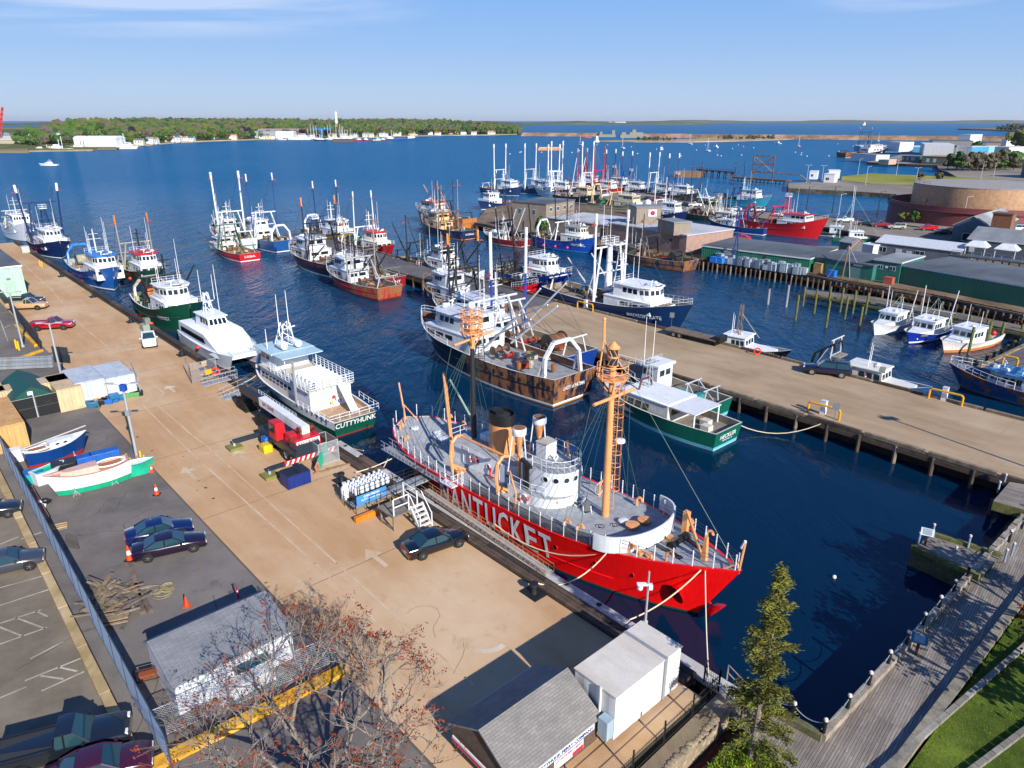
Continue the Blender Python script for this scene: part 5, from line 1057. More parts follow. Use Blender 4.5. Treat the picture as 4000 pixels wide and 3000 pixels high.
# small boats on the nearer basin
T_,_H = lobster('lobster_boat','black hulled boat with a white wheelhouse, tubs and yellow floats behind the flatbed trailer',(3098,1402,'P',19.6),15.5,R(-40),4.8,'#16181e','#16181e',WHITE,'small boats behind the concrete pier','BROADBILL',-1,cabl=.22,masts=None,deck='#a8a89c')
lattice(T_,(0,0,2.8),(0,0,7.4),.35,P('#7a6a5a'),'mast',4,.05);MB().tube((.2,0,6),(3.0,0,3.0),.06,P('#9a8a7a')).build('mast_stay',T_)
for i,(x,y,h_) in enumerate(((-6.2,.6,'#1c5ab0'),(-5.2,.2,'#1c5ab0'),(-4.6,.8,'#1c5ab0'),(-6.8,-.4,'#d8c020'),(-6.0,-.8,'#d8c020'),(-7.4,.4,'#d02838'))): MB().lathe((x,y,.9),[(.28,0),(.32,.8)],P(h_),10).build('tub',T_)
T_,_H = lobster('lobster_boat','white wheelhouse boat with blue bow moored behind the pier near the yellow guard rail',(3660,1530,'P',19.6),13.5,R(-47),4.8,'#2a5a96',WHITE,'#d8d8d0','small boats behind the concrete pier',None,cabl=.34,deck='#8a8a80',seed=5,rust=.1)
gallows(T_,-5.2,1.8,1.0,4.6,P('#b8bcc0'),True,.1)
t = thing('davit_frame','black steel hoist frame with stacked shelves at the pier edge behind the SUV','hoist',at(3215,1445,1.0),R(-47));mb = MB();bk = P('#1c2024',rust=.1)
for y in (-1.1,1.1): mb.beam((-1.4,y,0),(-.9,y,2.4),.25,.25,bk);mb.beam((-.9,y,2.4),(1.4,y,4.1),.25,.25,bk);mb.beam((1.4,y,4.1),(1.6,y,3.2),.2,.2,bk)
mb.beam((1.4,-1.1,4.1),(1.4,1.1,4.1),.2,.2,bk);mb.build('frame',t)
for k in range(3): MB().box((1.6+.1*k,0,.6+.9*k),(1.1,2.6,.12),wood('#9a9084')).build('shelf',t)
lobster('lobster_boat','white lobster boat with blue angled stripes, leftmost of the three in the slips',(3412,1310),12.5,R(219),4.4,'#dfe3e6','#dfe3e6',WHITE,'lobster boats in the slips',None,1,masts=6.5,bottom='#dfe3e6')
lobster('lobster_boat','royal blue lobster boat with white cabin, middle of the three in the slips',(3546,1346),14,R(219),4.8,'#12309a',WHITE,WHITE,'lobster boats in the slips','REBEL',1,masts=7.5,bottom='#12309a')
T_,_H = lobster('lobster_boat','white lobster boat with rusty waterline, rightmost of the three in the slips',(3682,1379),14.5,R(212),4.8,'#e4e0d8','#c87a3a',WHITE,'lobster boats in the slips',None,1,bottom='#c87a3a',masts=None);buoy(T_,-3.5,1.9,2.0,.4,'#e02818')
T_,_H = dragger('fishing_trawler','rust patched blue dragger lying at the right edge below the asphalt slip',(3736,1508),21,R(134),6.0,1.9,2.9,'#17457e','#1a6a8a','#4a3a34',rust=.6,polem='#8a4a28',top2=False,hs='#a8c4d0',roof='#4a90c0',deck='#8a5a38',cap='#b87a50',poles=8.5,seed=70,galm='#8a4a28',mastm='#8a4a28',rustaft=.45,inner='#3a6a8a')
# green pair at the near side of the pier
def house_boat(lab,bow,L,B,flag,det):
    H = Hull(L,B,2.0,3.2,2.1,full=.55,flare=.8);t = boat_root('workboat',lab,'workboat',bow,L,R(131),'green workboats at the pier');g = P('#0d5c4c',.35)
    hu = hull_mesh(H,g,P('#5ab4c8'),P('#8ac8d4'),P('#8a8276',.8,.4),.75,16,cap=P('#c8c4b8')).build('hull',t);lx_ = lambda f: -L/2+L*f
    if flag:
        tr = MB();tr.prism([(lx_(.66),-B*.40),(lx_(.93),-B*.12),(lx_(.93),B*.12),(lx_(.66),B*.40)],1.2,lambda x,y: 2.5,wht);tr.build('foredeck',t)
        h_ = house(t,lx_(.34),lx_(.74),B*.86,1.1,2.2,P('#c8c8c0',rust=.03),P('#dfe3e6'),glass('#4a4434'),'deckhouse',.5,.12,.42,.36,.98,2,4,3,2)
        MB().box((lx_(.25),0,3.25),(L*.20,B*.82,.1),P('#d8dadc')).build('awning',t)
        for sd in (1,-1): MB().tube((lx_(.16),sd*B*.38,1),(lx_(.16),sd*B*.38,3.3),.09,P(WHITE)).build('awning_post',t)
        mb = MB();writing(mb,'620000',P('#2a2e34'),(lx_(.66),B*.43+.03,2.0),(-1,0,0),(0,0,1),.3,1.5);mb.build('number',h_,smooth=False)
        text_transom(H,hu,'HECKLER',P(WHITE),1.15,.5,B*.5);text_transom(H,hu,'NEWPORT, RI',P(WHITE),.8,.2,B*.3)
        for i,(x,y) in enumerate(((.18,-.6),(.13,.6))): MB().box((lx_(x),y,1.0),(1.0,.9,.9),P('#c8c8bc',rust=.1)).build('fish_box',t)
        lattice(t,(lx_(.62),-.6,3.4),(lx_(.62),-.6,7.0),.32,P('#a8acb0'),'mast',5,.04);gallows(t,lx_(.62),1.2,3.4,1.2,P('#5a2a24'),True,.12,False,False);antennas(t,[(lx_(.64),-1.4,6.0,5.0),(lx_(.60),1.0,6.4,5.6)])
        mb = MB();mb.box((lx_(.62),-.2,6.4),(1.2,2.6,.08),P('#a8acb0'));rail(mb,[(lx_(.57),-1.4,6.4),(lx_(.57),1.2,6.4),(lx_(.66),1.2,6.4)],1.0,P('#b8bcc0'),.03,2,.8);mb.build('mast_platform',t)
    else:
        house(t,lx_(.52),lx_(.68),B*.62,1.2,3.1,wht,P('#dfe3e6'),glass('#22343a'),'wheelhouse',.3,.25,.6,.24,.96,2,3,3,2,roofh=.2)
        gallows(t,lx_(.10),B*.34,1.0,2.2,P('#a8b0b8'),True,.1,False,False);gallows(t,lx_(.26),B*.34,1.0,2.4,P('#a8b0b8'),True,.1,True,False)
        for i,x in enumerate((.30,.36,.24)): MB().box((lx_(x),.4-i*.5,1.0),(1.1,1.2,.8),P('#2f8a90')).build('tote',t)
    rl = MB();pts = [H.pt(u,H.sheer(u),1) for u in [.70+.29*i/6 for i in range(7)]];rail(rl,pts+[Vector((p.x,-p.y,p.z)) for p in reversed(pts)],.7,P(WHITE),.03,1,1.4);rl.build('bow_railing',t)
house_boat('green workboat with a long white deckhouse, outer one of the pair tied at the pier',(2400,1560,'P',-8.9),18.0,5.8,True,2)
house_boat('green workboat with a small high white wheelhouse, inner one against the pier',(2548,1462,'P',-2.9),15.8,4.8,False,2)
# ================================================================ buildings of the packing wharf and beyond
def block(name,label,A,B,depth,h,wall,roof,z=2.0,cat='building',openings=(),fascia=None,gable=0.0,over=.2,hB=None,group=None,back=None,parapet=0,ridge='long'):
    """front wall from photo point A to photo point B at height z; depth runs away from it"""
    a = Vector(A) if isinstance(A,Vector) else at(*A,z);b = at(*B,z) if isinstance(B,tuple) else (Vector(B) if isinstance(B,Vector) else a+Vector((.69,-.724,0))*B);u = (b-a).normalized();n_ = Vector((-u.y,u.x,0));n_ = n_ if n_.dot(Vector((.3,.9,0))) > 0 else -n_;L = (b-a).length;rz = math.atan2(u.y,u.x)
    t = thing(name,label,cat,a,rz,group);sgn = 1 if Vector((-u.y,u.x,0)).dot(n_) > 0 else -1;D = depth*sgn
    mb = MB();mb.prism([(0,0),(L,0),(L,D),(0,D)],-.3,h,wall)
    if gable:
        if ridge == 'long':
            for x in (0,L): mb.face([(x,0,h),(x,D,h),(x,D/2,h+gable)],wall)
        else:
            for y in (0,D): mb.face([(0,y,h),(L,y,h),(L/2,y,h+gable)],wall)
    mb.build('wall',t,smooth=False);mb = MB();o = over
    if gable and ridge == 'long':
        k = o*gable/(abs(D)/2);s_ = 1 if D > 0 else -1
        for (y0,y1) in ((-o*s_,D/2),(D+o*s_,D/2)):
            q = [(-o,y0,h-k+.02),(L+o,y0,h-k+.02),(L+o,y1,h+gable+.02),(-o,y1,h+gable+.02)];mb.face(q,roof);mb.face([(x,y,z_+.14) for x,y,z_ in q],roof);mb.face([q[0],q[1],(q[1][0],q[1][1],q[1][2]+.14),(q[0][0],q[0][1],q[0][2]+.14)],fascia or roof)
            for i,j in ((1,2),(3,0)): mb.face([q[i],q[j],(*q[j][:2],q[j][2]+.14),(*q[i][:2],q[i][2]+.14)],fascia or roof)
    elif gable:
        for (x0,x1) in ((-o,L/2),(L+o,L/2)):
            s_ = 1 if D > 0 else -1;q = [(x0,-o*s_,h-.03),(x0,D+o*s_,h-.03),(x1,D+o*s_,h+gable+.02),(x1,-o*s_,h+gable+.02)];mb.face([(x,y,z_+.12) for x,y,z_ in q],roof);mb.face(q,roof)
            for i,j in ((0,1),(3,0),(1,2)): mb.face([q[i],q[j],(*q[j][:2],q[j][2]+.12),(*q[i][:2],q[i][2]+.12)],fascia or roof)
    else:
        s_ = 1 if D > 0 else -1;mb.prism([(-o,-o*s_),(L+o,-o*s_),(L+o,D+o*s_),(-o,D+o*s_)],h+.003,h+.28,roof,side=fascia or roof)
    mb.build('roof',t,smooth=False)
    for op in openings:
        side,u0,u1,z0,z1,m = op[:6];nm = op[6] if len(op) > 6 else 'window';e = .04*(1 if D > 0 else -1);mb = MB();fr = op[7] if len(op) > 7 else P(WHITE)
        if side == 'f':
            f = lambda x,zz,k: (x,-e*k,zz);span = L
        elif side == 'r':
            f = lambda x,zz,k: (L+abs(e)*k,x*(1 if D > 0 else -1),zz);span = abs(D)
        else:
            f = lambda x,zz,k: (-abs(e)*k,x*(1 if D > 0 else -1),zz);span = abs(D)
        x0,x1 = u0*span,u1*span;w_ = .09
        if fr: mb.face([f(x0-w_,z0-w_,1),f(x1+w_,z0-w_,1),f(x1+w_,z1+w_,1),f(x0-w_,z1+w_,1)],fr)
        mb.face([f(x0,z0,1.6),f(x1,z0,1.6),f(x1,z1,1.6),f(x0,z1,1.6)],m)
        if nm == 'window' and fr: xm = (x0+x1)/2;mb.face([f(xm-.04,z0,1.9),f(xm+.04,z0,1.9),f(xm+.04,z1,1.9),f(xm-.04,z1,1.9)],fr)
        mb.build(nm,t,smooth=False)
    return t,(a,u,n_,L)
def hgt(base,top): return rise(base[0],base[1],top)-2.0
BROWN = ribbed('#8e8274',.42);BROWN2 = ribbed('#b3a692',.42);ROOFW = ground('white roof membrane','#b9bcc2','#9ea2a8','#c8cbd0',.2);ROOFD = ground('dark roof felt','#5c636a','#4a5158','#707880',.25);ROOFG = ground('grey roof sheet','#8c9296','#74797e','#a2a8ac',.3)
GRN = ribbed('#267058',.5);GRNF = P('#2a7064',.6,.3);wg = glass('#1c2830',.12);DKDOOR = flat('#20262a',.8);PINK = shingle('#a88a7e',.2,.42,wall=True,var=.9)
block('warehouse','tall brown ribbed warehouse with small square windows on the packing wharf',(2002,893),(2131,907),15,hgt((2131,907),800),BROWN,ROOFD,openings=[('f',.2,.28,4.6,6,wg),('f',.62,.70,4.6,6,wg)]+[('r',.12+.24*i,.20+.24*i,5.6,6.6,wg) for i in range(4)])
t,fr = block('warehouse','long low brown ribbed warehouse with a pale flat roof',(2136,907),(2372,941),16,hgt((2361,934),876),BROWN,ROOFW,openings=[('f',.52,.58,2,3.6,DKDOOR,'vent',None),('f',.90,.96,0,3.2,DKDOOR,'door',None),('f',.16,.19,2.2,3.2,P('#c8c4b8'),'meter_box',None)])
t,fr = block('fish_house','pink brick fish house with a pale roof at the wharf corner',(2376,941),(2677,998),17,hgt((2675,998),922),PINK,ROOFW,openings=[('f',.86,.92,1.2,3.8,P('#6a5a4a'),'door',None),('f',.80,.83,2.6,3.3,DKDOOR,'vent',None)])
hh = hgt((2675,998),922)+2.28
t,_ = block('roof_tower','small brown ribbed tower with a round red emblem on the pale roof',(2455,862),(2484,877),6.5,4.2,BROWN,ROOFG,hh)
mb = MB();mb.face([(4.7,3.3,2.2),(4.7,5.7,2.2),(4.7,5.7,3.9),(4.7,3.3,3.9)],P(WHITE));mb = MB()
a_,u_,n2,L2 = _
mb.box((L2+.08,4.2,2.0),(.06,2.2,1.7),P(WHITE));mb.lathe((L2+.12,4.2,2.85),[(.62,0),(.62,.03)],P('#b01c4a'),16,axis='x');mb.lathe((L2+.16,4.35,2.7),[(.28,0),(.28,.02)],P('#2a3a8a'),12,axis='x');mb.build('sign',t)
MB().box((1.2,2.2,4.4),(1.3,1.6,.5),P(WHITE)).lathe((1.2,4.6,4.4),[(.9,0),(.9,.8),(.3,1.2)],P('#d8dade'),12).build('roof_ventilator',t)
block('roof_unit','brown ribbed machinery box on the roof of the pink brick fish house',(2568,899),(2631,915),4.6,2.5,BROWN,ROOFG,hh,cat='roof unit')
block('green_fish_house','long green ribbed fish house with a dark flat roof and grey bins in front',(2738,1010),(3156,1066),16,hgt((3156,1066),1014),GRN,ROOFD,fascia=P('#c8ccce'),openings=[('f',.22,.34,0,2.6,P('#8a9094',rust=.2),'door',None),('f',.60,.62,0,2.4,DKDOOR,'door',None)])
block('green_shed','plain green shed with two dark doors between the longer green buildings',(3160,1058),(3402,1098),13,hgt((3402,1096),1040),GRNF,ROOFD,openings=[('f',.07,.24,0,2.3,flat('#1c3a38',.8),'door',None),('f',.66,.82,0,2.2,P('#6a8a88'),'door',None),('f',.70,.84,2.5,3.0,P('#c8d0d4'),'sign',None)])
block('green_box_house','taller green box shaped house with two white framed windows',(3404,1092),(3506,1108),11,hgt((3506,1108),1030),GRNF,ROOFG,fascia=P('#c0c4c6'),openings=[('f',.18,.34,2.4,3.1,wg),('f',.62,.82,2.4,3.1,wg),('f',.44,.54,2.7,3.1,P(WHITE),'air_conditioner',None)])
block('green_fish_house','long green ribbed building with white eaves at the right edge',(3509,1106),(4060,1212),17,hgt((3900,1180),1106),GRN,ROOFD,fascia=P('#d0d4d6'))
block('grey_house','grey clapboard house with a long white roof and white framed windows',(3413,1003),(3739,1046),9,3.4,ribbed('#6e747c',.3,depth=.01),P('#c8ccd0',rust=.1),gable=1.2,fascia=P(WHITE),openings=[('f',.05,.14,1.4,2.5,wg),('f',.26,.33,.4,2.4,P('#c8d0d4'),'door'),('f',.39,.45,1.5,2.2,P('#d8c8c8'),'sign'),('f',.50,.60,1.3,2.5,wg)])
block('small_shed','small weathered shingle hut standing high on the dark roof',(3272,1000),(3318,1008),4.0,3.2,shingle('#6a6a6c',.2,.3,wall=True),ROOFG,3.4,gable=.9)
block('container','white ribbed container beside the grey clapboard house',(3358,1000),(3404,1008),3.2,2.7,ribbed('#d8dade',.4),P(WHITE),cat='container')
block('restaurant','slate blue gabled building with a tall brown brick tower, far right',(3712,942),8.5,26,4.2,ribbed('#4f6470',.3,depth=.01),ROOFG,gable=2.6,ridge='short',fascia=P(WHITE),openings=[('f',.3,.7,.5,2.4,wg)])
block('restaurant_wing','long grey roofed wing of the slate blue building',(3770,985),26,14,3.2,ribbed('#5a646c',.3,depth=.01),ROOFG,gable=2.2,fascia=P(WHITE))
block('brick_tower','tall plain brown brick tower beside the slate blue gable',(3850,965),4.2,3.5,8.3,shingle('#8a5a3c',.15,.35,wall=True,var=.85),P('#7a5030'),fascia=P('#7a5030'),cat='tower')
# raised terrace with white canopies
t = thing('terrace','dark timber terrace with white canopies and railings near the right edge','terrace',at(3745,1052),math.atan2(-.72,.69));mb = MB();mb.box((9,3.5,2.6),(22,7,.3),P('#4a4e54'))
for i in range(8): mb.box((-1.5+i*3,.3,-.2),(.25,.25,2.8),wood('#5a5448'));mb.box((-1.5+i*3,6.6,-.2),(.25,.25,2.8),wood('#5a5448'))
mb.build('deck',t);mb = MB();rail(mb,[(-2,.1,2.9),(20,.1,2.9)],1.0,wood('#8a8478'),.05,2,1.8);mb.build('railing',t)
for i in range(3): MB().box((1.5+i*5.5,4.5,4.6),(4.4,3.4,.1),P(WHITE),top=(.9,.9)).box((1.5+i*5.5,4.5,4.7),(4.2,3.2,1.0),P(WHITE),top=(.55,.5)).tube((-.3+i*5.5,3,2.9),(-.3+i*5.5,3,4.6),.07,P(WHITE)).tube((3.3+i*5.5,3,2.9),(3.3+i*5.5,3,4.6),.07,P(WHITE)).build('canopy',t)
MB().box((-.5,.9,.0),(3.2,.1,2.2),P('#c8ccd0')).build('garage_door',t)
# oil tanks
tk = Vector((151,235,2));TANKM = P('#b8956a',.6,.35,rust=.12);mb = MB();mb.lathe(tk,[(20,0),(20,10.8)],P('#b8906c',.55,.3,rust=.06),64,cap=False);mb.lathe(tk,[(20.1,10.8),(20.1,11.0),(.1,11.6)],P('#a09a92',.7,.3),64)
t = thing('oil_tank','large tan storage tank with a flat grey top, rising inside the dark red ring wall','tank',tk);o = mb.build('tank_shell',None);o.parent = t;o.matrix_parent_inverse = Matrix.Translation(-tk)
mb = MB();rail(mb,[(math.cos(R(a))*19.8,math.sin(R(a))*19.8,11) for a in range(110,200,9)],.9,P('#a08a6a'),.06,2,3);mb.build('top_rail',t)
mb = MB();RD = P('#6e3a3a',.7,.3,rust=.12);mb.lathe(tk,[(26.4,-2),(26.4,4.0),(26.9,4.05),(26.9,4.3),(26.3,4.3),(26.3,5.6),(25.9,5.6),(25.9,-1)],P('#7a3c3c',.6,.3,rust=.1),72,cap=False);tag(mb.build('containment_wall'),'dark red steel ring wall encircling the tan storage tank','wall')
# trees and scrub on the far right are built with the planting below
# boxes along the far quays
FWH = P('#c8ccd0',.6);
for A,B,dp,h,wl,rf,lab,zz in (((3360,593),(3640,596),45,7,P('#2a86b8',.6),FWH,'long blue walled shed with a white roof on the far quay',2),((3605,607),(3720,609),60,13,FWH,FWH,'tall white ribbed hangar on the far quay',2),((3322,622),(3420,628),14,6,FWH,ROOFG,'low white shed beside the long black vessel',2),
        ((3460,590),(3510,592),20,11,FWH,FWH,'white square upper block on the blue walled shed',5),((3640,566),(3800,568),70,7,ribbed('#8a8a84',.8),ROOFD,'long dark roofed shed in front of the stone dike',2),((3740,560),(3785,561),40,16,FWH,FWH,'white tower block on the dark roofed shed',2),
        ((3730,606),(3790,608),40,10,P('#3a96c0',.6),FWH,'small blue shed with a white roof right of the hangar',2),((3598,640),(4080,660),26,7.5,ground('far block wall','#6f705c','#5a5b4a','#84846e',.1),ground('buff roof','#b8a888','#a09070','#c8b89a',.05),'long low building with a buff roof and pale shutters',2),
        ((3816,600),(3850,601),30,9,P('#8abcd0'),FWH,'pale blue gabled house among the far sheds',2),((3880,606),(3935,608),30,10,P('#b8bcc0'),FWH,'twin grey silos building among the far sheds',2),((3795,620),(3880,622),20,6,P('#c8b898'),P('#d0c8b8'),'cream shed left of the grey silos building',2),
        ((3985,690),(4100,700),30,12,ribbed('#1f6a78',1),P('#2a7a88'),'dark teal ribbed building cut by the right edge',2),((3850,572),(3960,574),60,6,P('#a89a88'),ROOFD,'low brown shed near the stone dike at the right',2),((3905,585),(3925,586),10,15,FWH,FWH,'round topped white silo near the right edge',2),
        ((3940,618),(4050,622),25,5,FWH,ROOFG,'row of white trailers at the right edge',2),((3430,640),(3470,642),10,4,P('#c0a088'),FWH,'pale brown hut on the far timber quay',2),((3520,632),(3590,636),14,6,P('#3a4a5a'),P('#5a6a7a'),'dark grey shed beside the buff roofed building',2)):
    gb = {}
    if 'buff roof' in lab: gb['openings'] = [('f',u,u+.028,1.4,3.9,P('#a8c8d8'),'shutter',None) for u in (.04,.10,.28,.34,.55,.61,.68)]
    if 'hangar' in lab: gb['openings'] = [('f',.25*i+.01,.25*i+.24,.3,8.8,P('#b4b8be'),'door_panel',None) for i in range(4)]
    block('quay_shed',lab,A,B,dp,h*.72,wl,rf,zz,**gb)
for (A,B,dp,h,lab) in (((3160,698),(3190,699),7,6,'white hut standing at the outer end of the lawn quay'),((3216,712),(3257,714),6,6.5,'white hut with a dark window on the lawn quay'),((3235,694),(3279,695),8,6,'white box hut farthest back on the lawn quay')):
    block('dock_hut',lab,A,B,dp,h*.62,P('#dfe2e4'),P(WHITE),openings=[('f',.2,.5,1.2,2.4,wg)])
# dolphin, catwalk and hoist frame
t = thing('mooring_dolphin','rusty sheet pile mooring dolphin at the outer end of the catwalk','dolphin',at(2670,690,0));MB().prism([(-7,-4),(7,-9),(12,0),(-2,6)],-4,3.4,ribbed('#8a6a50',.9)).build('sheet_piling',t)
t = thing('catwalk','rusty steel catwalk on posts linking the dolphin to the lawn quay','walkway',at(2720,688,0));e_ = at(2870,702,0)-at(2720,688,0);st_ = P('#4a3a34',rust=.5)
mb = MB();mb.beam((0,0,4),e_+Vector((0,0,4)),1.6,.6,st_);rail(mb,[Vector((0,0,4.3)),e_+Vector((0,0,4.3))],1.0,st_,.06,2,3);mb.build('deck',t)
for i in range(6): c = e_*((i+.5)/6);MB().tube((c.x-.6,c.y,4),(c.x-.6,c.y,-3),.3,st_).tube((c.x+.6,c.y,4),(c.x+.6,c.y,-3),.3,st_).box((c.x,c.y,3),(2.4,.8,.6),st_).build('trestle',t)
t = thing('timber_jetty','dark timber jetty carrying a tall steel hoist frame','jetty',at(2870,706,0));e_ = at(3080,722,0)-at(2870,706,0);mb = MB();mb.beam((0,0,1.9),e_+Vector((0,0,1.9)),5,.8,wood('#6a5a48'));mb.build('deck',t)
for i in range(14): c = e_*((i+.5)/14);MB().tube((c.x,c.y-2,2),(c.x,c.y-2,-3),.25,DTIMB).build('pile',t)
t = thing('lattice_hoist','tall rusty lattice hoist frame standing over the timber jetty','hoist',at(2975,712,2),R(-20));mb = MB()
for x in (-5,5):
    for y in (-3,3): mb.tube((x,y,0),(x,y,13),.3,st_)
for y in (-3,3):
    for z_ in (5,9,13): mb.tube((-5,y,z_),(5,y,z_),.22,st_)
    mb.tube((-5,y,5),(5,y,13),.15,st_);mb.tube((5,y,5),(-5,y,13),.15,st_)
for z_ in (5,13):
    for x in (-5,0,5): mb.tube((x,-3,z_),(x,3,z_),.2,st_)
mb.tube((5,0,5),(18,0,4),.3,st_);mb.tube((18,0,4),(24,0,0),.3,st_);mb.build('frame',t)
# timber slips dock with marker piles
DK = [at(3147,1131,1.6),at(3420,1160,1.6),at(3800,1232,1.6),at(4060,1285,1.6),at(4060,1310,1.6),at(3800,1255,1.6),at(3420,1182,1.6),at(3150,1146,1.6)]
dt = thing('slips_dock','narrow grey timber dock with guide piles in front of the green fish houses','dock');MB().prism([p[:2] for p in DK],1.3,1.6,planks('slip dock boards','#8a8172','#756c5e',.3,R(43))).build('deck',dt,smooth=False)
mb = MB();mb.beam(DK[7]-Vector((0,.1,.3)),DK[4]-Vector((0,.1,.3)),.25,.4,GTIMB);mb.build('stringer',dt)
F2 = lambda x,y: (3000+x/2.212,950+y/2.212)
PG = 'guide piles around the slips'
def pile(base,top,label,m=GTIMB,r=.2,cap=None,z=0,g=PG):
    b = F2(*base);tp = F2(*top);h = rise(b[0],b[1],tp[1],z);p = at(b[0],b[1],z);mb = MB();mb.tube((0,0,-3),(rnd.uniform(-.1,.1),0,h),r,m,n=8);
    if cap: mb.tube((0,0,h),(0,0,h+.05),r*1.1,cap,n=8)
    o = mb.build('guide_pile');o.location = (p.x,p.y,0);tag(o,label,'pile',g)
for i,(bx_,by_,tx,ty) in enumerate(((235,665,268,450),(500,725,535,500),(660,655,688,460),(780,765,818,550),(300,540,322,380),(400,605,432,400),(515,560,540,375),(620,590,645,390),(730,605,750,410),(840,610,865,430),(1100,765,1122,605),(1420,840,1450,660),(1560,750,1590,605),(1730,960,1790,725),(1885,900,1935,680),(2005,850,2045,685),(1875,780,1898,660),(1735,740,1752,630),(1215,610,1228,545),(1600,700,1620,610),(1715,620,1730,570),(1860,645,1870,595),(1980,670,1995,620),(2170,830,2200,700),(2130,700,2145,640),(1075,510,1085,465))):
    pile((bx_,by_),(tx,ty),'weathered greenish timber guide pile standing by the slips dock')
for i,(b_,t_,lab) in enumerate((((155,552),(178,362),'grey marker pile with white and red top alone in the water, right one'),((0,530),(5,395),'grey marker pile with red top alone in the water, left one'))): pile(b_,t_,lab,P('#8f959a'),.22,P('#a83a3a'),g=None)
for i,(bx_,by_,tx,ty) in enumerate(((1790,1115,1815,1010),(1770,1110,1795,1005),(1875,1045,1890,965),(1945,1005,1965,935),(2000,980,2025,910),(2065,950,2085,878),(2125,915,2142,840))): pile((bx_,by_),(tx,ty),'short greenish pile along the edge of the asphalt slip',g='piles of the asphalt slip')
sl = [at(*F2(1800,1090)),at(*F2(2180,890)),at(*F2(2400,800)),at(*F2(2500,1100)),at(*F2(2350,1130)),at(*F2(1960,1115))]
land('slip_pavement',sl,DARKASPH,2.0,side=DTIMB);mb = MB();mb.beam(sl[0]+Vector((0,0,.15)),sl[2]+Vector((0,0,.15)),.4,.35,TIMBL);tag(mb.build('slip_edge_beam'),'tan timber beam along the asphalt slip at right','beam')
mb = MB();mb.beam(sl[0]+Vector((0,-.3,-.6)),sl[4]+Vector((0,-.3,-.6)),.4,.4,GTIMB);mb.beam(sl[0]+Vector((0,-.3,-1.4)),sl[4]+Vector((0,-.3,-1.4)),.4,.4,GTIMB);tag(mb.build('slip_front_beam'),'greenish horizontal beams under the front of the asphalt slip','beam')
# bins, totes and clutter on the rusty walkway
WK = lambda i,k,inn=1.2: W[i].lerp(W[i+1],k)+Vector((.7,.7,0))*inn
r5 = random.Random(5)
for i in range(44):
    k = .30+.68*i/44;p = WK(6 if k < 0 else 5,0) ;p = W[5].lerp(W[7],.12+.62*i/44)+Vector((.7,.7,0))*r5.uniform(.6,2.2)
    m_ = P(r5.choice(['#8f9aa4','#9aa6b0','#7f8c96','#a4aeb6']),.5,.2);hh_ = r5.uniform(1.0,2.0);mb = MB();mb.box((0,0,0),(1.15,1.0,hh_),m_);mb.box((0,0,hh_),(1.2,1.05,.08),m_);
    for z_ in (.45,.95): mb.box((0,0,z_),(1.19,1.04,.05),m_)
    o = mb.build('fish_bin',bevel=.03);o.location = p;o.rotation_euler.z = R(-48)+r5.uniform(-.15,.15);tag(o,'grey plastic fish bin stacked before the green fish house','bin','grey fish bins on the rusty walkway')
for (x,y),h_,lab in (((3247,1080),'#1c6ac0','bright blue fish tote in front of the green shed'),((2790,1025),'#2a7ad0','blue bin pair nearest the pink brick corner'),((2812,1028),'#2a7ad0','second blue bin from the pink brick corner'),((3195,1066),'#a8845a','stack of brown pallets in front of the green shed'),((3470,1108),'#b05a4a','red and white crate stack beside the long green building')):
    mb = MB();mb.box((0,0,0),(1.7,1.3,1.2 if 'pallet' not in lab else 2.0),P(h_,rust=.05));mb.box((0,0,1.2 if 'pallet' not in lab else 2.0),(1.8,1.4,.1),P(h_));o = mb.build('fish_tote',bevel=.03);o.location = at(x,y);o.rotation_euler.z = R(-48);tag(o,lab,'tote')
t = thing('hoist_mast','rusty A shaped hoist mast standing on the wharf by the green shed','hoist',at(3290,1085));MB().tube((0,0,0),(.5,.3,6.5),.12,P('#8a6a50',rust=.4)).tube((1.2,-.6,0),(.5,.3,6.5),.1,P('#8a8a84')).tube((.5,.3,5.6),(3.2,1.8,7.4),.1,P('#b86a4a',rust=.3)).build('mast',t);wires(t,[((-3,0,0),(.5,.3,6.5)),((4,-1,0),(.5,.3,6.5))],.04,'#9ab0c0')
t = thing('hoist_mast','blue A shaped hoist mast beside the grey bins','hoist',at(2868,1030));MB().tube((-.8,0,0),(0,0,7.2),.13,P('#1c3a78')).tube((.8,0,0),(0,0,7.2),.13,P('#1c3a78')).tube((-.4,0,3.4),(.4,0,3.4),.08,P('#1c3a78')).build('mast',t)
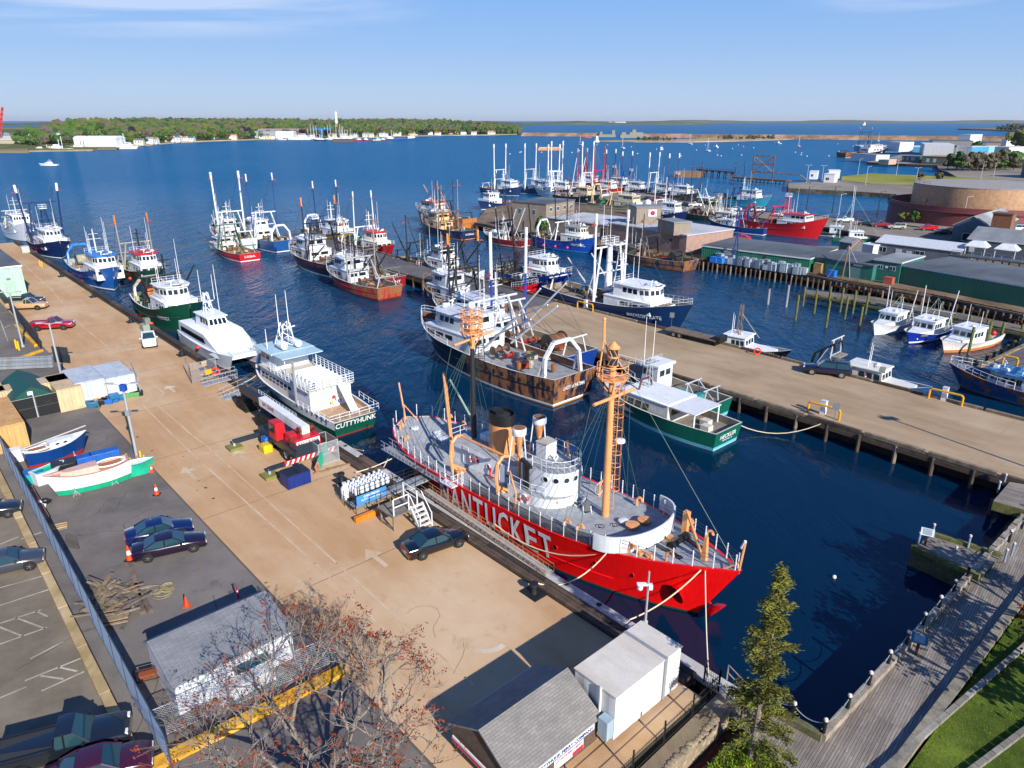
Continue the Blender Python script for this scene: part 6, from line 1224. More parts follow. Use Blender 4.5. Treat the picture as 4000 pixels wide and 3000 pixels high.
# ================================================================ vehicles
def wheel(parent,x,y,r,w,rim='#c4c8cc'):
    mb = MB();mb.lathe((x,y,r),[(r*.62,-w/2),(r*.95,-w/2),(r,-w*.35),(r,w*.35),(r*.95,w/2),(r*.62,w/2)],flat('#17181a',.85),18,axis='y',cap=False);ty = mb.build('wheel',parent)
    sd = 1 if y > 0 else -1;mb = MB();mb.lathe((x,y+sd*w*.36,r),[(r*.64,-.02),(r*.6,.03),(r*.15,.02)],flat(rim,.3,.7),18,axis='y')
    for k in range(5): a = k*2*math.pi/5;mb.beam((x,y+sd*w*.40,r),(x+r*.6*math.cos(a),y+sd*w*.42,r+r*.6*math.sin(a)),.07,.03,flat('#8a8e92',.4,.6))
    mb.build('rim',ty)
def car(label,p,head,col,kind='sedan',cat='car',name='parked_car',group='parked vehicles',L=4.8,W_=1.84,tail='#a01414',rim='#b4b8bc',gl='#1e3a40'):
    """p = photograph point of the middle of the car on the ground, head = heading in degrees"""
    t = thing(name,label,cat,at(*p),R(head),group);m = P(col,.18,.03,coat=1.0);g = glass(gl,.04);dk = flat('#141517',.6);h = {'sedan': 1.45,'suv': 1.85,'pickup': 1.88,'van': 2.0}[kind]
    up = kind in ('suv','pickup');z0 = .42 if up else .22;hw = W_/2;f = L/2
    if kind == 'sedan': belt = [(-f,.62,.80),(-f+.05,.95,.86),(-f*.70,1.02,.95),(-f*.3,.93,1.0),(f*.30,.92,1.0),(f*.42,.93,.98),(f*.80,.78,.93),(f*.97,.66,.82),(f,.45,.74)];roof = [(-f*.70,1.0),(-f*.36,1.42),(-f*.02,1.46),(f*.12,1.42),(f*.42,.95)]
    elif kind == 'suv': belt = [(-f,.9,.92),(-f+.05,1.15,.96),(-f*.9,1.2,1.0),(0,1.16,1.0),(f*.38,1.14,1.0),(f*.45,1.12,.99),(f*.9,1.0,.93),(f,.8,.84)];roof = [(-f*.97,1.2),(-f*.86,1.82),(0,1.86),(f*.16,1.82),(f*.42,1.16)]
    else: belt = [(-f,1.0,.95),(-f+.02,1.18,.97),(-f*.05,1.2,1.0),(f*.36,1.18,1.0),(f*.45,1.16,.99),(f*.92,1.06,.93),(f,.85,.86)];roof = [(-f*.10,1.2),(-f*.06,1.84),(f*.08,1.88),(f*.2,1.84),(f*.44,1.18)]
    mb = MB();rows = []
    for x,zt,k in belt:
        y = hw*k;rows.append([(x,-y*.90,z0),(x,-y,z0+.18),(x,-y,zt*.62+.1),(x,-y*.95,zt-.03),(x,-y*.86,zt+.015),(x,0,zt+.05),(x,y*.86,zt+.015),(x,y*.95,zt-.03),(x,y,zt*.62+.1),(x,y,z0+.18),(x,y*.90,z0)])
    mb.grid(rows,m);mb.face(rows[0],m);mb.face(list(reversed(rows[-1])),m);bd = mb.build('body',t,ang=50)
    mb = MB();mb.box((0,0,z0-.04),(L*.96,W_*.84,.08),dk);mb.build('underbody',t)
    # greenhouse
    def beltz(x):
        for a,b in zip(belt,belt[1:]):
            if a[0] <= x <= b[0]: return a[1]+(b[1]-a[1])*(x-a[0])/(b[0]-a[0])
        return belt[-1][1]
    ri = [(x,z) for x,z in roof];kk = .74;mb = MB();rr = []
    for i,(x,z) in enumerate(ri): y = hw*(kk if 0 < i < len(ri)-1 else .86);rr.append([(x,-y,z),(x,-y*.9,z+.02),(x,0,z+.045),(x,y*.9,z+.02),(x,y,z)])
    mb.grid(rr[1:-1],m);mb.build('roof',bd)
    def pan(q,nm='window'): mb = MB();mb.face(q,g);mb.build(nm,t,smooth=False)
    i1 = rr[0];pan([i1[0],i1[-1],rr[1][-1],rr[1][0]],'rear_window');pan([rr[-1][0],rr[-1][-1],rr[-2][-1],rr[-2][0]],'windscreen')
    for sd in (1,-1):
        e = -1 if sd > 0 else 0;bp = [(x,sd*hw*.93,beltz(x)+.0) for x,z in (ri[0],ri[-1])];xs_ = [ri[0][0],ri[1][0],ri[2][0] if len(ri) > 4 else 0,ri[-2][0],ri[-1][0]];xm = (ri[1][0]+ri[-2][0])/2
        top = lambda x: Vector((x,sd*hw*kk,ri[1][1]+(ri[-2][1]-ri[1][1])*0+.0 if False else ri[1][1]));
        q1 = [Vector((ri[0][0],sd*hw*.9,beltz(ri[0][0]))),Vector((xm-.04,sd*hw*.93,beltz(xm))),Vector((xm-.04,sd*hw*kk,ri[2][1]-.02)),Vector((ri[1][0],sd*hw*kk,ri[1][1]))]
        q2 = [Vector((xm+.04,sd*hw*.93,beltz(xm))),Vector((ri[-1][0],sd*hw*.9,beltz(ri[-1][0]))),Vector((ri[-2][0],sd*hw*kk,ri[-2][1])),Vector((xm+.04,sd*hw*kk,ri[2][1]-.02))]
        pan(q1);pan(q2);pl_ = MB()
        for a,b in ((q1[0],q1[3]),(q2[1],q2[2]),(Vector((xm,sd*hw*.93,beltz(xm))),Vector((xm,sd*hw*kk,ri[2][1])))): pl_.tube(a,b,.045,m,n=4)
        pl_.tube(q1[3],q2[2],.04,m,n=4);pl_.build('pillar',bd)
        x_ = ri[-1][0]-.25;MB().box((x_,sd*(hw+.1),beltz(x_)),(.14,.2,.14),m).build('mirror',t)
    r = .40 if up else .33
    for x in (-f*.60,f*.62):
        for sd in (1,-1):
            mb = MB();mb.lathe((x,sd*(hw*.99),r+.02),[(r*1.16,-.05),(r*1.16,.012)],dk,18,axis='y');mb.build('wheel_arch',bd);wheel(t,x,sd*(hw-.08),r,.22,rim)
    zb = belt[0][1]
    for sd in (1,-1):
        MB().box((-f+.02,sd*hw*.66,zb-.12),(.12,.36,.17),P(tail,.2)).build('tail_light',t);MB().box((f-.13,sd*hw*.60,belt[-1][1]+.02),(.22,.34,.13),flat('#d8dce0',.15)).build('headlight',t)
    MB().box((-f-.005,0,zb-.2),(.03,.42,.14),flat('#c8ccd0')).build('number_plate',t)
    if kind == 'pickup':
        b = MB();b.box((-f*.53,0,1.205),(L*.44,W_*.78,.02),flat('#2a2c2e',.8));
        for sd in (1,-1): b.box((-f*.53,sd*hw*.86,1.2),(L*.47,.1,.1),m)
        b.box((-f+.08,0,1.2),(.1,W_*.82,.1),m);b.build('load_bed',t)
    if kind == 'suv': MB().tube((-f*.8,hw*.62,1.92),(f*.1,hw*.62,1.94),.025,dk).tube((-f*.8,-hw*.62,1.92),(f*.1,-hw*.62,1.94),.025,dk).build('roof_rack',t)
    return t
# headings follow the shape of each vehicle in its place; yard cars stand across the wharf
car('black sedan with green tinted windows, alone on the tan wharf beside the lightship',(1702,2140),33,'#070b14',L=4.95)
car('dark blue sedan, farther of the two parked side by side on the asphalt',(628,2096),30,'#08184a',L=4.7,rim='#8a8e92')
car('dark purple sedan with alloy wheels, nearer of the two parked side by side',(668,2152),26,'#1a0b22',L=5.0)
car('grey sedan cut by the left edge, behind the kerb',(28,2225),29,'#3a3c44',L=4.7,rim='#d0d2d4')
car('dark car cut by the left edge in shade beside the kerb',(-45,2020),29,'#1c2028',L=4.7)
car('dark grey pickup with roof rack at the bottom left corner',(265,2945),22,'#161a20','pickup','pickup truck',L=5.9,W_=1.95)
car('maroon car at the bottom left corner, below the dark pickup',(395,3035),24,'#3a0c22',L=4.8)
car('metallic red pickup with open bed on the tan wharf',(208,1285),12,'#9a0c22','pickup','pickup truck',L=5.9,W_=2.0,rim='#d4d8dc')
car('gold pickup with black wheels in front of the pale green building',(112,1208),10,'#b49470','pickup','pickup truck',L=5.9,W_=2.0,rim='#26282a')
car('dark grey pickup just behind the gold pickup',(105,1187),10,'#23262e','pickup','pickup truck',L=5.6)
car('white pickup facing the camera near the wharf edge',(585,1345),-62,'#e2e6ea','pickup','pickup truck',L=5.4,W_=1.9,rim='#1c1e20')
car('dark navy suburban SUV with a small trailer at the far edge of the pier',(3228,1462),157,'#0a1430','suv','SUV',L=5.6,W_=2.0)
for i,(x,y,hd,c,k,lab) in enumerate(((3050,846,150,'#e0e4e8','pickup','white pickup next to the white van on the parking pier'),(3300,868,168,'#dfe3e6','pickup','white pickup alone in the middle of the parking pier'),(3380,880,165,'#1c2430','sedan','dark car right of the white pickup on the parking pier'),(3440,887,165,'#8a1c2c','pickup','maroon pickup beside the tan jeep'),
        (3500,895,168,'#b8ac98','suv','tan jeep on the parking pier near the green box'),(3625,900,170,'#c8142a','pickup','bright red pickup below the dark red ring wall'),(3680,915,170,'#0f3a34','sedan','dark green car beside the bright red pickup'),(2715,808,165,'#e4e6ea','pickup','white pickup farther out on the parking pier'),(2670,804,165,'#1c2026','sedan','black sedan left of the far white pickup'),
        (2558,785,160,'#a01c30','suv','red car on the outer parking pier'),(2528,781,160,'#16202e','sedan','dark blue car left of the red car on the outer pier'),(2475,775,165,'#1a1c22','sedan','black car farthest out on the parking pier'),(2870,822,165,'#c8d0d8','sedan','silver blue car by the turquoise dragger'),(2960,828,160,'#dfe3e6','suv','white SUV by the turquoise dragger'),(2815,925,150,'#14161c','suv','black SUV row behind the pink brick fish house'),(2895,937,150,'#c01c34','sedan','red and white car behind the green fish house'),
        (3970,902,170,'#dfe3e6','suv','white car at right edge below the ring wall'),(3995,1300-330,168,'#dfe3e6','van' if False else 'suv','white SUV by the right edge near the grey wing'))): car(lab,(x,y),hd,c,k,'car' if k != 'pickup' else 'pickup truck')
# ================================================================ things on the left wharf
def qthing(name,label,cat,px,rz=0,z=2.0,group=None): return thing(name,label,cat,at(px[0],px[1],z),QA+rz,group)
def lamp(label,base,top,arms=((0,1),),m=None,r=.14,name='street_lamp',z=2.0,armlen=.9,rz=0):
    h = rise(base[0],base[1],top,z)-z;t = thing(name,label,'street lamp',at(*base,z),rz);m = m or P('#b4b8bc',.4,.1,metal=.3);mb = MB();mb.lathe((0,0,0),[(r*1.9,0),(r*1.9,.25),(r,.3),(r*.65,h)],m,10);mb.build('pole',t)
    for k,(dx,dy) in enumerate(arms): MB().tube((0,0,h-.15),(dx*armlen,dy*armlen,h+.05),.05,m).box((dx*(armlen+.3),dy*(armlen+.3),h-.02),(.7,.3,.14),m,math.atan2(dy,dx)).build('lamp_head',t)
    return t,h
t,h = lamp('tall grey lamp post with yellow bollards round its base, in the boat yard',(540,1812),1500,((.9,.1),(-.9,-.1)));MB().box((0,0,h*.62),(.35,.35,.5),P('#8a8e92')).build('control_box',t);MB().box((.1,-.1,h-.6),(.5,.4,.6),P('#1c4aa0')).build('camera_box',t)
lamp('grey lamp post with twin heads rising behind the shipping containers',(247,1500),1262,((.9,.1),(-.9,-.1)));lamp('grey lamp post with twin heads behind the dark fence, farther left',(90,1355),1142,((.9,.1),(-.9,-.1)))
t,h = lamp('slim grey post with two floodlights at the foot of the lightship bow',(2520,2438),2232,(),r=.09,name='camera_post',armlen=.4);MB().box((-.35,0,h-1.0),(.7,.25,.12),P(WHITE)).ball((-.5,0,h-1.2),.2,P(WHITE),8,6).box((.15,0,h-1.3),(.25,.25,.35),P(WHITE)).build('camera',t)
for i,(b_,tp,lab) in enumerate((((3150,712),645,'thin twin headed lamp on the lawn quay, first from its outer end'),((3210,706),646,'thin twin headed lamp on the lawn quay, just right of the huts'),((3380,722),650,'lamp post in the middle of the lawn quay timber edge'),((3575,722),655,'twin headed lamp at the right part of the lawn'),((3350,683),620,'far lamp post at the back edge of the lawn'),((3500,685),625,'curved lamp post at the back edge of the lawn right side'),
        ((3150,818),728,'tall black lamp post at the parking pier, left one'),((3250,832),728,'tall black lamp post at the parking pier, right one'),((3275,838),758,'grey curved street lamp at the parking pier'),((3425,850),748,'black lamp post beside the netting fence'),((3605,862),775,'wooden utility pole leaning before the ring wall'),((3755,885),768,'slim lamp post in front of the ring wall'),((3887,875),778,'wooden utility pole with transformers before the tan tank'),((3838,860),820,'short twin lamp by the ring wall'),((3830,700),632,'grey curved lamp right of the lawn'),((3880,690),635,'grey lamp among the bushes'),((2700,800),740,'lamp post by the turquoise dragger'))):
    wd = 'utility' in lab;t,h = lamp(lab,b_,tp,() if wd else ((.9,.2),(-.9,-.2)) if 'twin' in lab else ((.9,.2),),wood('#8a7a68') if wd else (P('#2a2e34') if 'black' in lab else None),.17,'utility_pole' if wd else 'street_lamp',armlen=1.4)
    if wd: MB().beam((-1.1,0,h-.5),(1.1,0,h-.5),.12,.12,wood('#8a7a68')).build('crossarm',t);MB().lathe((.5,-.2,h-2),[(.3,0),(.3,.9)],P('#a8acb0'),8).build('transformer',t)
for i,(b_,tp) in enumerate((((2130,1050),760),((2262,1035),775),((2215,1030),745))): pass
def cone(px,k=1.0,label='',band=True,group='traffic cones',name='traffic_cone'):
    t = thing(name,label,'traffic cone',at(*px),0,group);o = P('#e8481c',.5);mb = MB();mb.box((0,0,0),(.42*k,.42*k,.05),flat('#1c1a1a') if k > 1.1 else o);mb.lathe((0,0,.05),[(.16*k,0),(.11*k,.28*k),(.08*k,.5*k),(.03*k,.75*k)],o,12,mf=lambda i,j: P('#e8e4e0') if i == 1 and band else o);mb.build('cone',t)
for (x,y),k,lab in (((594,1843),.9,'orange cone with white band at the edge of the tan wharf by the lamp'),((613,1932),1.3,'tall striped orange cone on a black base between asphalt and tan wharf'),((541,1815),1.2,'striped cone tucked against the foot of the tall lamp post'),((515,1818),.8,'small cone behind the green tipped boat by the lamp'),((508,2186),1.5,'tall striped orange cone behind the purple sedan'),((253,1858),1.3,'left tall striped cone before the black tote'),((275,1856),1.3,'right tall striped cone before the black tote'),((3378,1482),1.2,'orange and white cone standing on the pier edge timber')): cone((x,y),k,lab)
cone((730,2368),1.0,'plain orange cone on the asphalt above the white sheds',False)
t = thing('delineator_post','red and white delineator post behind the grey roofed white shed','post',at(933,2350));MB().lathe((0,0,0),[(.2,0),(.2,.06),(.06,.1),(.05,1.2)],P('#c81c2c'),10,mf=lambda i,j: P('#c81c2c')).lathe((0,0,.8),[(.062,0),(.062,.12)],P('#e8e4e0'),10).build('post',t)
for i,(x,y) in enumerate(((499,1812),(514,1828),(552,1800),(568,1818))): t = thing('bollard',('yellow bollard at the left rear of the tall lamp post','yellow bollard at the left front of the tall lamp post','yellow bollard at the right rear of the tall lamp post','yellow bollard at the right front of the tall lamp post')[i],'bollard',at(x,y),0,'yellow bollards');MB().lathe((0,0,0),[(.11,0),(.11,1.0),(.02,1.06)],P('#d8b048'),10).build('post',t)
for i,(x,y) in enumerate(((66,1362),(76,1368),(158,1040),(166,1044))): t = thing('bollard',('yellow bollard left of the pair by the fence corner','yellow bollard right of the pair by the fence corner','yellow bollard left of the far pair on the tan wharf','yellow bollard right of the far pair on the tan wharf')[i],'bollard',at(x,y),0,'yellow bollards');MB().lathe((0,0,0),[(.13,0),(.13,1.3),(.02,1.36)],P('#e0b020'),10).build('post',t)
for i,(x,y) in enumerate(((2085,2318),(712,1387),(512,1258),(365,1160),(240,1080),(1515-180,1880))):
    lab = ('black mooring bollard with white rope beside the lightship bow','black mooring bollard by the catamaran bow rope','black mooring bollard under the dark green trawler bow','black mooring bollard off the bright blue trawler bow','black mooring bollard amidships of the bright blue trawler','black mooring bollard behind the propane cylinders')[i]
    t = thing('mooring_bollard',lab,'bollard',at(x,y),QA,'mooring bollards');b_ = P('#17191c',.6);MB().box((0,0,0),(1.5,1.2,.08),b_).build('base_plate',t);MB().lathe((0,0,.08),[(.26,0),(.2,.2),(.2,.5),(.32,.6),(.3,.75),(.05,.8)],b_,12).build('post',t)
# containers, tent, huts
def container(label,A,L,W_,h,col,rz=0,roof=None,doors='front',z=2.0,cat='shipping container',name='shipping_container',worn=.1):
    """A = photograph point of the near right bottom corner; L runs away along the wharf"""
    t = thing(name,label,cat,A if isinstance(A,Vector) else at(*A,z),QA+rz,'containers in the fenced yard');m = ribbed(col,.28,wear=worn);rf = P(roof or col,.6,.3,rust=.08);mb = MB()
    mb.box((-L/2,-W_/2,.1),(L-.1,W_-.1,h-.2),m);mb.build('wall',t,smooth=False);MB().box((-L/2,-W_/2,h-.1),(L,W_,.1),rf).build('roof',t)
    mb = MB();fr = P(col,.5,.2,rust=.1)
    for x in (-.06,-L+.06):
        for y in (-.06,-W_+.06): mb.box((x,y,0),(.14,.14,h-.1),fr)
        mb.box((x,-W_/2,0),(.14,W_-.3,.16),fr)
    mb.build('frame',t)
    for k in (0,1):
        y0 = -W_*.27 if k == 0 else -W_*.73;d = MB();d.box((.0,y0,.18),(.06,W_*.44,h-.36),P(col,.45,.1));d.tube((.06,y0-.2,.2),(.06,y0-.2,h-.2),.025,fr);d.tube((.06,y0+.3,.2),(.06,y0+.3,h-.2),.025,fr);d.build('door',t)
    return t
container('cream shipping container with double doors, between the green tent and pale blue containers',(337,1590),6.1,2.44,2.6,'#cdb48e')
container('pale blue white container with a slanted lid, left one of the pair',(425,1562),6.1,3.0,2.7,'#b9c2cc',worn=.05)
container('pale blue white container, right one of the pair nearest the tan wharf',(540,1543),6.1,3.0,2.7,'#bcc5cf',worn=.05)
container('cream container lying behind the green tent and cream container',Q(-66.2,-15.0),9.5,2.44,2.6,'#c8b08c',R(90))
container('cream container with double doors cut by the left edge',(44,1610),6.1,2.44,2.6,'#cdb48e')
container('yellow ochre container with a grey framed opening at its end, left edge',(120,1745),9,3.0,2.7,'#d0a064')
t = thing('tarpaulin_tent','dark green tarpaulin shelter with a gabled roof and open dark front','tent',at(228,1608),QA);gt = P('#0f4a40',.55,.15);W5 = 3.9;L5 = 7.5;prof = [(-W5,0),(-W5,2.1),(-W5*.78,2.8),(-W5/2,3.4),(-W5*.22,2.8),(0,2.1),(0,0)]
mb = MB();mb.grid([[(-L5,y,z) for y,z in prof],[(-L5*.66,y,z-.05) for y,z in prof],[(-L5*.33,y,z) for y,z in prof],[(0,y,z) for y,z in prof]],gt);mb.face([(-L5,y,z) for y,z in prof],gt);mb.face([(-.02,y,z) for y,z in prof if z > 1.9],gt);mb.build('cover',t,ang=20)
mb = MB();mb.box((.25,-W5/2,0),(.06,.1,2.6),P('#b0b4b8'));rail(mb,[(.25,-W5-.1,0),(.25,.3,0)],2.3,P('#b0b4b8'),.03,2,2.1);mb.box((.25,-W5/2-.2,2.6),(.1,.5,.4),P(WHITE));mb.build('gate_frame',t)
mb = MB();mb.face([(.27,-W5,.05),(.27,.2,.05),(.27,.2,2.3),(.27,-W5,2.3)],meshmat('#0c1014',1.5,.05),[(0,0),(4,0),(4,2.3),(0,2.3)]);mb.build('gate_mesh',t)
# recycling tubs along the pale containers
r6 = random.Random(3)
for i,(x,y,c) in enumerate(((352,1585,'#1c6a8c'),(366,1588,'#1c6a8c'),(388,1576,'#d8a020'),(404,1578,'#1a1c20'),(418,1570,'#1a1c20'),(428,1560,'#1a1c20'),(426,1576,'#2a6ac0'),(446,1556,'#1c6aa0'),(448,1570,'#1c6aa0'),(470,1562,'#1c6aa0'),(480,1556,'#1c6aa0'),(492,1546,'#1a1c20'),(505,1550,'#5a9a5a'),(516,1544,'#5a9a5a'),(528,1536,'#1a1c20'),(530,1548,'#5a9a5a'),(542,1545,'#1a1c20'),(484,1520,'#1a1c20'),(498,1524,'#1a1c20'))):
    o = MB().box((0,0,0),(.9,.6,.5),P(c),top=(1.08,1.1)).box((0,0,.5),(1.02,.7,.06),P(c)).build('storage_tub',bevel=.02);o.location = at(x,y,2+(.55 if i in (17,18,7) else 0));o.rotation_euler.z = r6.uniform(-.4,.4)+.5
    tag(o,{'#1c6a8c': 'teal plastic tub on the ground in front of the pale containers','#d8a020': 'yellow tub among the tubs by the pale containers','#1a1c20': 'black plastic tub by the pale containers','#2a6ac0': 'small bright blue tub by the pale containers','#1c6aa0': 'blue stacking tub in the middle of the tub row','#5a9a5a': 'black lidded tub with green sides by the right pale container'}[c],'tub','plastic tubs by the containers')
o = MB().lathe((0,0,0),[(.25,0),(.28,.3),(.2,.7),(.3,.9),(.2,1.3)],P('#d01c2c'),10).build('red_barrel');o.location = at(350,1556);tag(o,'red barrel standing upright beside the cream container','barrel')
# tall fence with grey mesh and shade cloth
def fence(name,label,p,q,h,m,mesh,post=2.4,top=True,cat='fence',lean=None,uvk=1.0):
    p = Vector(p);q = Vector(q);t = thing(name,label,cat,p);d = q-p;n_ = max(1,round(d.length/post));mb = MB()
    for i in range(n_+1): c = d*(i/n_);mp_ = MB().tube(c,c+Vector((0,0,h)),.04,m,n=5);mp_.build('post',t)
    if top: mb.tube(Vector((0,0,h)),d+Vector((0,0,h)),.03,m,n=4);mb.tube(Vector((0,0,.08)),d+Vector((0,0,.08)),.02,m,n=4);mb.build('rail',t)
    mb = MB();L = d.length*uvk;mb.face([(0,0,.05),tuple(d+Vector((0,0,.05))),tuple(d+Vector((0,0,h))),(0,0,h)],mesh,[(0,0),(L,0),(L,h*uvk),(0,h*uvk)]);mb.build('mesh',t,smooth=False);return t
CLOTH = meshmat('#a2b6d0',1.6,.06);CL2 = meshmat('#9aa4b0',.22,.08);DM = meshmat('#1c2630',1.5,.06)
fence('yard_fence','long pale blue mesh covered fence between the car park kerb and the asphalt yard',Q(-56,-25.4),Q(-4.4,-25.4),2.3,P('#3a4a58'),CLOTH)
fence('screen_fence','dark screened fence with black cloth at the left, behind the red pickup',at(0,1165),at(162,1366),2.4,P('#2a3038'),DM)
fence('screen_fence','short dark gate leaf of black cloth right of the lamp post',at(215,1415),at(275,1420),2.2,P('#2a3038'),DM)
fence('shed_fence','chain link fence in front of the white shed above the yellow kerb',at(612,2890),at(1345,2570),1.9,P('#8a9098'),CL2)
fence('container_fence','chain link fence panel at the corner of the pale containers',at(523,1480),at(551,1545),2.3,P('#a0a6ac'),CL2)
fence('quay_cage','chain link cage beside the catamaran boarding ramp',at(750,1498),at(850,1470),2.4,P('#a0a6ac'),CL2);fence('quay_cage','end panel of the chain link cage by the catamaran',at(750,1498),at(735,1465),2.4,P('#a0a6ac'),CL2)
# ================================================================ passenger boats and working gear by the left wharf
t = boat_root('catamaran','white fast catamaran with a raised wheelhouse, bow to the camera, at the tan wharf','catamaran',(925,1455,'Q',4.4),21,HEAD)
WC = P('#dde2e7',.3,.04);gcl = glass('#141c24')
for sd in (1,-1):
    H = Hull(21,2.3,2.2,2.7,full=.6);mb = hull_mesh(H,P('#cdd4da'),WC,P('#a8341c'),WC,.05,12);mb.move(lambda v: Vector((v.x,v.y+sd*2.3,v.z)));mb.build('hull',t)
MB().prism([(-10,-3.3),(6,-3.3),(8.6,-2),(8.6,2),(6,3.3),(-10,3.3)],1.6,2.25,WC).build('deck',t)
mb = MB();s5 = [(-9.5,2.2,3.2),(-9.5,4.3,3.1),(1.5,4.3,3.1),(6.2,2.6,3.0),(7.2,2.25,2.9)];mb.grid([[(x,-y,z) for x,z,y in s5],[(x,y,z) for x,z,y in s5]],WC)
for sd in (1,-1): mb.face([(x,sd*y,z) for x,z,y in s5],WC)
mb.face([(-9.5,-3.2,2.2),(-9.5,3.2,2.2),(-9.5,3.1,4.3),(-9.5,-3.1,4.3)],WC);cb_ = mb.build('cabin',t,ang=20)
for sd in (1,-1): MB().face([(-8.5,sd*3.2,2.9),(2.2,sd*3.2,2.9),(1.6,sd*3.17,3.7),(-8.5,sd*3.17,3.7)],gcl).build('window',cb_)
w1 = house(t,-5.4,.4,3.4,4.3,1.9,WC,WC,gcl,'wheelhouse',.9,.3,.42,.45,.85,2,3,4,1);MB().face([(.3,-1.6,4.35),(.3,1.6,4.35),(3.4,1.9,3.62),(3.4,-1.9,3.62)],WC).build('forward_screen',t)
t.scale = (.92,.9,.9);lattice(t,(-3.6,0,6.3),(-3.8,0,9.6),.6,WC,'mast',3,.07);radar(t,-3,0,7.4);antennas(t,[(-6,2.6,4.4,9),(-3,1,8.5,4),(-3,-1,8.5,5)],r=.06)
mb = MB();rail(mb,[(3,3.2,2.5),(7.5,2.6,2.5),(8.8,1.4,2.5)],.9,P(WHITE),.035,3,1.0);mb.build('bow_railing',t);buoy(t,0,-3.7,2.0,.3)
T_ = boat_root('ferry','white double deck ferry with a pale blue wheelhouse roof and green stern named CUTTYHUNK','ferry',(985,1500,'Q',4.5),24.5,OUT)
H = Hull(24.5,6.3,2.0,3.3,1.9,full=.62);lx = lambda f: -12.25+24.5*f;hu = hull_mesh(H,P('#0c4c3c',.35),P('#0c4c3c'),P('#7a3420'),P('#b89878',.8,.3),.5,18,cap=P(WHITE)).build('hull',T_)
text_transom(H,hu,'CUTTYHUNK',P(WHITE),1.15,.62,5.0);mb = MB()
for sd in (1,-1): mb.grid([[H.pt(u,H.sheer(u)-.02,sd,.03) for u in [i/16 for i in range(17)]],[H.pt(u,H.sheer(u)-.95,sd,.03) for u in [i/16 for i in range(17)]]],WC)
mb.build('white_band',hu)
lo_ = house(T_,lx(.22),lx(.78),5.1,1.5,2.3,WC,P('#c8c4b8',.8),glass('#1c2a30'),'main_cabin',.8,.25,.42,.3,1,2,8,4,0);zt = 3.95
house(T_,lx(.60),lx(.78),4.4,zt,2.1,WC,P('#a8c4d0',.6),glass('#1c2a30'),'wheelhouse',.6,.7,.45,.38,.95,2,2,5,0)
for y in (-2.0,2.0): MB().tube((lx(.5),y,zt),(lx(.5),y,zt+2.1),.06,WC).build('roof_post',T_)
MB().prism([(lx(.47),-2.6),(lx(.62),-2.6),(lx(.62),2.6),(lx(.47),2.6)],zt+2.13,zt+2.24,P('#a8c4d0',.6)).build('canopy_roof',T_)
for i,x in enumerate((.44,.40,.36,.32,.28,.24)): MB().box((lx(x),0,zt+.05),(.5,3.4,.45),WC).box((lx(x)-.25,0,zt+.5),(.08,3.4,.45),WC).build('bench',T_)
for y in (-.9,.9): MB().lathe((lx(.61),y,zt+2.85),[(.1,-.75),(.42,-.7),(.42,.7),(.1,.75)],P('#e0e4e8',.3),14,axis='x').build('life_raft',T_)
lattice(T_,(lx(.66),0,zt+2.3),(lx(.63),0,zt+5.4),.9,WC,'mast',3,.08);radar(T_,lx(.66),-.8,zt+3.6);antennas(T_,[(lx(.66),-.8,zt+4,5),(lx(.62),.9,zt+4,5),(lx(.68),2,zt+2.2,2.5)],r=.06)
mb = MB();rail(mb,[(lx(.60),-2.75,zt),(lx(.20),-2.75,zt),(lx(.20),2.75,zt),(lx(.60),2.75,zt)],1.15,WC,.04,4,1.0);mb.build('upper_railing',T_)
mb = MB();rail(mb,[(lx(.28),3.3,2.05),(lx(.01),3.0,2.0),(lx(.01),-3.0,2.0),(lx(.2),-3.3,2.05)],.7,WC,.035,2,1.1);mb.build('stern_railing',T_)
MB().beam((lx(.19),-1.0,4.3),(lx(.08),-1.0,1.7),.9,.12,WC).build('stairway',T_);MB().tube((lx(.33),2.9,2),(lx(.33),2.9,7.0),.16,P('#8a9094')).build('stack_pipe',T_)
for i in range(7): MB().ball((lx(.205),-1.9+i*.34,2.2+.3*(i % 3)),.2,P(('#e8e4da','#c82818','#d8c040','#3a6ab0')[i % 4]),8,5).build('float',T_)
# mobile crane
t = qthing('mobile_crane','red and dark grey mobile crane with a long white boom and striped rear board','crane',(1148,1770));DG = P('#23313c',.45);CR_ = P('#c01c28',.35)
MB().box((-.8,0,.9),(8.2,2.5,.7),DG).box((2.6,0,1.6),(1.4,2.3,.6),DG).build('chassis',t)
for x in (-4.0,-2.6,1.0,2.4):
    for sd in (1,-1): wheel(t,x,sd*1.1,.55,.45,'#c8ccd0')
MB().box((.3,.9,1.65),(2.4,.5,1.1),CR_).box((.9,-.2,1.65),(1.2,1.4,.9),CR_,top=(.8,.9)).box((2.5,.15,1.8),(1.2,2.5,.85),CR_,top=(.85,.96)).box((1.3,.3,1.62),(3.4,2.3,.2),CR_).build('slewing_body',t)
cb_ = MB().box((-1.0,-.95,1.65),(1.7,1.0,1.65),CR_,top=(.8,.9)).build('cab',t);MB().box((-1.05,-1.47,2.35),(1.0,.03,.7),glass()).box((-1.86,-.95,2.35),(.03,.7,.7),glass()).build('window',cb_)
WB = P('#dfe3e6',.4);bm_ = MB().beam((2.2,.45,3.0),(-7.2,.45,3.2),.75,.85,WB).build('boom',t);MB().beam((-7.2,.45,3.2),(-12.4,.45,3.1),.6,.7,P('#1c2026')).build('boom_section',t)
mb = MB();rail(mb,[(-1,1.1,2.9),(-9.5,1.1,3.0)],.6,P('#c8ccd0'),.03,3,.7);mb.build('jib_lattice',t)
mb = MB();writing(mb,'BAY CRANE',P('#b01c28'),(-5.0,.06,3.05),(1,0,0),(0,0,1),.4,2.6);mb.build('boom_lettering',bm_,smooth=False)
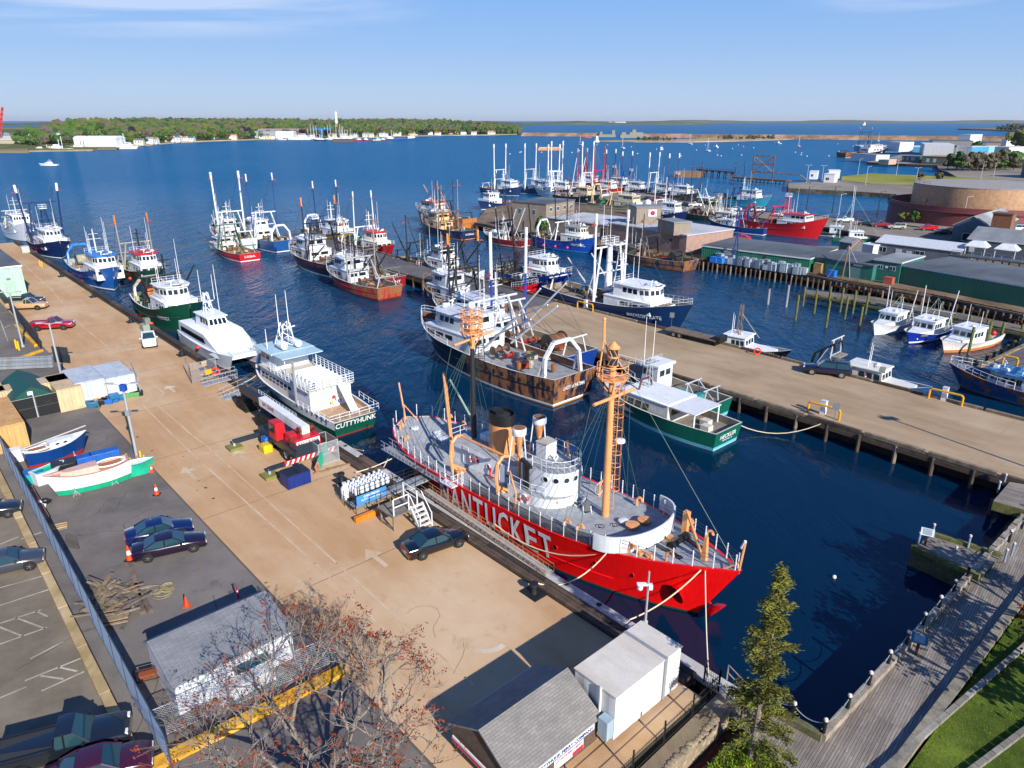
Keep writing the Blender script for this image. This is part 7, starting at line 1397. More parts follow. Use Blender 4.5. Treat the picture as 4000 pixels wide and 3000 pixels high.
mb = MB();mb.face([(3.12,-1.0,2.0),(3.12,1.3,2.0),(3.12,1.3,2.5),(3.12,-1.0,2.5)],P(WHITE));writing(mb,'BAY CRANE',P('#b01c28'),(3.14,.15,2.1),(0,1,0),(0,0,1),.3,2.0);mb.build('rear_lettering',t,smooth=False)
mb = MB();mb.box((3.45,.1,.75),(.1,5.2,.42),P('#d0202a'))
for i in range(10): mb.face([(3.52,-2.4+i*.5,.75),(3.52,-2.18+i*.5,.75),(3.52,-1.98+i*.5,1.17),(3.52,-2.2+i*.5,1.17)],P(WHITE))
mb.build('striped_board',t,smooth=False)
for x in (3.1,-4.8): MB().beam((x,-3.9,.8),(x,2.4,.8),.32,.32,DG).tube((x,-3.8,.8),(x,-3.8,.3),.12,P('#b0b4b8')).build('outrigger_beam',t);MB().box((x,-3.8,0),(1.3,1.3,.3),P('#7a7a3c',.9)).build('outrigger_pad',t)
for k in range(2): MB().lathe((1.8,.2+k*.8,3.0),[(.35,-.35),(.35,-.3),(.26,-.28),(.26,.28),(.35,.3),(.35,.35)],P('#6a2a1c',rust=.3),12,axis='y').build('winch_drum',t)
for (x,y),nm,lab,h_,d,cat in (((955+95,1742),'tool_box','blue rusty topped bin beside the yellow crane mats','#1c6ac0',(1.0,1.0,1.0),'bin'),((1040,1762),'stacked_blocks','yellow plastic blocks stacked left of the crane wheels','#d8b818',(1.2,.9,.7),'block')):
    o = MB().box((0,0,0),d,P(h_)).box((.1,0,d[2]),(d[0]*.8,d[1]*.8,.12),P(h_ if 'yellow' in lab else '#5a3a28',rust=.2)).build(nm,bevel=.04);o.location = at(x,y);o.rotation_euler.z = QA;tag(o,lab,cat)
t = qthing('dumpster','blue rubbish skip with dark lids and a pink bird emblem, alone on the tan wharf','dumpster',(1158,1892),R(90));bl = P('#0c2c78',.5,.2,rust=.03);mb = MB();mb.box((0,0,.12),(2.1,1.5,1.2),bl,top=(1.0,1.08))
for i in range(5): mb.box((-.9+i*.45,-.78,.2),(.08,.08,1.0),bl)
mb.build('body',t);MB().box((-.52,0,1.33),(1.0,1.6,.1),P('#16202c')).build('lid',t);MB().box((.52,0,1.33),(1.0,1.6,.1),P('#16202c')).build('lid',t);mb = MB();mb.box((1.06,.2,.45),(.03,.8,.25),P(WHITE)).ball((1.08,.2,.9),.18,P('#d88a9a'),8,5,(.1,1.3,.8));mb.build('label',t)
# lobster traps
def trapstack(lab,px,nx,ny,nz,rz=0):
    t = qthing('trap_stack',lab,'lobster traps',px,rz,group='stacks of wire traps');net = meshmat('#15191c',.8,.09)
    for i in range(nx):
        for j in range(ny):
            for k in range(nz-(1 if (i+j) % 3 == 0 else 0)):
                mb = MB();x,y,z = i*1.25,j*.62,k*.42;c = [(x,y),(x+1.2,y),(x+1.2,y+.58),(x,y+.58)]
                for a,b in zip(c,c[1:]+c[:1]): mb.face([(*a,z),(*b,z),(*b,z+.38),(*a,z+.38)],net,[(0,0),(1.2,0),(1.2,.4),(0,.4)])
                mb.face([(*q,z+.38) for q in c],net,[(0,0),(1.2,0),(1.2,.6),(0,.6)]);mb.box((x+.6,y+.29,z+.02),(1.1,.5,.28),flat('#0e1012',.9));mb.build('trap',t,smooth=False)
trapstack('big stack of black wire lobster traps, middle one beside the crane boom',(1000,1660),3,4,4);trapstack('stack of black wire lobster traps nearest the wooden dock, farther along',(925,1590),2,4,4);trapstack('low stack of black traps right beside the crane wheels',(1075,1720),2,3,2)
def frame_cage(nm,lab,px,d,h_,m,rz=0,cat='cage',floor=True):
    t = qthing(nm,lab,cat,px,rz);mb = MB();x,y,z = d
    for a in (-x/2,x/2):
        for b in (-y/2,y/2): mb.tube((a,b,0),(a,b,z),.04,m,n=5)
    for zz in (.1,z/2,z):
        c = [(-x/2,-y/2,zz),(x/2,-y/2,zz),(x/2,y/2,zz),(-x/2,y/2,zz),(-x/2,-y/2,zz)];mb.path(c,.03,m,n=4)
    mb.build('frame',t)
    mb = MB();nt_ = meshmat('#a0a6ac',.5,.08)
    for a,b in (((-x/2,-y/2),(x/2,-y/2)),((x/2,-y/2),(x/2,y/2))): mb.face([(*a,0),(*b,0),(*b,z),(*a,z)],nt_,[(0,0),(x,0),(x,z),(0,z)])
    mb.build('mesh',t,smooth=False);return t
frame_cage('steel_cage','grey steel mesh cage at the quay edge behind the crane outrigger',(1265,1795),(2.3,2.0,2.2),0,P('#a8adb2'))
o = MB().beam((0,0,0),(0,2.3,0),.1,1.1,P('#1fae8a')).beam((0,-.7,-.1),(0,0,0),.1,.9,P('#c8907a',rust=.3)).build('painted_panel');o.location = at(1245,1815,2.6);o.rotation_euler = (.3,0,QA+R(40));tag(o,'turquoise painted steel panel leaning in front of the steel cage','panel')
for i,(x,y) in enumerate(((1290,1838),(1340,1822))): o = MB().beam((-1.5,0,.1),(1.5,0,.1),.16,.16,wood('#9a8068')).build('timber_balk');o.location = at(x,y);o.rotation_euler.z = R(30);tag(o,('weathered timber balk lying before the steel cage, nearer the panel','weathered timber balk lying before the steel cage, nearer the quay')[i],'timber')
truss('boarding_ramp','curved silver aluminium ramp with rails leading to the catamaran',at(790,1505,2.0),at(925,1470,2.4),1.3,1.1,alu,alu);truss('boarding_ramp','silver aluminium stair beside the ferry and wooden dock',at(870,1560,2.0),at(960,1520,2.4),1.2,1.1,alu,alu)
o = MB().torus((0,0,0),.4,.1,P('#e8381c'),'y',16,6).build('life_ring');o.location = at(843,1450,3.2);o.rotation_euler.z = R(20);tag(o,'orange life ring hanging on the cage by the catamaran','life ring')
o = MB().torus((0,0,0),.42,.1,P('#e8381c'),'y',16,6).build('life_ring');o.location = at(2958,1372,2.5);tag(o,'orange life ring at the edge of the pier before the black hulled boat','life ring')
for i,(x,y,w_) in enumerate(((798,1430,.7),(815,1462,.9))): o = MB().box((0,0,0),(.08,w_,.6),P(('#d8b078','#e0a818')[i])).tube((0,0,-1.0),(0,0,0),.03,P('#909498')).build('notice_board');o.location = at(x,y,3.2);o.rotation_euler.z = -.5;tag(o,('tan notice board on the catamaran cage','yellow notice board on the catamaran cage')[i],'sign')
# propane cylinders in black crates, banner and rail platform
def cyl(px,z,lab,k=1.0): o = MB().lathe((0,0,0),[(.15*k,0),(.2*k,.06),(.2*k,.5*k+.2),(.13*k,.62*k+.2),(.1*k,.64*k+.2),(.12*k,.8*k+.2)],P('#d4d8dc',.3),12).build('gas_cylinder');o.location = px+Vector((0,0,z));tag(o,lab,'gas cylinder','gas cylinders on the wharf')
cyl(at(1350,1950),0,'single tall white gas cylinder standing apart left of the crates',1.7)
base = at(1408,1935)
for i in range(28): a,b = divmod(i,4);cyl(base+QU*(b*.42-.4)+QV*(a*.5-.8),.55,'white gas cylinder crammed into the black crates')
for i in range(3): o = MB().box((0,0,0),(1.9,1.1,.75),P('#15181c')).box((0,0,.1),(1.95,1.15,.08),P('#2c3036')).build('crate');o.location = base+QU*.2+QV*(-.5+i*1.25);o.rotation_euler.z = QA;tag(o,('black crate of gas cylinders at the rail, left one','black crate of gas cylinders, middle one','black crate of gas cylinders, closest to the quay edge')[i],'crate')
p0 = at(1376,1998);pt_ = thing('railed_platform','grey railed access platform with a light blue banner, running across the quay edge','platform',p0,math.atan2(QV.y,QV.x));bk = P('#1c2024')
MB().box((3.9,0,.45),(7.8,1.3,.12),P('#8f9498',.7)).build('deck',pt_,smooth=False);mb = MB();rail(mb,[(0,1.2,0),(0,-.65,0),(7.8,-.65,.5)],1.4,bk,.03,3,1.0);rail(mb,[(1,.65,.5),(7.8,.65,.5)],1.1,bk,.03,3,1.1);mb.build('railing',pt_)
mb = MB();mb.face([(.1,-.7,.75),(2.9,-.7,.75),(2.9,-.7,1.6),(.1,-.7,1.6)],P('#3a84c4',.7));writing(mb,'OPEN FRIDAY',P('#dce8f4'),(1.5,-.73,1.3),(1,0,0),(0,0,1),.18,1.5);writing(mb,'CUTTYHUNK FERRY',P('#dce8f4'),(1.5,-.73,1.05),(1,0,0),(0,0,1),.14,2.0);mb.build('banner',pt_,smooth=False)
o = MB().beam((-2.2,0,.25),(2.2,0,.25),.35,.4,P('#e07a10')).build('steel_beam');o.location = at(1480,2005);o.rotation_euler.z = math.atan2(QV.y,QV.x);tag(o,'orange steel beam lying under the railed platform','beam')
gs = qthing('timber_landing','grey timber landing stage with white gate frame beside the black sedan','landing',(1560,2040));gw = wood('#8a8074');mb = MB()
for x in (-1,.8):
    for y in (-1,1): mb.box((x,y,0),(.14,.14,1.25),gw)
mb.box((-.1,0,1.25),(2.2,2.4,.12),gw);mb.beam((-1,-1,.1),(.8,-1,.1),.1,.14,gw);mb.build('frame',gs);mb = MB();rail(mb,[(-1.1,-1.1,1.35),(-1.1,1.1,1.35)],1.0,gw,.05,1,1.1);mb.build('handrail',gs)
ws = P('#e0e3e6',.5);mb = MB()
for y in (.5,1.6): mb.beam((2.2,y,0),(.9,y,1.6),.1,.25,ws);mb.beam((2.2,y,.1),(2.2,y,1.3),.08,.08,ws);mb.beam((2.2,y,1.2),(.9,y,2.6),.06,.06,ws)
for i in range(5): mb.box((2.05-i*.27,1.05,.28+i*.3),(.28,1.1,.05),ws)
mb.build('steps',gs)
mb = MB();rail(mb,[(.9,-1,1.35),(.9,.4,1.35)],1.4,ws,.06,2,1.2);rail(mb,[(-1,1.2,1.35),(.9,1.2,1.35)],1.4,ws,.06,2,2);mb.build('gate',gs)
# mooring ropes
def lsp(s,w_,z): p = lc+LU*(s-LL/2)+LW*w_;return Vector((p.x,p.y,z))
for i,(p,q,sg,lab) in enumerate(((lsp(29,-3.4,3.9),Q(-3.0,-2.2,2.6),1.2,'pale mooring rope from the lightship shoulder to the black bollard'),(lsp(29,-3.4,3.9),lsp(18.5,-4.5,1.9),1.3,'pale mooring rope sagging along the red hull below the lettering'),(lsp(35,-1.2,4.4),Q(3.3,0,2.0),.5,'pale rope from the red bow to the post foot'),(lsp(35.2,-1.0,4.4),Q(9.6,-.4,2.0),.4,'thick white rope dropping from the red bow to the end of the walkway'),
        (lsp(.8,-1.2,3.4),at(1405,1925,2.4),1.2,'white rope from the lightship stern to the bollard by the cylinders'),(lsp(4,-3.2,2.6),at(1390,1845,2.4),.2,'second rope from the lightship stern, nearly level'),(at(1300,1710,1.2),at(1420,1760,2.2),.3,'short rope between the ferry stern and the walkway'),(at(3240,1640,2.3),at(2850,1640,1.4),1.6,'long slack pale rope from the green workboats to the pier'),(at(1023,1440,2.5),at(940,1495,2.2),.4,'rope from the ferry bow to the wooden dock'))): rope('mooring_rope',p,q,sg,lab)
# pale green building at far left, small hut lower left
block('green_wall_building','pale mint green building with a dark roof and roller door at the left edge',Q(-128.7,-26),Q(-128.7,-10.5),46,5.2,P('#a4c8b4',.7),ROOFD,fascia=P(WHITE),openings=[('f',.38,.72,0,4.4,P('#94b8a4',.6),'roller_door',None),('f',.80,.90,0,2.6,P('#9cc0ac'),'door',None),('f',.83,.87,3.0,3.4,P('#6a7a74'),'lamp_box',None)])
# white shed with shingle roof, ferry shop, wrapped box
def qbox_pts(s0,s1,t0,t1): return None
def gable_shed(name,label,s0,s1,t0,t1,h,ridge,wall,roof,z=2.0,axis='t',over=.25,lean=None):
    """ridge runs across the wharf (t) ; s0 is the far wall and s1 the near wall"""
    t = thing(name,label,'shed',Q(s1,t0,z),math.atan2(QV.y,QV.x));W_ = t1-t0;D = s1-s0;lr = lean if lean is not None else D/2   # local x along t, local y away from the viewer
    mb = MB();mb.prism([(0,0),(W_,0),(W_,D),(0,D)],0,h,wall)
    for x in (0,W_): mb.face([(x,0,h),(x,D,h),(x,lr,h+ridge)],wall)
    mb.build('wall',t,smooth=False);mb = MB()
    for y0,y1,hh0 in ((-over,lr,h-over*ridge/lr),(D+over,lr,h-over*ridge/(D-lr))):
        q = [(-over,y0,hh0+.03),(W_+over,y0,hh0+.03),(W_+over,y1,h+ridge+.03),(-over,y1,h+ridge+.03)];mb.face(q,roof);mb.face([(x,y,z_+.12) for x,y,z_ in q],roof)
        for i,j in ((0,1),(1,2),(3,0)): mb.face([q[i],q[j],(*q[j][:2],q[j][2]+.12),(*q[i][:2],q[i][2]+.12)],roof)
    mb.build('roof',t,smooth=False);return t,W_,D
CLAP = ribbed('#d4d8de',.25,depth=.008,wear=.04)
t,W_,D = gable_shed('white_shed','white clapboard shed with a dappled grey shingle roof beside the tall fence',-12.5,-7.9,-23.9,-17.3,1.95,.55,CLAP,shingle('#86888c',.14,.6),lean=3.7,over=.15)
MB().beam((3.0,-.35,1.35),(5.0,-.35,1.35),.7,.06,P('#1f5a6a')).build('awning',t);MB().box((3.4,-.5,0),(3.2,.9,.75),P('#d4d8de')).build('porch',t)
t,W_,D = gable_shed('ferry_shop','shingled ferry shop with a grey roof and a white FERRY COMPANY name board',3.6,8.2,-14.3,-8.5,1.55,1.35,shingle('#6a5648',.1,.15,wall=True,var=.6),shingle('#85827e',.13,.4),over=.15)
mb = MB();mb.face([(1.2,-.06,.98),(5.5,-.06,.98),(5.5,-.06,1.36),(1.2,-.06,1.36)],P('#dce4ec'));writing(mb,'CUTTYHUNK FERRY COMPANY',P('#2a4a8a'),(3.35,-.09,1.07),(1,0,0),(0,0,1),.2,4.1);mb.build('name_board',t,smooth=False)
mb = MB();mb.face([(2.6,-.06,.3),(4.7,-.06,.3),(4.7,-.06,.92),(2.6,-.06,.92)],P('#e4e4e6'));mb.face([(3.9,-.09,.34),(4.65,-.09,.34),(4.65,-.09,.6),(3.9,-.09,.55)],P('#b8284a'));writing(mb,'CUTTYHUNK FERRY COMPANY',P('#b8284a'),(3.65,-.09,.72),(1,0,0),(0,0,1),.13,1.9);mb.build('notice_board',t,smooth=False)
mb = MB();mb.beam((-.2,.3,.9),(-.2,4.3,1.0),.06,.4,P(WHITE));mb.beam((-.25,.3,.88),(-.25,4.3,.98),.04,.14,P('#a81c3a'));mb.build('side_banner',t,smooth=False)
o = MB().beam((-2.2,0,1.0),(2.2,0,1.0),.06,.8,P('#c4ccd8')).beam((1.4,-.05,1.0),(1.5,-.05,1.0),.06,.82,flat('#1c2026')).box((-1.8,0,0),(.1,.1,.7),P('#8a8e92')).box((1.8,0,0),(.1,.1,.7),P('#8a8e92')).build('barrier_board');o.location = at(1970,2755);o.rotation_euler.z = math.atan2(QV.y,QV.x);tag(o,'white board barrier standing in shade behind the ferry shop','barrier')
wx = thing('white_box_trailer','big white weathered box trailer with a grey strap, right of the ferry shop','trailer',Q(9.0,-8.15),math.atan2(QV.y,QV.x));WBX = ribbed('#d6d6d2',.85,.6,.01,.10);MB().prism([(0,0),(5.5,0),(5.5,2.75),(0,2.75)],.35,3.05,WBX).build('body',wx,smooth=False)
MB().prism([(-.05,-.05),(5.55,-.05),(5.55,2.8),(-.05,2.8)],3.053,3.14,ground('box roof','#d4cec4','#bfb6a8','#dcd8d0',.8)).build('roof',wx,smooth=False);MB().box((4.1,1.375,.33),(.22,2.9,2.83),P('#8a8e94')).build('strap',wx);MB().box((-.3,.3,.6),(.5,.6,1.2),P('#9ab0bc')).tube((-.1,.9,1.6),(-.1,.9,3.2),.07,P(WHITE)).build('cabinet',wx)
for x in (.9,4.7): MB().box((x,1.37,0),(.5,2.3,.34),flat('#1c1e20')).build('support',wx)
# stone wall with iron fence, brick walk and timber steps
STN = shingle('#a8967a',.32,.5,wall=True,var=.6);p,q = Q(10.9,-14,0),Q(10.6,-1.0,0)
mb = MB();u = (q-p).normalized();n_ = Vector((u.y,-u.x,0));mb.prism([p[:2],q[:2],(q+n_*1.0)[:2],(p+n_*1.0)[:2]],-.3,1.95,STN,mtop=ground('wall cap','#8a7a62','#6f624f','#a09078',1.0));r9 = random.Random(2)
for i in range(46): c = p.lerp(q,(i+.5)/46)+n_*r9.uniform(.8,1.0);mb.ball((c.x,c.y,1.93),r9.uniform(.12,.24),wood('#9a8a70'),7,4,(1.3,.9,.5))
tag(mb.build('stone_wall',smooth=False),'tan rubble stone retaining wall below the white box trailer','wall')
def ironfence(lab,pts,h=1.35,sp=.14):
    t = thing('iron_fence',lab,'fence',pts[0]);k = P('#101214',.5);mb = MB();o = Vector(pts[0])
    for a,b in zip(pts,pts[1:]):
        a = Vector(a)-o;b = Vector(b)-o;n_ = int((b-a).length/sp)
        for z in (.15,h*.55,h-.15): mb.tube(a+Vector((0,0,z)),b+Vector((0,0,z)),.022,k,n=4)
        for i in range(n_): c = a.lerp(b,i/n_);mb.tube(c+Vector((0,0,.1)),c+Vector((0,0,h)),.011,k,n=3)
    mb.build('railing',t)
    for a,b in zip(pts,pts[1:]):
        a = Vector(a)-o;b = Vector(b)-o;m_ = max(1,round((b-a).length/2.4))
        for i in range(m_+1): c = a.lerp(b,i/m_);MB().box(c,(.08,.08,h+.15),k).ball(c+Vector((0,0,h+.2)),.06,k,6,4).build('post',t)
ironfence('black iron fence along the top of the stone wall',[p+Vector((0,0,2)),q+Vector((0,0,2)),Q(9.6,-.9,2)])
BRK = planks('brick paving','#5e2a20','#47201a',.11,QA,.9,'#2a1a14',.22)
land('brick_walk',[Q(11.9,-16),Q(11.9,-2.2),Q(13.4,-2.2),Q(15.2,-4.5),Q(15.2,-16)],BRK,.55)
# lower terrace: boardwalk along the basin, lawns and stone kerbs
BW = planks('boardwalk boards','#a39a90','#877d74',.15,QA,length=3.6);BW2 = planks('boardwalk boards across','#a39a90','#877d74',.15,QA+R(90),length=3.6);LAWN = ground('mown grass','#4e5e18','#384a10','#6c7a2a',1.1,0,(1,1,1),fine=30,bumpst=1.0)
land('lower_ground',[Q(10.2,-30),Q(10.2,-1.6),Q(15.5,-.6),Q(15.5,60),Q(70,60),Q(70,-30)],ground('soil','#5a4a34','#403424','#6e5c44',1),.3)
BZ = 1.2;land('boardwalk',[Q(15.9,1.0),Q(17.3,62),Q(20.0,62),Q(18.9,1.0),Q(18.9,-2.6),Q(10.8,-1.2),Q(10.8,.7)],BW,BZ,z0=.0,side=DTIMB)
land('lawn',[Q(19.3,-12),Q(20.4,62),Q(80,62),Q(80,-12)],LAWN,1.25,0)
KB = ground('granite kerb','#8f8b80','#6e6a60','#a8a498',1.4);mb = MB();mb.beam(Q(19.0,-2.6,BZ+.1),Q(20.15,62,BZ+.1),.55,.35,wood('#8f8776'));tag(mb.build('boardwalk_kerb'),'broad grey timber kerb between the boardwalk and the lawn','kerb')
for i,(a,b) in enumerate((((3580,2900),(4000,2530)),((3600,3160),(4000,2860)))):
    a_ = at(*a,1.25);b_ = at(*b,1.25);d_ = (b_-a_);mb = MB();n_ = 26;a2 = a_-d_*.6;L_ = d_.length*2.2
    for k in range(n_): c0 = a2+d_.normalized()*(L_*k/n_+.02);c1 = a2+d_.normalized()*(L_*(k+1)/n_-.02);mb.beam(c0+Vector((0,0,.08)),c1+Vector((0,0,.08)),.28,.3,KB)
    tag(mb.build('granite_kerb'),('upper line of granite kerb stones stepping the lawn','lower line of granite kerb stones at the right bottom corner')[i],'kerb')
# timber edge beam, chain posts
EB = wood('#a09484');mb = MB();mb.beam(Q(15.75,.9,BZ+.2),Q(17.0,62,BZ+.2),.4,.5,EB);mb.beam(Q(15.75,.9,BZ+.2),Q(11.2,.5,BZ+.2),.4,.5,wood('#6a6a48'));mb.beam(Q(15.9,.9,.2),Q(17.1,62,.2),.3,1.5,GTIMB);tag(mb.build('boardwalk_edge_beam'),'raised timber edge beam along the water side of the boardwalk','beam')
posts = [Q(11.9,.75),Q(14.1,.85),Q(15.75,1.0)]+[Q(15.8+.02*k*2.5,1.0+k*2.62) for k in range(1,8)]+[Q(16.2,22.0),Q(16.8,29.5),Q(16.9,32.5),Q(17,35.5)]
for k,p in enumerate(posts): t = thing('chain_post','black post with white cap %s' % ('by the timber steps','between the steps and the corner behind the spruce','at the near inner corner of the boardwalk',*(('first','second','third','fourth','fifth','sixth','seventh')[i]+' from the near corner of the boardwalk' for i in range(7)),'where the stub pier meets the boardwalk','beyond the stub pier, first','beyond the stub pier, second','beyond the stub pier, last')[k],'post',(p.x,p.y,BZ+.3),0,'chain posts of the boardwalk');MB().lathe((0,0,0),[(.1,0),(.1,.95)],P('#15171a'),10).build('post',t);MB().lathe((0,0,.95),[(.1,0),(.12,.04),(.1,.16),(.03,.2)],P('#d8d0c4'),10).build('cap',t)
for k in range(len(posts)-1):
    if k == 9: continue
    a,b = posts[k],posts[k+1];o = rope('chain',(a.x,a.y,BZ+1.15),(b.x,b.y,BZ+1.15),.35,'drooping chain between two posts of the boardwalk',.025,'#7a8a94',8,'drooping chains of the boardwalk')
# stub pier with its own chain and boards
SP = [at(3560,2140,1.5),at(3642,2092,1.5),Q(17.0,26.8,1.5),Q(16.8,22.6,1.5)];land('stub_pier',SP,BW2,1.5,z0=-1.0,side=wood('#5a5c3a'))
mb = MB();mb.beam(SP[0]+Vector((0,0,.12)),SP[3]+Vector((0,0,.12)),.35,.35,GTIMB);mb.beam(SP[1]+Vector((0,0,.12)),SP[2]+Vector((0,0,.12)),.35,.35,GTIMB);tag(mb.build('stub_pier_beam'),'greenish timber beams along both sides of the stub pier','beam')
def board_sign(lab,px,z,col,rz): t = thing('information_board',lab,'sign',at(*px,z),rz);MB().box((0,0,0),(.16,.16,1.0),P('#4a2a20')).build('post',t);MB().beam((-.25,0,.95),(.25,0,1.35),.9,.05,P(col)).beam((-.2,0,1.02),(.18,0,1.34),.6,.03,P('#8a9aa4')).build('panel',t)
board_sign('white tilted information board at the tip of the stub pier',(3612,2130),1.5,'#c8ccd0',R(60));board_sign('teal tilted information board halfway along the boardwalk',(3578,2555),BZ,'#2a6a80',R(60))
for i,(x,y) in enumerate(((3585,2130),(3640,2095),(3780,2140),(3725,2185),(3922,2195),(3950,2170),(3896,1925),(3920,1895))):
    t = thing('chain_post','grey post with white cap %s' % ('left of the board on the stub pier','behind the board on the stub pier','midway on the far side of the stub pier','midway on the near side of the stub pier','at the stub pier far root','just past the stub pier root','on the green edged landing, left','on the green edged landing, right')[i],'post',at(x,y,1.5),0,'posts of the stub pier and landing');MB().lathe((0,0,0),[(.08,0),(.08,1.0)],P('#8a96a4'),8).lathe((0,0,1.0),[(.09,0),(.11,.04),(.09,.14)],P('#d8d0c4'),8).build('post',t)
for a,b in (((3640,2095),(3780,2140)),((3780,2140),(3922,2195))): rope('chain',at(*a,2.45),at(*b,2.45),.4,'drooping chain along the far side of the stub pier',.025,'#8a98a4',8,'chains of the stub pier')
LD2 = [at(3875,1975,1.6),at(3945,1880,2.1),at(4100,1905,2.1),at(4100,2040,1.6)];land('landing',LD2,BW2,2.04,z0=1.2,side=GTIMB)
for k,(x,y) in enumerate(((3870,1990),(4040,2030))): p = at(x,y,0.5);MB().tube((p.x,p.y,1.5),(p.x,p.y,-3),.2,TIMB).build('landing_pile')['kind'] = 'structure'
t = thing('timber_steps','grey timber steps with handrails going down to the boardwalk by the spruce','steps',Q(10.4,-.6,2.0),math.atan2(-.741,.671));mb = MB()
for i in range(4): mb.box((.5+i*.35,0,-.25-i*.2),(.36,1.5,.08),gw)
mb.build('treads',t);mb = MB()
for y in (-.8,.8): rail(mb,[(0,y,0),(1.9,y,-.8)],1.05,gw,.05,2,1.0)
mb.build('handrail',t)
# ================================================================ boats and gear in the boat yard
def landboat(lab,stern,bow,L,B,hull,bottom,deck,cab,ck,ro=0):
    a = at(*stern,3.0);b = at(*bow,3.2);d = (b-a);hd = math.atan2(d.y,d.x);c = (a+b)/2;L = d.length;H = Hull(L,B,1.0,1.55,1.15,full=.45,flare=.5,tran=.62);H.dry = 1;t = thing('stored_sailboat',lab,'sailboat',(c.x,c.y,2.6),hd,'boats stored in the yard')
    mb = MB();st = 0;hull_mesh(H,P(hull,.25),P(hull,.25),P(bottom),P(deck),.12,14,cap=P('#c08a70' if ck else WHITE)).build('hull',t);lx_ = lambda f: -L/2+L*f
    MB().prism([(lx_(.38),-B*.27),(lx_(.72),-B*.2),(lx_(.80),0),(lx_(.72),B*.2),(lx_(.38),B*.27)],.85,1.45,P(cab),mtop=P(deck)).build('cabin',t)
    for f in (.5,.62): MB().ball((lx_(f),-B*.25,1.2),.13,glass(),8,5,(1.5,.3,.8)).build('porthole',t)
    MB().box((lx_(.22),0,.85),(L*.26,B*.5,.16),P('#a8683a')).build('cockpit_seat',t);mb = MB();mb.torus((lx_(.23),0,1.15),.8,.09,P(WHITE),'z',16,4);mb.move(lambda v: Vector((lx_(.23)+(v.x-lx_(.23))*1.5,v.y,v.z)));mb.build('coaming',t)
    if not ck: MB().tube((lx_(.0),.3,1.3),(lx_(1.02),.3,1.9),.07,P('#a8a49c')).build('boom',t)
    for f in (.25,.7):
        for sd in (1,-1): s_ = MB();s_.tube((lx_(f),sd*B*.42,-.75),(lx_(f),sd*B*.3,.1),.04,P('#9a9ca0'));s_.tube((lx_(f)-.35,sd*B*.5,-.75),(lx_(f),sd*B*.36,-.2),.03,P('#9a9ca0'));s_.tube((lx_(f)+.35,sd*B*.5,-.75),(lx_(f),sd*B*.36,-.2),.03,P('#9a9ca0'));s_.build('boat_stand',t)
    MB().box((0,0,-.75),(L*.3,.3,.7),P(bottom)).build('keel',t)
landboat('navy hulled sailboat on stands with white deck and open cockpit, in the yard',(95,1795),(345,1715),0,2.2,'#123c7a','#9a2a28','#d8dce2','#d4d8de',False)
landboat('white and green cream decked sailboat on stands, nearest the cars',(508,1815),(172,1900),0,2.3,'#e4e4e2','#14a078','#d0a898','#d8b4a4',True)
t = thing('dinghy','small white dinghy with a green inside, turned up beside the white and green sailboat','dinghy',at(200,1872),R(60));hull_mesh(Hull(2.8,1.4,.5,.7),P('#dfe3e6'),P('#dfe3e6'),P('#dfe3e6'),P('#1fae8a'),.12,10).build('hull',t);t.location.z = 2.6
t = thing('dinghy','green hulled dinghy poking out from behind the white and green sailboat stern','dinghy',at(528,1850),R(20));hull_mesh(Hull(3.6,1.5,.6,.9),P('#1fae8a'),P('#1fae8a'),P('#1fae8a'),P('#dfe3e6'),.12,10).build('hull',t);t.location.z = 2.5
def item(nm,lab,cat,px,mb,rz=0,z=2.0,group=None,**k): o = mb.build(nm,**k);o.location = at(px[0],px[1],z);o.rotation_euler.z = rz;return tag(o,lab,cat,group)
for i,(x,y) in enumerate(((335,1818),(385,1805),(440,1792))): item('covered_crate',('left blue tarp covered crate behind the white and green sailboat','middle blue tarp covered crate behind the white and green sailboat','right blue tarp covered crate behind the white and green sailboat')[i],'crate',(x,y),MB().box((0,0,0),(1.35,1.1,1.0),P('#1c5cae',.5,.25),top=(.94,.94)),R(38),group='blue covered crates',bevel=.06)
item('fish_tote','black plastic tote with striped cones in front, between the stored sailboats','tote',(258,1852),MB().box((0,0,0),(1.8,1.3,1.2),P('#1a1c20'),top=(1.04,1.04)).box((0,0,1.2),(1.95,1.4,.08),P('#24272c')),R(33),bevel=.04)
item('fish_tote','teal tote with a blue cover beside the tall mesh fence','tote',(138,1880),MB().box((0,0,0),(1.5,1.2,.9),P('#1c9a94')).box((0,0,.9),(1.55,1.25,.12),P('#1c6aa8')),R(33),bevel=.04)
item('plastic_tank','white plastic tank in a wire cage behind the navy sailboat','tank',(62,1800),MB().box((0,0,0),(1.2,1.1,1.2),P('#d8dce0')).box((0,0,.5),(1.26,1.16,.06),P('#8a9098')),R(40),bevel=.05)
item('lumber_bundle','long reddish timber bundle along the fence near the stored boats','timber',(150,1985),MB().beam((-3.4,0,.5),(3.4,0,.5),.5,.4,wood('#9a6a58')).box((-2,0,0),(.2,.7,.3),gw).box((2,0,0),(.2,.7,.3),gw),QA);item('outboard_motor','white and black outboard motor by the end of the reddish timber','motor',(185,1985),MB().ball((0,0,.7),.25,P('#16181b'),8,6,(1.4,1,1)).tube((0,0,.6),(-.2,0,0),.08,P(WHITE)).box((-.3,0,.5),(.4,.3,.3),P(WHITE)),.6)
item('pallet','pale wooden pallet leaning beside the mesh fence','pallet',(230,2060),MB().box((0,0,.0),(1.2,1.0,.05),gw).box((0,0,.1),(1.2,.12,.05),wood('#c8a878')).box((0,.35,.1),(1.2,.12,.05),wood('#c8a878')).box((0,-.35,.1),(1.2,.12,.05),wood('#c8a878')),.5)
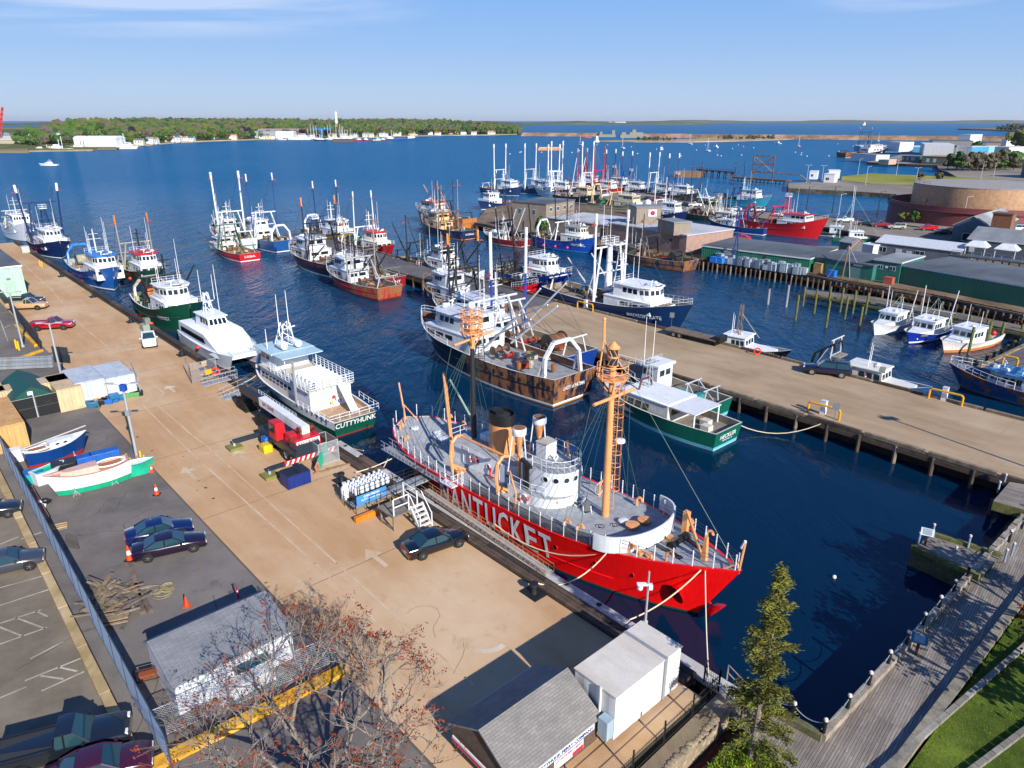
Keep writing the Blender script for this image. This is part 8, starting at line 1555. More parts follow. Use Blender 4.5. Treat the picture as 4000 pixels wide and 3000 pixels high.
for i in range(4): item('plank','weathered plank lying on the asphalt by the fence','plank',(262+i*12,2115+i*4),MB().box((0,0,.03*i),(2.2,.26,.05),wood('#6a625a')),R(118)+i*.05,group='weathered planks')
r4 = random.Random(9)
for i in range(44): item('scrap_board','broken weathered board in the heap of scrap timber near the fence','board',(415+r4.uniform(-45,110),2355+r4.uniform(-70,60)),MB().beam((-r4.uniform(.6,1.6),0,r4.uniform(.05,.5)),(r4.uniform(.6,1.4),0,r4.uniform(.05,.6)),r4.uniform(.1,.28),.07,wood(r4.choice(['#9a8a78','#7a6e62','#8f7a60','#6a625c']))),r4.uniform(0,3.1),group='scrap timber heap')
item('scrap_pallet','broken slatted pallet at the near end of the scrap heap','pallet',(450,2430),MB().box((0,0,.1),(1.6,.2,.3),wood('#8f7a60')).box((0,.4,.35),(1.7,.18,.06),wood('#9a8468')).box((0,.1,.35),(1.7,.18,.06),wood('#9a8468')).box((0,-.25,.35),(1.7,.18,.06),wood('#9a8468')).box((0,-.6,.3),(1.7,.18,.06),wood('#9a8468')),.35)
mb = MB();
for i in range(9): mb.torus((r4.uniform(-.5,.6),r4.uniform(-.5,.5),.05+i*.02),r4.uniform(.25,.6),.03,wood('#9a9068'),'z',12,4)
item('rope_coil','tangled pale rope coils beside the scrap timber','rope',(625,2310),mb)
for i,(a,b) in enumerate((((512,2210),(560,2400)),((528,2290),(590,2395)))): mb = MB();p_ = at(*a);q_ = at(*b);mb.beam(p_+Vector((0,0,.12)),q_+Vector((0,0,.12)),.3,.25,wood('#7a6a5c'));tag(mb.build('timber_balk'),('long weathered timber balk running down from the striped cone','second timber balk beside the scrap heap')[i],'timber')
item('stern_frame','small rusty metal frame between the mesh fence and the white shed','frame',(585,2680),MB().box((0,0,.4),(1.5,.06,.06),RUST).box((0,.5,.8),(1.5,.06,.06),RUST).box((-.7,.2,0),(.08,.5,1.0),RUST).box((.7,.2,0),(.08,.5,1.0),RUST).box((0,.2,.6),(.9,.4,.2),P('#8a4a28')),.4)
# flat roofed hut at the lower left corner, yellow kerb, road south of it
t = thing('kiosk','flat roofed pale blue hut at the lower left corner beside the dark pickup','hut',Q(-15.6,-35.9),QA);MB().prism([(0,-5),(0,0),(4.6,0),(4.6,-5)],0,2.6,P('#8ab4cc',.6,.2,rust=.08)).build('wall',t,smooth=False);MB().prism([(-.05,-5),(-.05,.05),(4.65,.05),(4.65,-5)],2.603,2.7,ground('gravel roof','#9a8e7e','#857a6a','#a89c8c',.6)).build('roof',t,smooth=False)
MB().path([(1.8,-.4,2.7),(1.8,-.4,3.3),(1.8,.1,3.3),(1.8,.1,3.0)],.12,P(WHITE),n=8).build('vent_pipe',t)
mb = MB();YK = ground('yellow kerb paint','#e0a830','#c08a20','#e8b850',1.6);mb.beam(Q(-5.4,-26.3,2.1),Q(-4.9,-15.8,2.1),.75,.32,YK);mb.beam(Q(-5.9,-26.3,2.05),Q(-5.4,-16.2,2.05),.3,.3,DTIMB);tag(mb.build('yellow_kerb'),'wide yellow painted kerb below the chain link fence of the white shed','kerb')
t = thing('pier_guard','x','guard rail') ;bpy.data.objects.remove(t)
def guard(px,lab,rz=R(-46),z=2.0,w_=3.4,box=True):
    t = thing('guard_rail',lab,'guard rail',at(*px,z),rz);y_ = P('#e0a010',.4);MB().path([(-w_/2,0,0),(-w_/2,0,1.0),(-w_/2+.2,0,1.2),(w_/2-.2,0,1.2),(w_/2,0,1.0),(w_/2,0,0)],.12,y_,n=8).build('hoop',t)
    if box: t2 = thing('power_pedestal','white power pedestal behind the '+lab,'pedestal',at(px[0],px[1],z)+Vector((.15,.5,0)),rz);MB().box((0,0,0),(.55,.45,1.5),P(WHITE)).box((0,0,1.5),(.6,.5,.12),P('#c8ccd0')).build('cabinet',t2)
guard((3215,1625),'yellow hoop guard at the near edge of the pier');guard((3690,1570),'yellow hoop guard at the far edge of the pier');guard((2285,1210),'yellow hoop guard by the blue scalloper stern');guard((1745,1050),'yellow hoop guard by the grey green dragger',w_=2.6);guard((1200,915),'yellow hoop guard at the outer pier head',w_=2.6)
guard((3942,1428),'short yellow hoop on the asphalt slip',w_=1.6,box=False)
t = thing('flatbed_trailer','empty flatbed trailer with wooden deck parked along the far pier edge','trailer',at(2705,1325),R(-46));MB().box((0,0,.75),(8.6,2.3,.16),wood('#7a6a5a')).build('deck',t)
for x in (-2.6,-1.6): wheel(t,x,-1.0,.4,.3);wheel(t,x,1.0,.4,.3)
MB().box((4.5,0,.6),(.9,2.0,.9),P('#15171a')).box((4.0,0,0),(.12,1.6,.8),P('#15171a')).build('front_board',t)
for (x,y),lab in (((3256,1650),'grey square sign on a post at the near pier edge'),((3436,1500),'grey square sign on a post at the far pier edge'),((2622,1275),'white sign on a post before the deep blue scalloper bow')): item('pier_sign',lab,'sign',(x,y),MB().tube((0,0,0),(0,0,1.9),.03,P('#6a6e72')).box((0,0,1.4),(.7,.04,.8),P('#70767c')),-.3)
for (x,y),lab in (((3290,1668),'black tyre fender hanging under the near pier edge, right of the guard'),): item('tyre',lab,'tyre',(x,y),MB().torus((0,0,0),.35,.12,flat('#1a1a1a',.9),'y',14,6),0,1.3)
item('utility_box','grey electrical boxes on the quay edge by the dark green trawler','box',(568,1290),MB().box((0,0,0),(1.6,1.0,1.0),P('#8a9a90')).box((.2,.4,1.0),(.9,.7,.9),P('#7a8074')).box((1.0,-.3,0),(.7,.6,1.1),P('#8a9a90')),QA)
item('utility_box','pale grey cabinet on the quay edge by the navy trawler','box',(100,985),MB().box((0,0,0),(2.0,1.6,1.5),P('#b0b8b4')),QA)
for i in range(5): item('steel_pipe','grey steel section in the stack beside the lamp posts','pipe',(105,1405+i*9),MB().box((0,0,.1+.1*(i % 2)),(6.5,.35,.35),P('#8a9094',.5,.3)),R(8),group='stacked steel sections')
mb = MB();mb.beam(at(-20,1432,2.15),at(165,1368,2.15),.4,.3,YK);tag(mb.build('yellow_barrier'),'yellow timber barrier before the stacked steel sections','barrier')
mb = MB();mb.beam(at(60,1270,2.15),at(140,1350,2.15),.4,.35,YK);tag(mb.build('yellow_barrier'),'short yellow barrier along the dark screen fence','barrier')
# people on the pier
def person(lab,px,top,trouser,face=0,arm=.2,z=2.0):
    t = thing('person',lab,'person',at(*px,z),face);me = bpy.data.meshes.new('body');J = [(0,0,.95),(0,0,1.2),(0,0,1.45),(0,0,1.56),(.02,0,1.68),(0,.19,1.42),(.04,.25,1.15),(.2*arm+.06,.24,.92),(0,-.19,1.42),(.04,-.25,1.15),(.2,-.22,.95),(0,.1,.9),(.05,.11,.5),(.0,.12,.08),(.16,.12,.04),(0,-.1,.9),(-.03,-.11,.5),(-.08,-.12,.08),(.08,-.12,.04)]
    E_ = [(0,1),(1,2),(2,3),(3,4),(2,5),(5,6),(6,7),(2,8),(8,9),(9,10),(0,11),(11,12),(12,13),(13,14),(0,15),(15,16),(16,17),(17,18)];rr = [.15,.14,.15,.06,.1,.07,.05,.035,.07,.05,.035,.1,.07,.05,.04,.1,.07,.05,.04]
    me.from_pydata(J,E_,[]);o = bpy.data.objects.new('body',me);scene.collection.objects.link(o);o.parent = t;sm = o.modifiers.new('skin','SKIN');o.modifiers.new('sub','SUBSURF').levels = 1
    for i,v in enumerate(me.skin_vertices[0].data if me.skin_vertices else []): v.radius = (rr[i],rr[i]);v.use_root = i == 0
    me.materials.append(P('#b08068'));MB().lathe((0,0,.95),[(.16,0),(.17,.2),(.2,.45),(.12,.56)],P(top,.8),10).build('shirt',t)
    for sd in (1,-1): MB().tube((0,sd*.1,1.0),(.03 if sd > 0 else -.04,sd*.12,.45),.115,P(trouser,.8),r2=.09,n=8).build('shorts',t)
    MB().ball((.0,0,1.72),.115,P('#2a1c14',.8),10,6,(1,.95,.85)).build('hair',t)
person('person in a red top standing at the far edge of the asphalt pier',(1637,1040),'#d01c28','#d8d0c0',R(200));person('person in a white top and dark shorts on the pier right of the red one',(1662,1028),'#e0e0e0','#2a2c30',R(180));person('person in a white top farthest right beside the open dragger',(1676,1024),'#d8dce0','#2a2c30',R(140))
# ================================================================ plants
def leafmat(h,var=.5):
    key = ('L',h)
    if key in MC: return MC[key]
    m,n,l,b = newmat('leaf '+h);c = C(h);x = noise_tex(n,l,1.7,3);oi = n.new('ShaderNodeObjectInfo')
    col = mixc(n,l,ramp(n,l,x.outputs[0],.38,.62).outputs[0],tuple(v*(1-var) for v in c[:3])+(1,),tuple(min(1,v*1.35) for v in c[:3])+(1,));l.new(col,b.inputs['Base Color']);b.inputs['Roughness'].default_value = .75;b.inputs['Specular IOR Level'].default_value = .2;MC[key] = m;return m
def crown(r_,R_,Hh,n,m,leaf,lobes=7,base=.25):
    """clumped leaf faces round several lobes"""
    mb = MB();L_ = [(r_.gauss(0,R_*.38),r_.gauss(0,R_*.38),Hh*r_.uniform(base+.12,.86),R_*r_.uniform(.35,.6)) for _ in range(lobes)]
    for i in range(n):
        x,y,z,q = L_[i % lobes];d = Vector((r_.gauss(0,1),r_.gauss(0,1),r_.gauss(0,.8))).normalized()*q*r_.uniform(.7,1.08);c = Vector((x,y,z))+d
        a = Vector((r_.gauss(0,1),r_.gauss(0,1),r_.gauss(0,1))).normalized();b = a.cross(d+Vector((.01,0,0))).normalized();a = b.cross(d).normalized()+d.normalized()*r_.uniform(-.3,.5);k = leaf*r_.uniform(.6,1.3)
        mb.face([c+a*k,c+b*k*.8,c-a*k,c-b*k*.8],m)
    for x,y,z,q in L_: mb.ball((x,y,z),q*.78,m,7,5)
    return mb
far_protos = []
FT = (('#405c20','bright green'),('#2a461e','deep green'),('#5a5e28','yellow green'),('#54503a','olive brown'),('#455e28','fresh green'),('#20182a','purple leaved'),('#5c5448','grey budding'))
for k,(h_,nm_) in enumerate(FT):
    for v in range(2):
        r_ = random.Random(k*7+v);c_ = crown(r_,5.2,12.5,150,leafmat(h_,.4),1.5,8);c_.name = None if False else None;far_protos.append((k,c_))
TG = 'trees along the far shore';pm = {}
def far_tree(k,v,p,s_,lab,group=TG):
    key = (k,v)
    if key not in pm:
        t = thing('leafy_tree',lab,'tree',p,0,group);far_protos[k*2+v][1].build('crown',t,smooth=False);MB().tube((0,0,-1),(0,0,6),.5,wood('#5a4a3c'),r2=.25,n=5).build('trunk',t);pm[key] = t
    else: t = copy_tree(pm[key]);t.location = p;t['label'] = lab
    t.scale = (s_,s_,s_*rnd.uniform(.85,1.1));t.rotation_euler.z = rnd.uniform(0,6);return t
# far shore land with gentle rise
SH = [(-700,597),(0,596),(110,594),(360,590),(430,574),(520,574),(700,558),(900,550),(1100,545),(1300,545),(1560,534),(1750,530),(1900,529),(2020,526)]
shp = [at(x,y,0) for x,y in SH];rows = []
for p in shp:
    d = Vector((p.x,p.y,0)).normalized();dd = (d+Vector((.0,.35,0))).normalized();taper = max(.15,min(1,(60-p.x)/300));rows.append([(p.x,p.y,-1),(p.x+dd.x*6,p.y+dd.y*6,1.6),(p.x+dd.x*60,p.y+dd.y*60,3),(p.x+dd.x*300*taper,p.y+dd.y*300*taper,12*taper),(p.x+dd.x*900*taper,p.y+dd.y*900*taper,19*taper),(p.x+dd.x*1300*taper,p.y+dd.y*1300*taper,-1)])
SHM = ground('far shore ground','#5f6a34','#4a5526','#a89a70',.02,0,(1,1,1));SAND = ground('far beach','#b09a78','#8f7c5e','#c4b08c',.05);mb = MB();mb.grid(rows,SHM,mf=lambda i,j: SAND if j == 0 else SHM);o = struct(mb,'far_shore_ground')
rr = random.Random(21);segs = list(zip(shp[1:],shp[2:]))
cum = []
for a,b in segs: cum.append((b-a).length)
def shore(u,back):
    k = u*sum(cum)
    for (a,b),L_ in zip(segs,cum):
        if k <= L_: p = a.lerp(b,k/L_);break
        k -= L_
    else: p = segs[-1][1]
    d = Vector((p.x,p.y,0)).normalized();dd = (d+Vector((0,.35,0))).normalized();taper = max(.15,min(1,(60-p.x)/300));back = back*taper if back > 60 else back;z = 1.6+min(18,back*.028);return Vector((p.x+dd.x*back,p.y+dd.y*back,z)),p
for i in range(225):
    u = (i+rr.random())/225;back = rr.choice([14,24,36,50,75,110])+rr.uniform(-6,6);p,_ = shore(u,back if u > .14 else back+45);k = rr.choices(range(7),[5,4,4,3,5,.35,2])[0];far_tree(k,rr.randint(0,1),p,rr.uniform(.8,1.3),FT[k][1]+' tree in the wooded far shore')
mb = MB()
for i in range(2300):
    u = rr.random();back = rr.uniform(90,850);p,_ = shore(u,back);k = rr.choices(range(7),[4,4,4,4,4,.3,3])[0];s_ = rr.uniform(6,10);m = leafmat(FT[k][0],.4)
    for q in range(4): mb.ball((p.x+rr.gauss(0,s_*.45),p.y+rr.gauss(0,s_*.45),p.z+rr.uniform(3,9+back*.006)),s_*rr.uniform(.4,.7),m,6,4)
tag(mb.build('far_woodland',smooth=False),'mixed green and brown woodland stretching behind the far shore','woodland',kind='stuff')
# houses on the far shore
def farhouse(lab,u,back,w_,d_,h_,col,roof,g=2.5,nm='shore_house',cat='house',rz=None,hz=0):
    p,s_ = shore(u,back);t = thing(nm,lab,cat,p,rz if rz is not None else rr.uniform(-.3,.3),'houses on the far shore');m = P(col);MB().box((0,0,-1),(w_,d_,h_+1),m).build('wall',t,smooth=False);mb = MB();mb.prism([(-w_/2-.3,-d_/2-.3),(w_/2+.3,-d_/2-.3),(w_/2+.3,d_/2+.3),(-w_/2-.3,d_/2+.3)],h_,h_+.2,P(roof));
    for y0 in (-d_/2-.3,d_/2+.3): mb.face([(-w_/2-.3,y0,h_+.2),(w_/2+.3,y0,h_+.2),(w_/2,0,h_+g),(-w_/2,0,h_+g)],P(roof))
    for x0 in (-w_/2,w_/2): mb.face([(x0,-d_/2,h_+.2),(x0,d_/2,h_+.2),(x0,0,h_+g)],m)
    mb.build('roof',t,smooth=False)
    for i in range(3): MB().face([(w_*(-.32+.28*i),-d_/2-.08,h_*.45),(w_*(-.22+.28*i),-d_/2-.08,h_*.45),(w_*(-.22+.28*i),-d_/2-.08,h_*.8),(w_*(-.32+.28*i),-d_/2-.08,h_*.8)],glass()).build('window',t,smooth=False)
HC = ('#dfe0dc','#d8d4c4','#e4e6e8','#c8ccc8','#d8c8a0','#e0e0e0');RC = ('#8a6a58','#6a6e74','#8a8e94','#a87a60','#5a5e64');hn = ('white','cream','bright white','pale grey','pale yellow','white');rn = ('brown','slate','grey','reddish','dark');W_n = ('at the head of the shore','behind the beach','among trees','by the boatyard','near the point')
for i in range(48):
    u = .19+.80*(i+rr.uniform(-.3,1.3))/48;k,j = i % 6,i % 5;farhouse('%s house with %s roof among trees, %s of the far shore' % (hn[k],rn[j],('left part','left middle','right middle','right part')[i//12]),u,rr.choice([9,12,18,28,45]),rr.uniform(8,13),rr.uniform(7,10),rr.uniform(4,6.5),HC[k],RC[j])
for lab,(x,y),w_,d_,h_,col,rf in (('tan boatyard shed with curved pale roof at the left',(95,572),55,26,10,'#b0a48a','#c8c8c4'),('long white boatyard shed behind the moored boats',(215,568),75,30,15,'#c8c8c0','#d0d4d8'),('white gabled house at the very left of the far shore',(10,570),20,14,16,'#dfe0e0','#a8a8a8'),('round white boathouse like building on the far quay',(395,575),62,22,13,'#d8dce2','#dfe3e6'),('pale yellow house on the far shore behind the quay',(410,566),20,14,16,'#d8c070','#b8b098'),('brown marina shed with a pale arched roof',(1100,538),90,40,16,'#8a7a6a','#a89080'),('pale grey marina shed left of the brown one',(1030,540),60,30,12,'#9aa4a4','#a8b0b4'),('white arched marina roof before the brown shed',(1110,540),50,14,12,'#c8ccd0','#e0e4e8'),('blue covered boat shed in the far marina',(1260,536),36,16,16,'#1f6aa0','#2a7ab0')):
    p = at(x,y,2.0);t = thing('boatyard_shed',lab,'shed',p);MB().box((0,0,0),(w_*.8,d_,h_*.75),P(col)).build('wall',t);MB().xprism([(-d_/2-.5,h_*.75),(d_/2+.5,h_*.75),(d_*.3,h_*.95),(0,h_),(-d_*.3,h_*.95)],-w_*.41,w_*.41,P(rf)).build('roof',t)
t = thing('water_tower','slim white topped brown tower above the far marina','tower',at(1318,530,2));MB().lathe((0,0,0),[(2.2,0),(1.7,24)],P('#a07a54'),8).build('shaft',t);MB().lathe((0,0,24),[(2.8,0),(2.8,22),(.5,23)],P('#dfe6ea'),10).build('top',t)
t = thing('red_crane','red lattice crane boom rising at the left edge of the far shore','crane',at(-8,575,1));lattice(t,(0,0,0),(17,0,46),1.6,P('#c02a20'),'boom',8,.35)
qd = MB();qd.prism([p[:2] for p in [at(-300,594,1),at(112,594,1),at(112,585,1),at(-300,585,1)]],-2,2.5,wood('#8a7a5c'));qd.prism([p[:2] for p in [at(380,582,1),at(455,582,1),at(455,575,1),at(380,575,1)]],-2,3,wood('#7a705c'));qd.prism([p[:2] for p in [at(1300,553,1),at(1385,553,1),at(1385,547,1),at(1300,547,1)]],-2,3,wood('#6a5a4c'));struct(qd,'far_jetty',smooth=False)
# boats lying off the far shore
cols = ('#dfe3e6','#1d4f9c','#8a3428','#dfe3e6','#b81c22','#16223c')
for i,(x,y,L_,c,lab) in enumerate(((150,588,26,0,'white boat moored first from the left off the boatyard'),(235,588,40,0,'white and black trawler in front of the long white shed'),(185,586,24,5,'dark boat with masts left of the long white shed'),(320,584,40,5,'black tug like vessel by the far jetty'),(490,582,46,0,'tall white ferry at the end of the far jetty'),(1100,547,26,0,'white cruiser before the brown marina shed'),(1175,546,60,0,'big white passenger ship hauled at the marina'),(1250,550,30,5,'row of small craft left at the marina floats'),(1400,550,24,4,'red boat at the marina jetty'),(1435,550,26,2,'rusty red boat right of the red one'),(1475,549,24,0,'white boat between the rusty ones'),(1530,548,40,1,'blue and white trawler off the far marina'),(1600,547,48,1,'bright blue tanker like vessel last at the marina'),(1500,549,22,2,'second rusty boat near the blue trawler'),(1340,545,50,0,'long white yacht behind the jetty'))):
    L_ *= .72;H = Hull(L_,L_*.24,L_*.08,L_*.13);p = at(x,y,0);t = thing('moored_vessel',lab,'vessel',p,R(180 if i % 2 else 0),'vessels off the far shore');hull_mesh(H,P(cols[c]),P(cols[c]),P('#16202c'),P('#b8b4a8'),.5,8).build('hull',t);MB().box((L_*.1,0,L_*.07),(L_*.35,L_*.16,L_*.10),P(WHITE)).box((L_*.12,0,L_*.17),(L_*.18,L_*.13,L_*.06),P(WHITE)).box((L_*.12,-L_*.07,L_*.19),(L_*.16,.1,L_*.02),glass()).build('deckhouse',t)
    for x_ in (-.12,.0): MB().tube((L_*x_,0,L_*.08),(L_*x_,0,L_*rr.uniform(.35,.7)),.35,P('#d8dce0' if i % 3 else '#3a3a40'),n=4).build('mast',t)
for i in range(16): x = 1205+i*11;p = at(x,543+rr.uniform(-2,3),1);o = MB().tube((0,0,0),(0,0,rr.uniform(14,26)),.28,P('#d8dce0'),n=4).box((0,0,0),(7,2.4,1.6),P(WHITE)).build('moored_yacht');o.location = p;tag(o,'white yacht with bare mast crowded at the far marina','yacht','yachts crowded at the far marina')
# hurricane dike, gates, islets and distant land
DIKE = ground('dike stone','#9a7c60','#6a5644','#b8967a',.12,0,(1,1,1),fine=2,bumpst=1.5)
def dike(name,a,b,h,w_):
    d = (b-a).normalized();n_ = Vector((-d.y,d.x,0));n2 = int((b-a).length/18);rows = []
    for i in range(n2+1):
        c = a.lerp(b,i/n2);j = lambda s_: rr.uniform(-s_,s_);rows.append([c-n_*w_+Vector((0,0,-1)),c-n_*w_*.75+Vector((0,0,.9+j(.2))),c-n_*w_*.3+Vector((j(.5),0,h*.9+j(.4))),c+Vector((0,0,h+j(.4))),c+n_*w_*.3+Vector((0,0,h*.9)),c+n_*w_+Vector((0,0,-1))])
    mb = MB();mb.grid(rows,DIKE);tag(mb.build(name),'%s stone hurricane dike crossing the harbour mouth' % ('long right part of the' if a.x > 100 else 'shorter left part of the'),'dike')
dike('stone_dike',at(2042,531,0),at(2335,533,0),7,16);dike('stone_dike',at(2505,537,0),at(4300,556,0),7.5,16)
CG = P('#8a8478',.8,.3)
for lab,px,parts in (('grey concrete gate pier on the left of the dike opening',(2370,535),(((0,0,0),(34,16,5)),((-12,0,5),(5,6,5)),((13,0,5),(6,8,8)))),('grey concrete gate house on the right of the dike opening',(2475,538),(((0,0,0),(56,18,6)),((4,0,6),(26,10,4)),((0,0,10),(7,7,5)),((-20,0,6),(8,8,4))))):
    t = thing('gate_house',lab,'gate house',at(*px,0));
    for c,d in parts: MB().box(c,d,CG).build('block',t)
mb = MB();pts = [at(x,y,0) for x,y in ((2320,553),(2480,556),(2700,556),(2900,552),(3050,547),(3120,543),(3050,541),(2900,540),(2780,539),(2700,545),(2500,549),(2330,551))];mb.prism([p[:2] for p in pts],-1,1.0,SAND);struct(mb,'sand_islet',smooth=False)
for i in range(60): x = rr.uniform(2490,2640) if i % 3 == 0 else rr.uniform(2800,3030);p = at(x,550 if x < 2700 else rr.uniform(541,546),.5);k = rr.choice([1,3,6,2,3]);far_tree(k,0,p,rr.uniform(.3,.62),FT[k][1]+' scrub on the sand islet before the dike','scrub on the sand islet') if False else far_tree(k,0,p,rr.uniform(.3,.62),FT[k][1]+' scrub on the sand islet before the dike')
t = thing('lighthouse','small white lighthouse standing in the water near the dike opening','lighthouse',at(2331,555,0));MB().lathe((0,0,0),[(7,0),(6.5,3),(4.2,4),(3.4,14),(2.2,15)],P('#dfe3e6'),12).build('tower',t);MB().lathe((0,0,15),[(2.2,0),(2.2,3),(.2,5)],P('#26303a'),10).build('lantern',t);t.scale = (.62,.62,.62)
t = thing('barge','rust stained flat barge anchored alone in the harbour','barge',at(2147,587,0),R(3));MB().box((0,0,-1),(28,9,3.4),P('#c08a5a',rust=.45),top=(.99,1)).build('hull',t);MB().box((0,0,2.4),(25,7.5,1.0),P('#b8aa94',rust=.25)).build('coaming',t)
motor_yacht('motor_boat','white sport fishing boat alone in open water at the upper left',(190,648),14,R(183));motor_yacht('motor_boat','white cabin cruiser moored left of the sand islet boats',(2583,586),13,R(250));motor_yacht('motor_boat','white cruiser with a red stripe close to the islet tip',(3037,562),12,R(120));motor_yacht('motor_boat','small white boat right of the tall masted sloop',(2796,577),9,R(110));motor_yacht('motor_boat','red and white boat near the dike by the left opening',(2285,539),26,R(180),'#c8303a')
for (x,y),c,lab in (((2267,567),WHITE,'white sloop left of the lighthouse reflection'),((2432,580),WHITE,'white sloop with leaning mast behind the scallopers'),((2695,564),WHITE,'white sloop just off the islet beach'),((2765,591),WHITE,'white and green sloop nearest in the mooring field'),((3120,573),'#c82030','red hulled sloop right of the islet'),((3432,552),WHITE,'white sloop far right before the dike')): sailboat('sloop',lab,(x,y),11,R(rr.uniform(60,120)),c)
t = thing('schooner','dark hulled sailing ship under white sail far outside the dike','ship',at(3375,493,0));hull_mesh(Hull(34,7,3,5),P('#3a2a26'),P('#3a2a26'),P('#3a2a26'),P('#8a7a60'),.5,8).build('hull',t);MB().face([(-9,0,5),(10,0,5),(2,0,26)],P('#d0c8c8')).build('sail',t)
for i in range(46): o = MB().ball((0,0,.3),.55,P('#e8e8e8'),7,5).build('mooring_buoy');o.location = at(rr.uniform(1990,3600),rr.uniform(560,612),0);tag(o,'small white mooring buoy in the field before the islet','buoy','white mooring buoys')
item('channel_buoy','white float alone in the dark basin right of the lightship bow','buoy',(3258,2258),MB().ball((0,0,.1),.16,P('#e0ddd0'),8,6),0,0)
# distant land beyond the dike
FARL = ground('distant wood','#4f5e44','#3c4a38','#6a6a50',.004,0,(1,1,1))
def ridge(name,xs,yb,h,th=400,col=FARL,seed=1):
    r_ = random.Random(seed);rows = [];n_ = 60
    for i in range(n_+1): x = xs[0]+(xs[1]-xs[0])*i/n_;p = at(x,yb,0);e = min(1,min(i,n_-i)/6);q = h*e*(.75+.25*math.sin(i*.37+seed)+r_.uniform(-.08,.08));rows.append([p+Vector((0,0,-1)),p+Vector((0,th*.02,q*.6)),p+Vector((0,th*.3,q)),p+Vector((0,th,-1))])
    mb = MB();mb.grid(rows,col);struct(mb,name)
ridge('far_hill',(1550,2860),487,26,900,seed=2);ridge('far_hill',(2300,4400),480,36,1500,seed=3);ridge('far_hill',(-400,900),490,22,900,seed=5);ridge('far_hill',(700,2100),492,24,900,seed=6)
mb = MB();mb.prism([p[:2] for p in [at(3740,507,0),at(3850,510,0),at(4200,525,0),at(4300,510,0),at(4000,500,0)]],-1,4,ground('rocky point','#7a6a5c','#5a5044','#9a8878',.05));struct(mb,'rocky_point',smooth=False)
for i in range(26): k = rr.choice([1,3,4]);far_tree(k,1,at(rr.uniform(3890,4080),rr.uniform(506,514),3),rr.uniform(1.0,1.9),FT[k][1]+' tree on the rocky point at the right horizon')
for i in range(14): p = at(rr.uniform(2290,2450) if i % 2 else rr.uniform(2560,2730),484.5,2);t = thing('distant_house','tiny white house on the low land beyond the dike','house',p,0,'distant white houses');MB().box((0,0,0),(26,12,16),P('#dfe3e6')).build('wall',t);MB().xprism([(-7,16),(7,16),(0,23)],-14,14,P('#8a8e94')).build('roof',t)
# scrub and trees near the oil tank and the far quays
for i in range(30): k = rr.choice([1,3,6,0,3]);far_tree(k,0,at(rr.uniform(3700,3960),rr.uniform(652,668),1.7),rr.uniform(.5,1.0),FT[k][1]+' scrub between the buff roofed building and the lawn')
for (x,y),s_,k,lab in (((3808,590),.9,0,'round bright green tree among the far sheds'),((3960,596),1.6,2,'yellow green trees at the right edge among the far sheds'),((4000,600),1.5,4,'fresh green tree at the right edge among far sheds'),((3520,868),.3,2,'low yellow green bush before the red ring wall, left'),((3570,872),.3,4,'low green bush before the red ring wall, middle'),((2115,925),.45,4,'green weed tree at the corner of the brown warehouse'),((3590,706),.35,3,'brown bush on the lawn quay'),((3660,712),.45,3,'brown scrub at the right end of the lawn')): far_tree(k,1,at(x,y,2),s_,lab)
# ================================================================ near trees
def limbs(r_,mb,p,d,L_,rad,depth,m,tips,spread=.6,up=.1,kids=3):
    q = p;n_ = 3
    for i in range(n_): d = (d+Vector((r_.gauss(0,.12),r_.gauss(0,.12),up*.5))).normalized();e = q+d*L_/n_;mb.tube(q,e,rad*(1-.25*i/n_),m,r2=rad*(1-.25*(i+1)/n_),n=6 if depth > 2 else 4 if depth > 1 else 3,cap=False);q = e
    if depth == 0: tips.append((q,d));return
    for k in range(kids if depth > 1 else kids+1):
        a = Vector((r_.gauss(0,1),r_.gauss(0,1),r_.gauss(0,.5))).normalized();limbs(r_,mb,q.lerp(p,r_.uniform(0,.45)) if k else q,(d+a*spread*r_.uniform(.7,1.3)).normalized(),L_*r_.uniform(.62,.82),rad*.58,depth-1,m,tips,spread,up,kids)
r_ = random.Random(11);base = Q(2.2,-20.4,1.9);t = thing('budding_maple','leafless grey tree with scattered rust orange buds at the bottom centre','tree',base);bark = wood('#8f8478');mb = MB();tips = []
for k in range(6): a = k*1.05+.3;limbs(r_,mb,Vector((.2*math.cos(a),.2*math.sin(a),1.0)),Vector((math.cos(a)*.62,math.sin(a)*.62,.62)).normalized(),2.15,.10,5,bark,tips,.72,.08,3)
mb.tube((0,0,-.3),(0,0,1.2),.3,bark,r2=.22,n=9);mb.build('trunk',t)
mb = MB();lm = leafmat('#7a3414',.5)
for q,d in tips:
    if r_.random() < .30:
        for i in range(r_.randint(4,9)):
            c = q+Vector((r_.gauss(0,.09),r_.gauss(0,.09),r_.gauss(0,.07)));a = Vector((r_.gauss(0,1),r_.gauss(0,1),r_.gauss(0,1))).normalized();b = a.orthogonal().normalized();k = r_.uniform(.04,.085);mb.face([c+a*k,c+b*k*.35,c-a*k,c-b*k*.35],lm)
mb.build('crown',t,smooth=False);t.scale = (1.5,1.5,1.15)
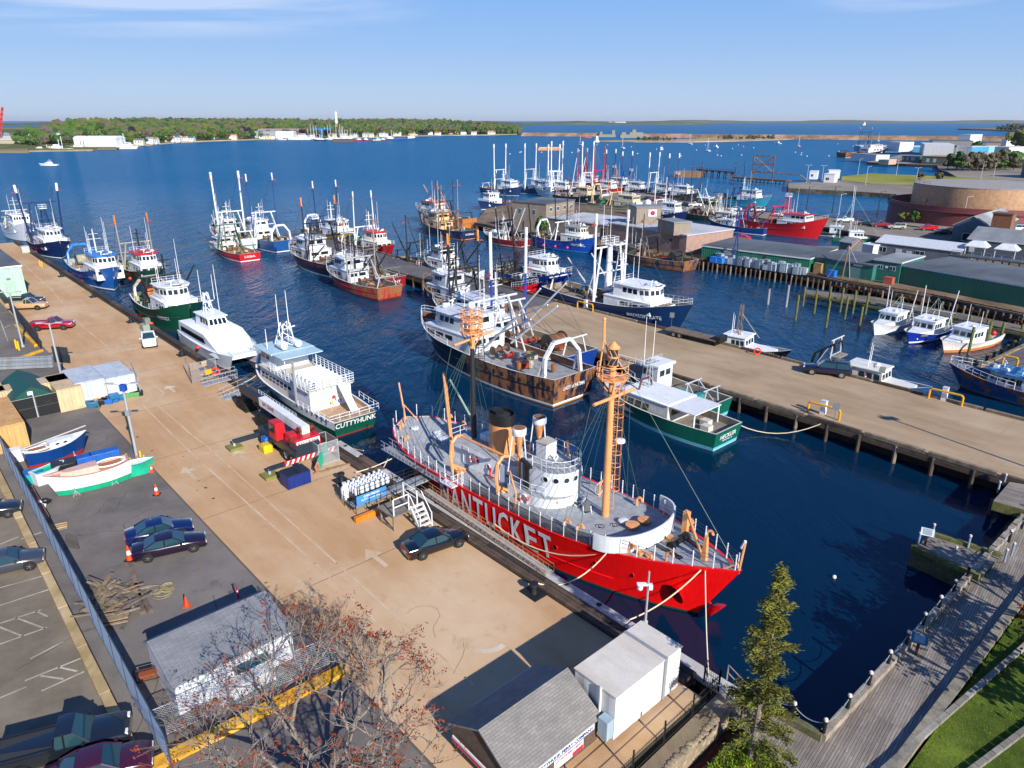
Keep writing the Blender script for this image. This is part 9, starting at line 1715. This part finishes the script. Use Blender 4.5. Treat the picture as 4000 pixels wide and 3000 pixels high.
# tall thin spruce
r_ = random.Random(5);base = at(2935,2945,1.3);t = thing('spruce_tree','tall thin spruce with gaps in its crown beside the boardwalk corner','tree',base);hh = rise(2935,2945,2200,1.3)-1.3;mb = MB();mb.tube((0,0,-.5),(.15,0,hh*.97),.2,wood('#8a7c70'),r2=.03,n=8)
lf = MB();sm_ = leafmat('#66641e',.55);sm2 = leafmat('#474f24',.55)
for i in range(110):
    z = hh*(.07+.91*(i/110)**.9);f = z/hh;ln = (1.9*(1-f)**.8+.1)*r_.uniform(.45,1.2)*(1.0 if not .42 < f < .55 else .6);a = r_.uniform(0,6.28);d = Vector((math.cos(a),math.sin(a),-.18+.35*f));e = Vector((.15*f,0,z))+d*ln;mb.tube((.15*f,0,z),e,.025,wood('#8a7c70'),r2=.008,n=3,cap=False)
    for k in range(int(150*ln)+16):
        c = Vector((.15*f,0,z)).lerp(e,r_.uniform(.22,1.06))+Vector((r_.gauss(0,.13),r_.gauss(0,.13),r_.gauss(-.06,.1)));u = (d+Vector((r_.gauss(0,.6),r_.gauss(0,.6),r_.gauss(0,.4)))).normalized();v = u.orthogonal().normalized();q = r_.uniform(.05,.13);lf.face([c-u*q,c+v*q*.26,c+u*q*1.1,c-v*q*.26],sm_ if r_.random() < .4+.4*f else sm2)
mb.build('trunk',t);lf.build('crown',t,smooth=False)
# red maples on the lawn; the second stands just outside the frame and shades the boardwalk
for (p,s_,lab,n_) in ((at(4010,2570,1.3),1.0,'small dark red maple cut by the right edge on the lawn',900),(at(4330,2560,1.3),2.0,'larger red maple right of the frame shading the boardwalk',1500),(at(4380,2950,1.3),1.9,'broad maple on the lawn beyond the lower right corner',1300)):
    r_ = random.Random(int(s_*10)+n_);t = thing('red_maple',lab,'tree',p,0,None);mb = MB();tips = [];
    for k in range(4): a = k*1.6;limbs(r_,mb,Vector((0,0,.9*s_)),Vector((math.cos(a)*.7,math.sin(a)*.7,.7)).normalized(),1.1*s_,.07*s_,3,wood('#6a5a50'),tips,.6,.1,3)
    mb.tube((0,0,-.2),(0,0,1.0*s_),.12*s_,wood('#6a5a50'),n=7);mb.build('trunk',t);mb = MB();m = leafmat('#6a1a1c' if s_ < 1.5 else '#4a5a1c',.5)
    for i in range(n_):
        q,d = r_.choice(tips);c = q+Vector((r_.gauss(0,.22),r_.gauss(0,.22),r_.gauss(0,.2)))*s_;a = Vector((r_.gauss(0,1),r_.gauss(0,1),r_.gauss(0,1))).normalized();b = a.orthogonal().normalized();k = r_.uniform(.06,.12)*s_;mb.face([c+a*k,c+b*k*.7,c-a*k,c-b*k*.7],m)
    mb.build('crown',t,smooth=False)
# ground cover under the spruce and grass blades on the lawn
r_ = random.Random(77);mb = MB();g1,g2 = leafmat('#7a8a1c',.5),leafmat('#5a7a18',.5)
for i in range(5200):
    u = r_.random();p = Q(r_.uniform(12.6,15.4),r_.uniform(-5.0,-1.0),.9+r_.uniform(0,.3));a = r_.uniform(0,6.28);k = r_.uniform(.08,.2);d = Vector((math.cos(a),math.sin(a),r_.uniform(.2,1.2))).normalized()*k;v = Vector((-math.sin(a),math.cos(a),0))*k*.25;mb.face([p-v,p+v,p+d],g1 if i % 2 else g2)
tag(mb.build('ground_cover',smooth=False),'yellow green leafy ground cover round the foot of the spruce','ground cover',kind='stuff')
land('planting_bed',[Q(12.4,-6),Q(12.4,-1.4),Q(15.7,-1.2),Q(15.7,-6)],flat('#3a3418',1),.95,0)
mb = MB();bl_ = leafmat('#5f7f18',.45)
for i in range(26000):
    p = Q(19.6+r_.random()**1.5*14,r_.uniform(-2,26),1.25);a = r_.uniform(0,6.28);k = r_.uniform(.05,.11);v = Vector((-math.sin(a),math.cos(a),0))*.012;mb.face([p-v,p+v,p+Vector((math.cos(a)*.03,math.sin(a)*.03,k))],bl_)
tag(mb.build('lawn_grass',smooth=False),'short mown grass blades on the lawn at the lower right','grass',kind='stuff')

# tall lamp outside the frame whose shadow falls along the pier
p = at(3430,1620)+Vector((.525,-.851,0))*24.5;t = thing('floodlight_pole','tall floodlight pole on the pier to the right of the frame','lamp',p);MB().tube((0,0,0),(0,0,13),.16,P('#8a9096'),r2=.1).build('pole',t);MB().box((0,0,12.2),(1.6,.4,.4),P('#8a9096')).build('lamp_head',t)

mb = MB();mb.box((0,22000,-10.5),(70000,44400,180),None);m = bpy.data.materials.new('sea air');m.use_nodes = True;n = m.node_tree.nodes;n.remove(n['Principled BSDF']);pv = n.new('ShaderNodeVolumePrincipled');pv.inputs['Color'].default_value = (.95,.98,1,1);pv.inputs['Density'].default_value = .000024;pv.inputs['Anisotropy'].default_value = .2;m.node_tree.links.new(pv.outputs[0],n['Material Output'].inputs['Volume']);mb.ms = [m];mb.fm = [0]*6;tag(mb.build('haze',smooth=False),'thin blue sea air over the whole harbour','haze',kind='stuff')
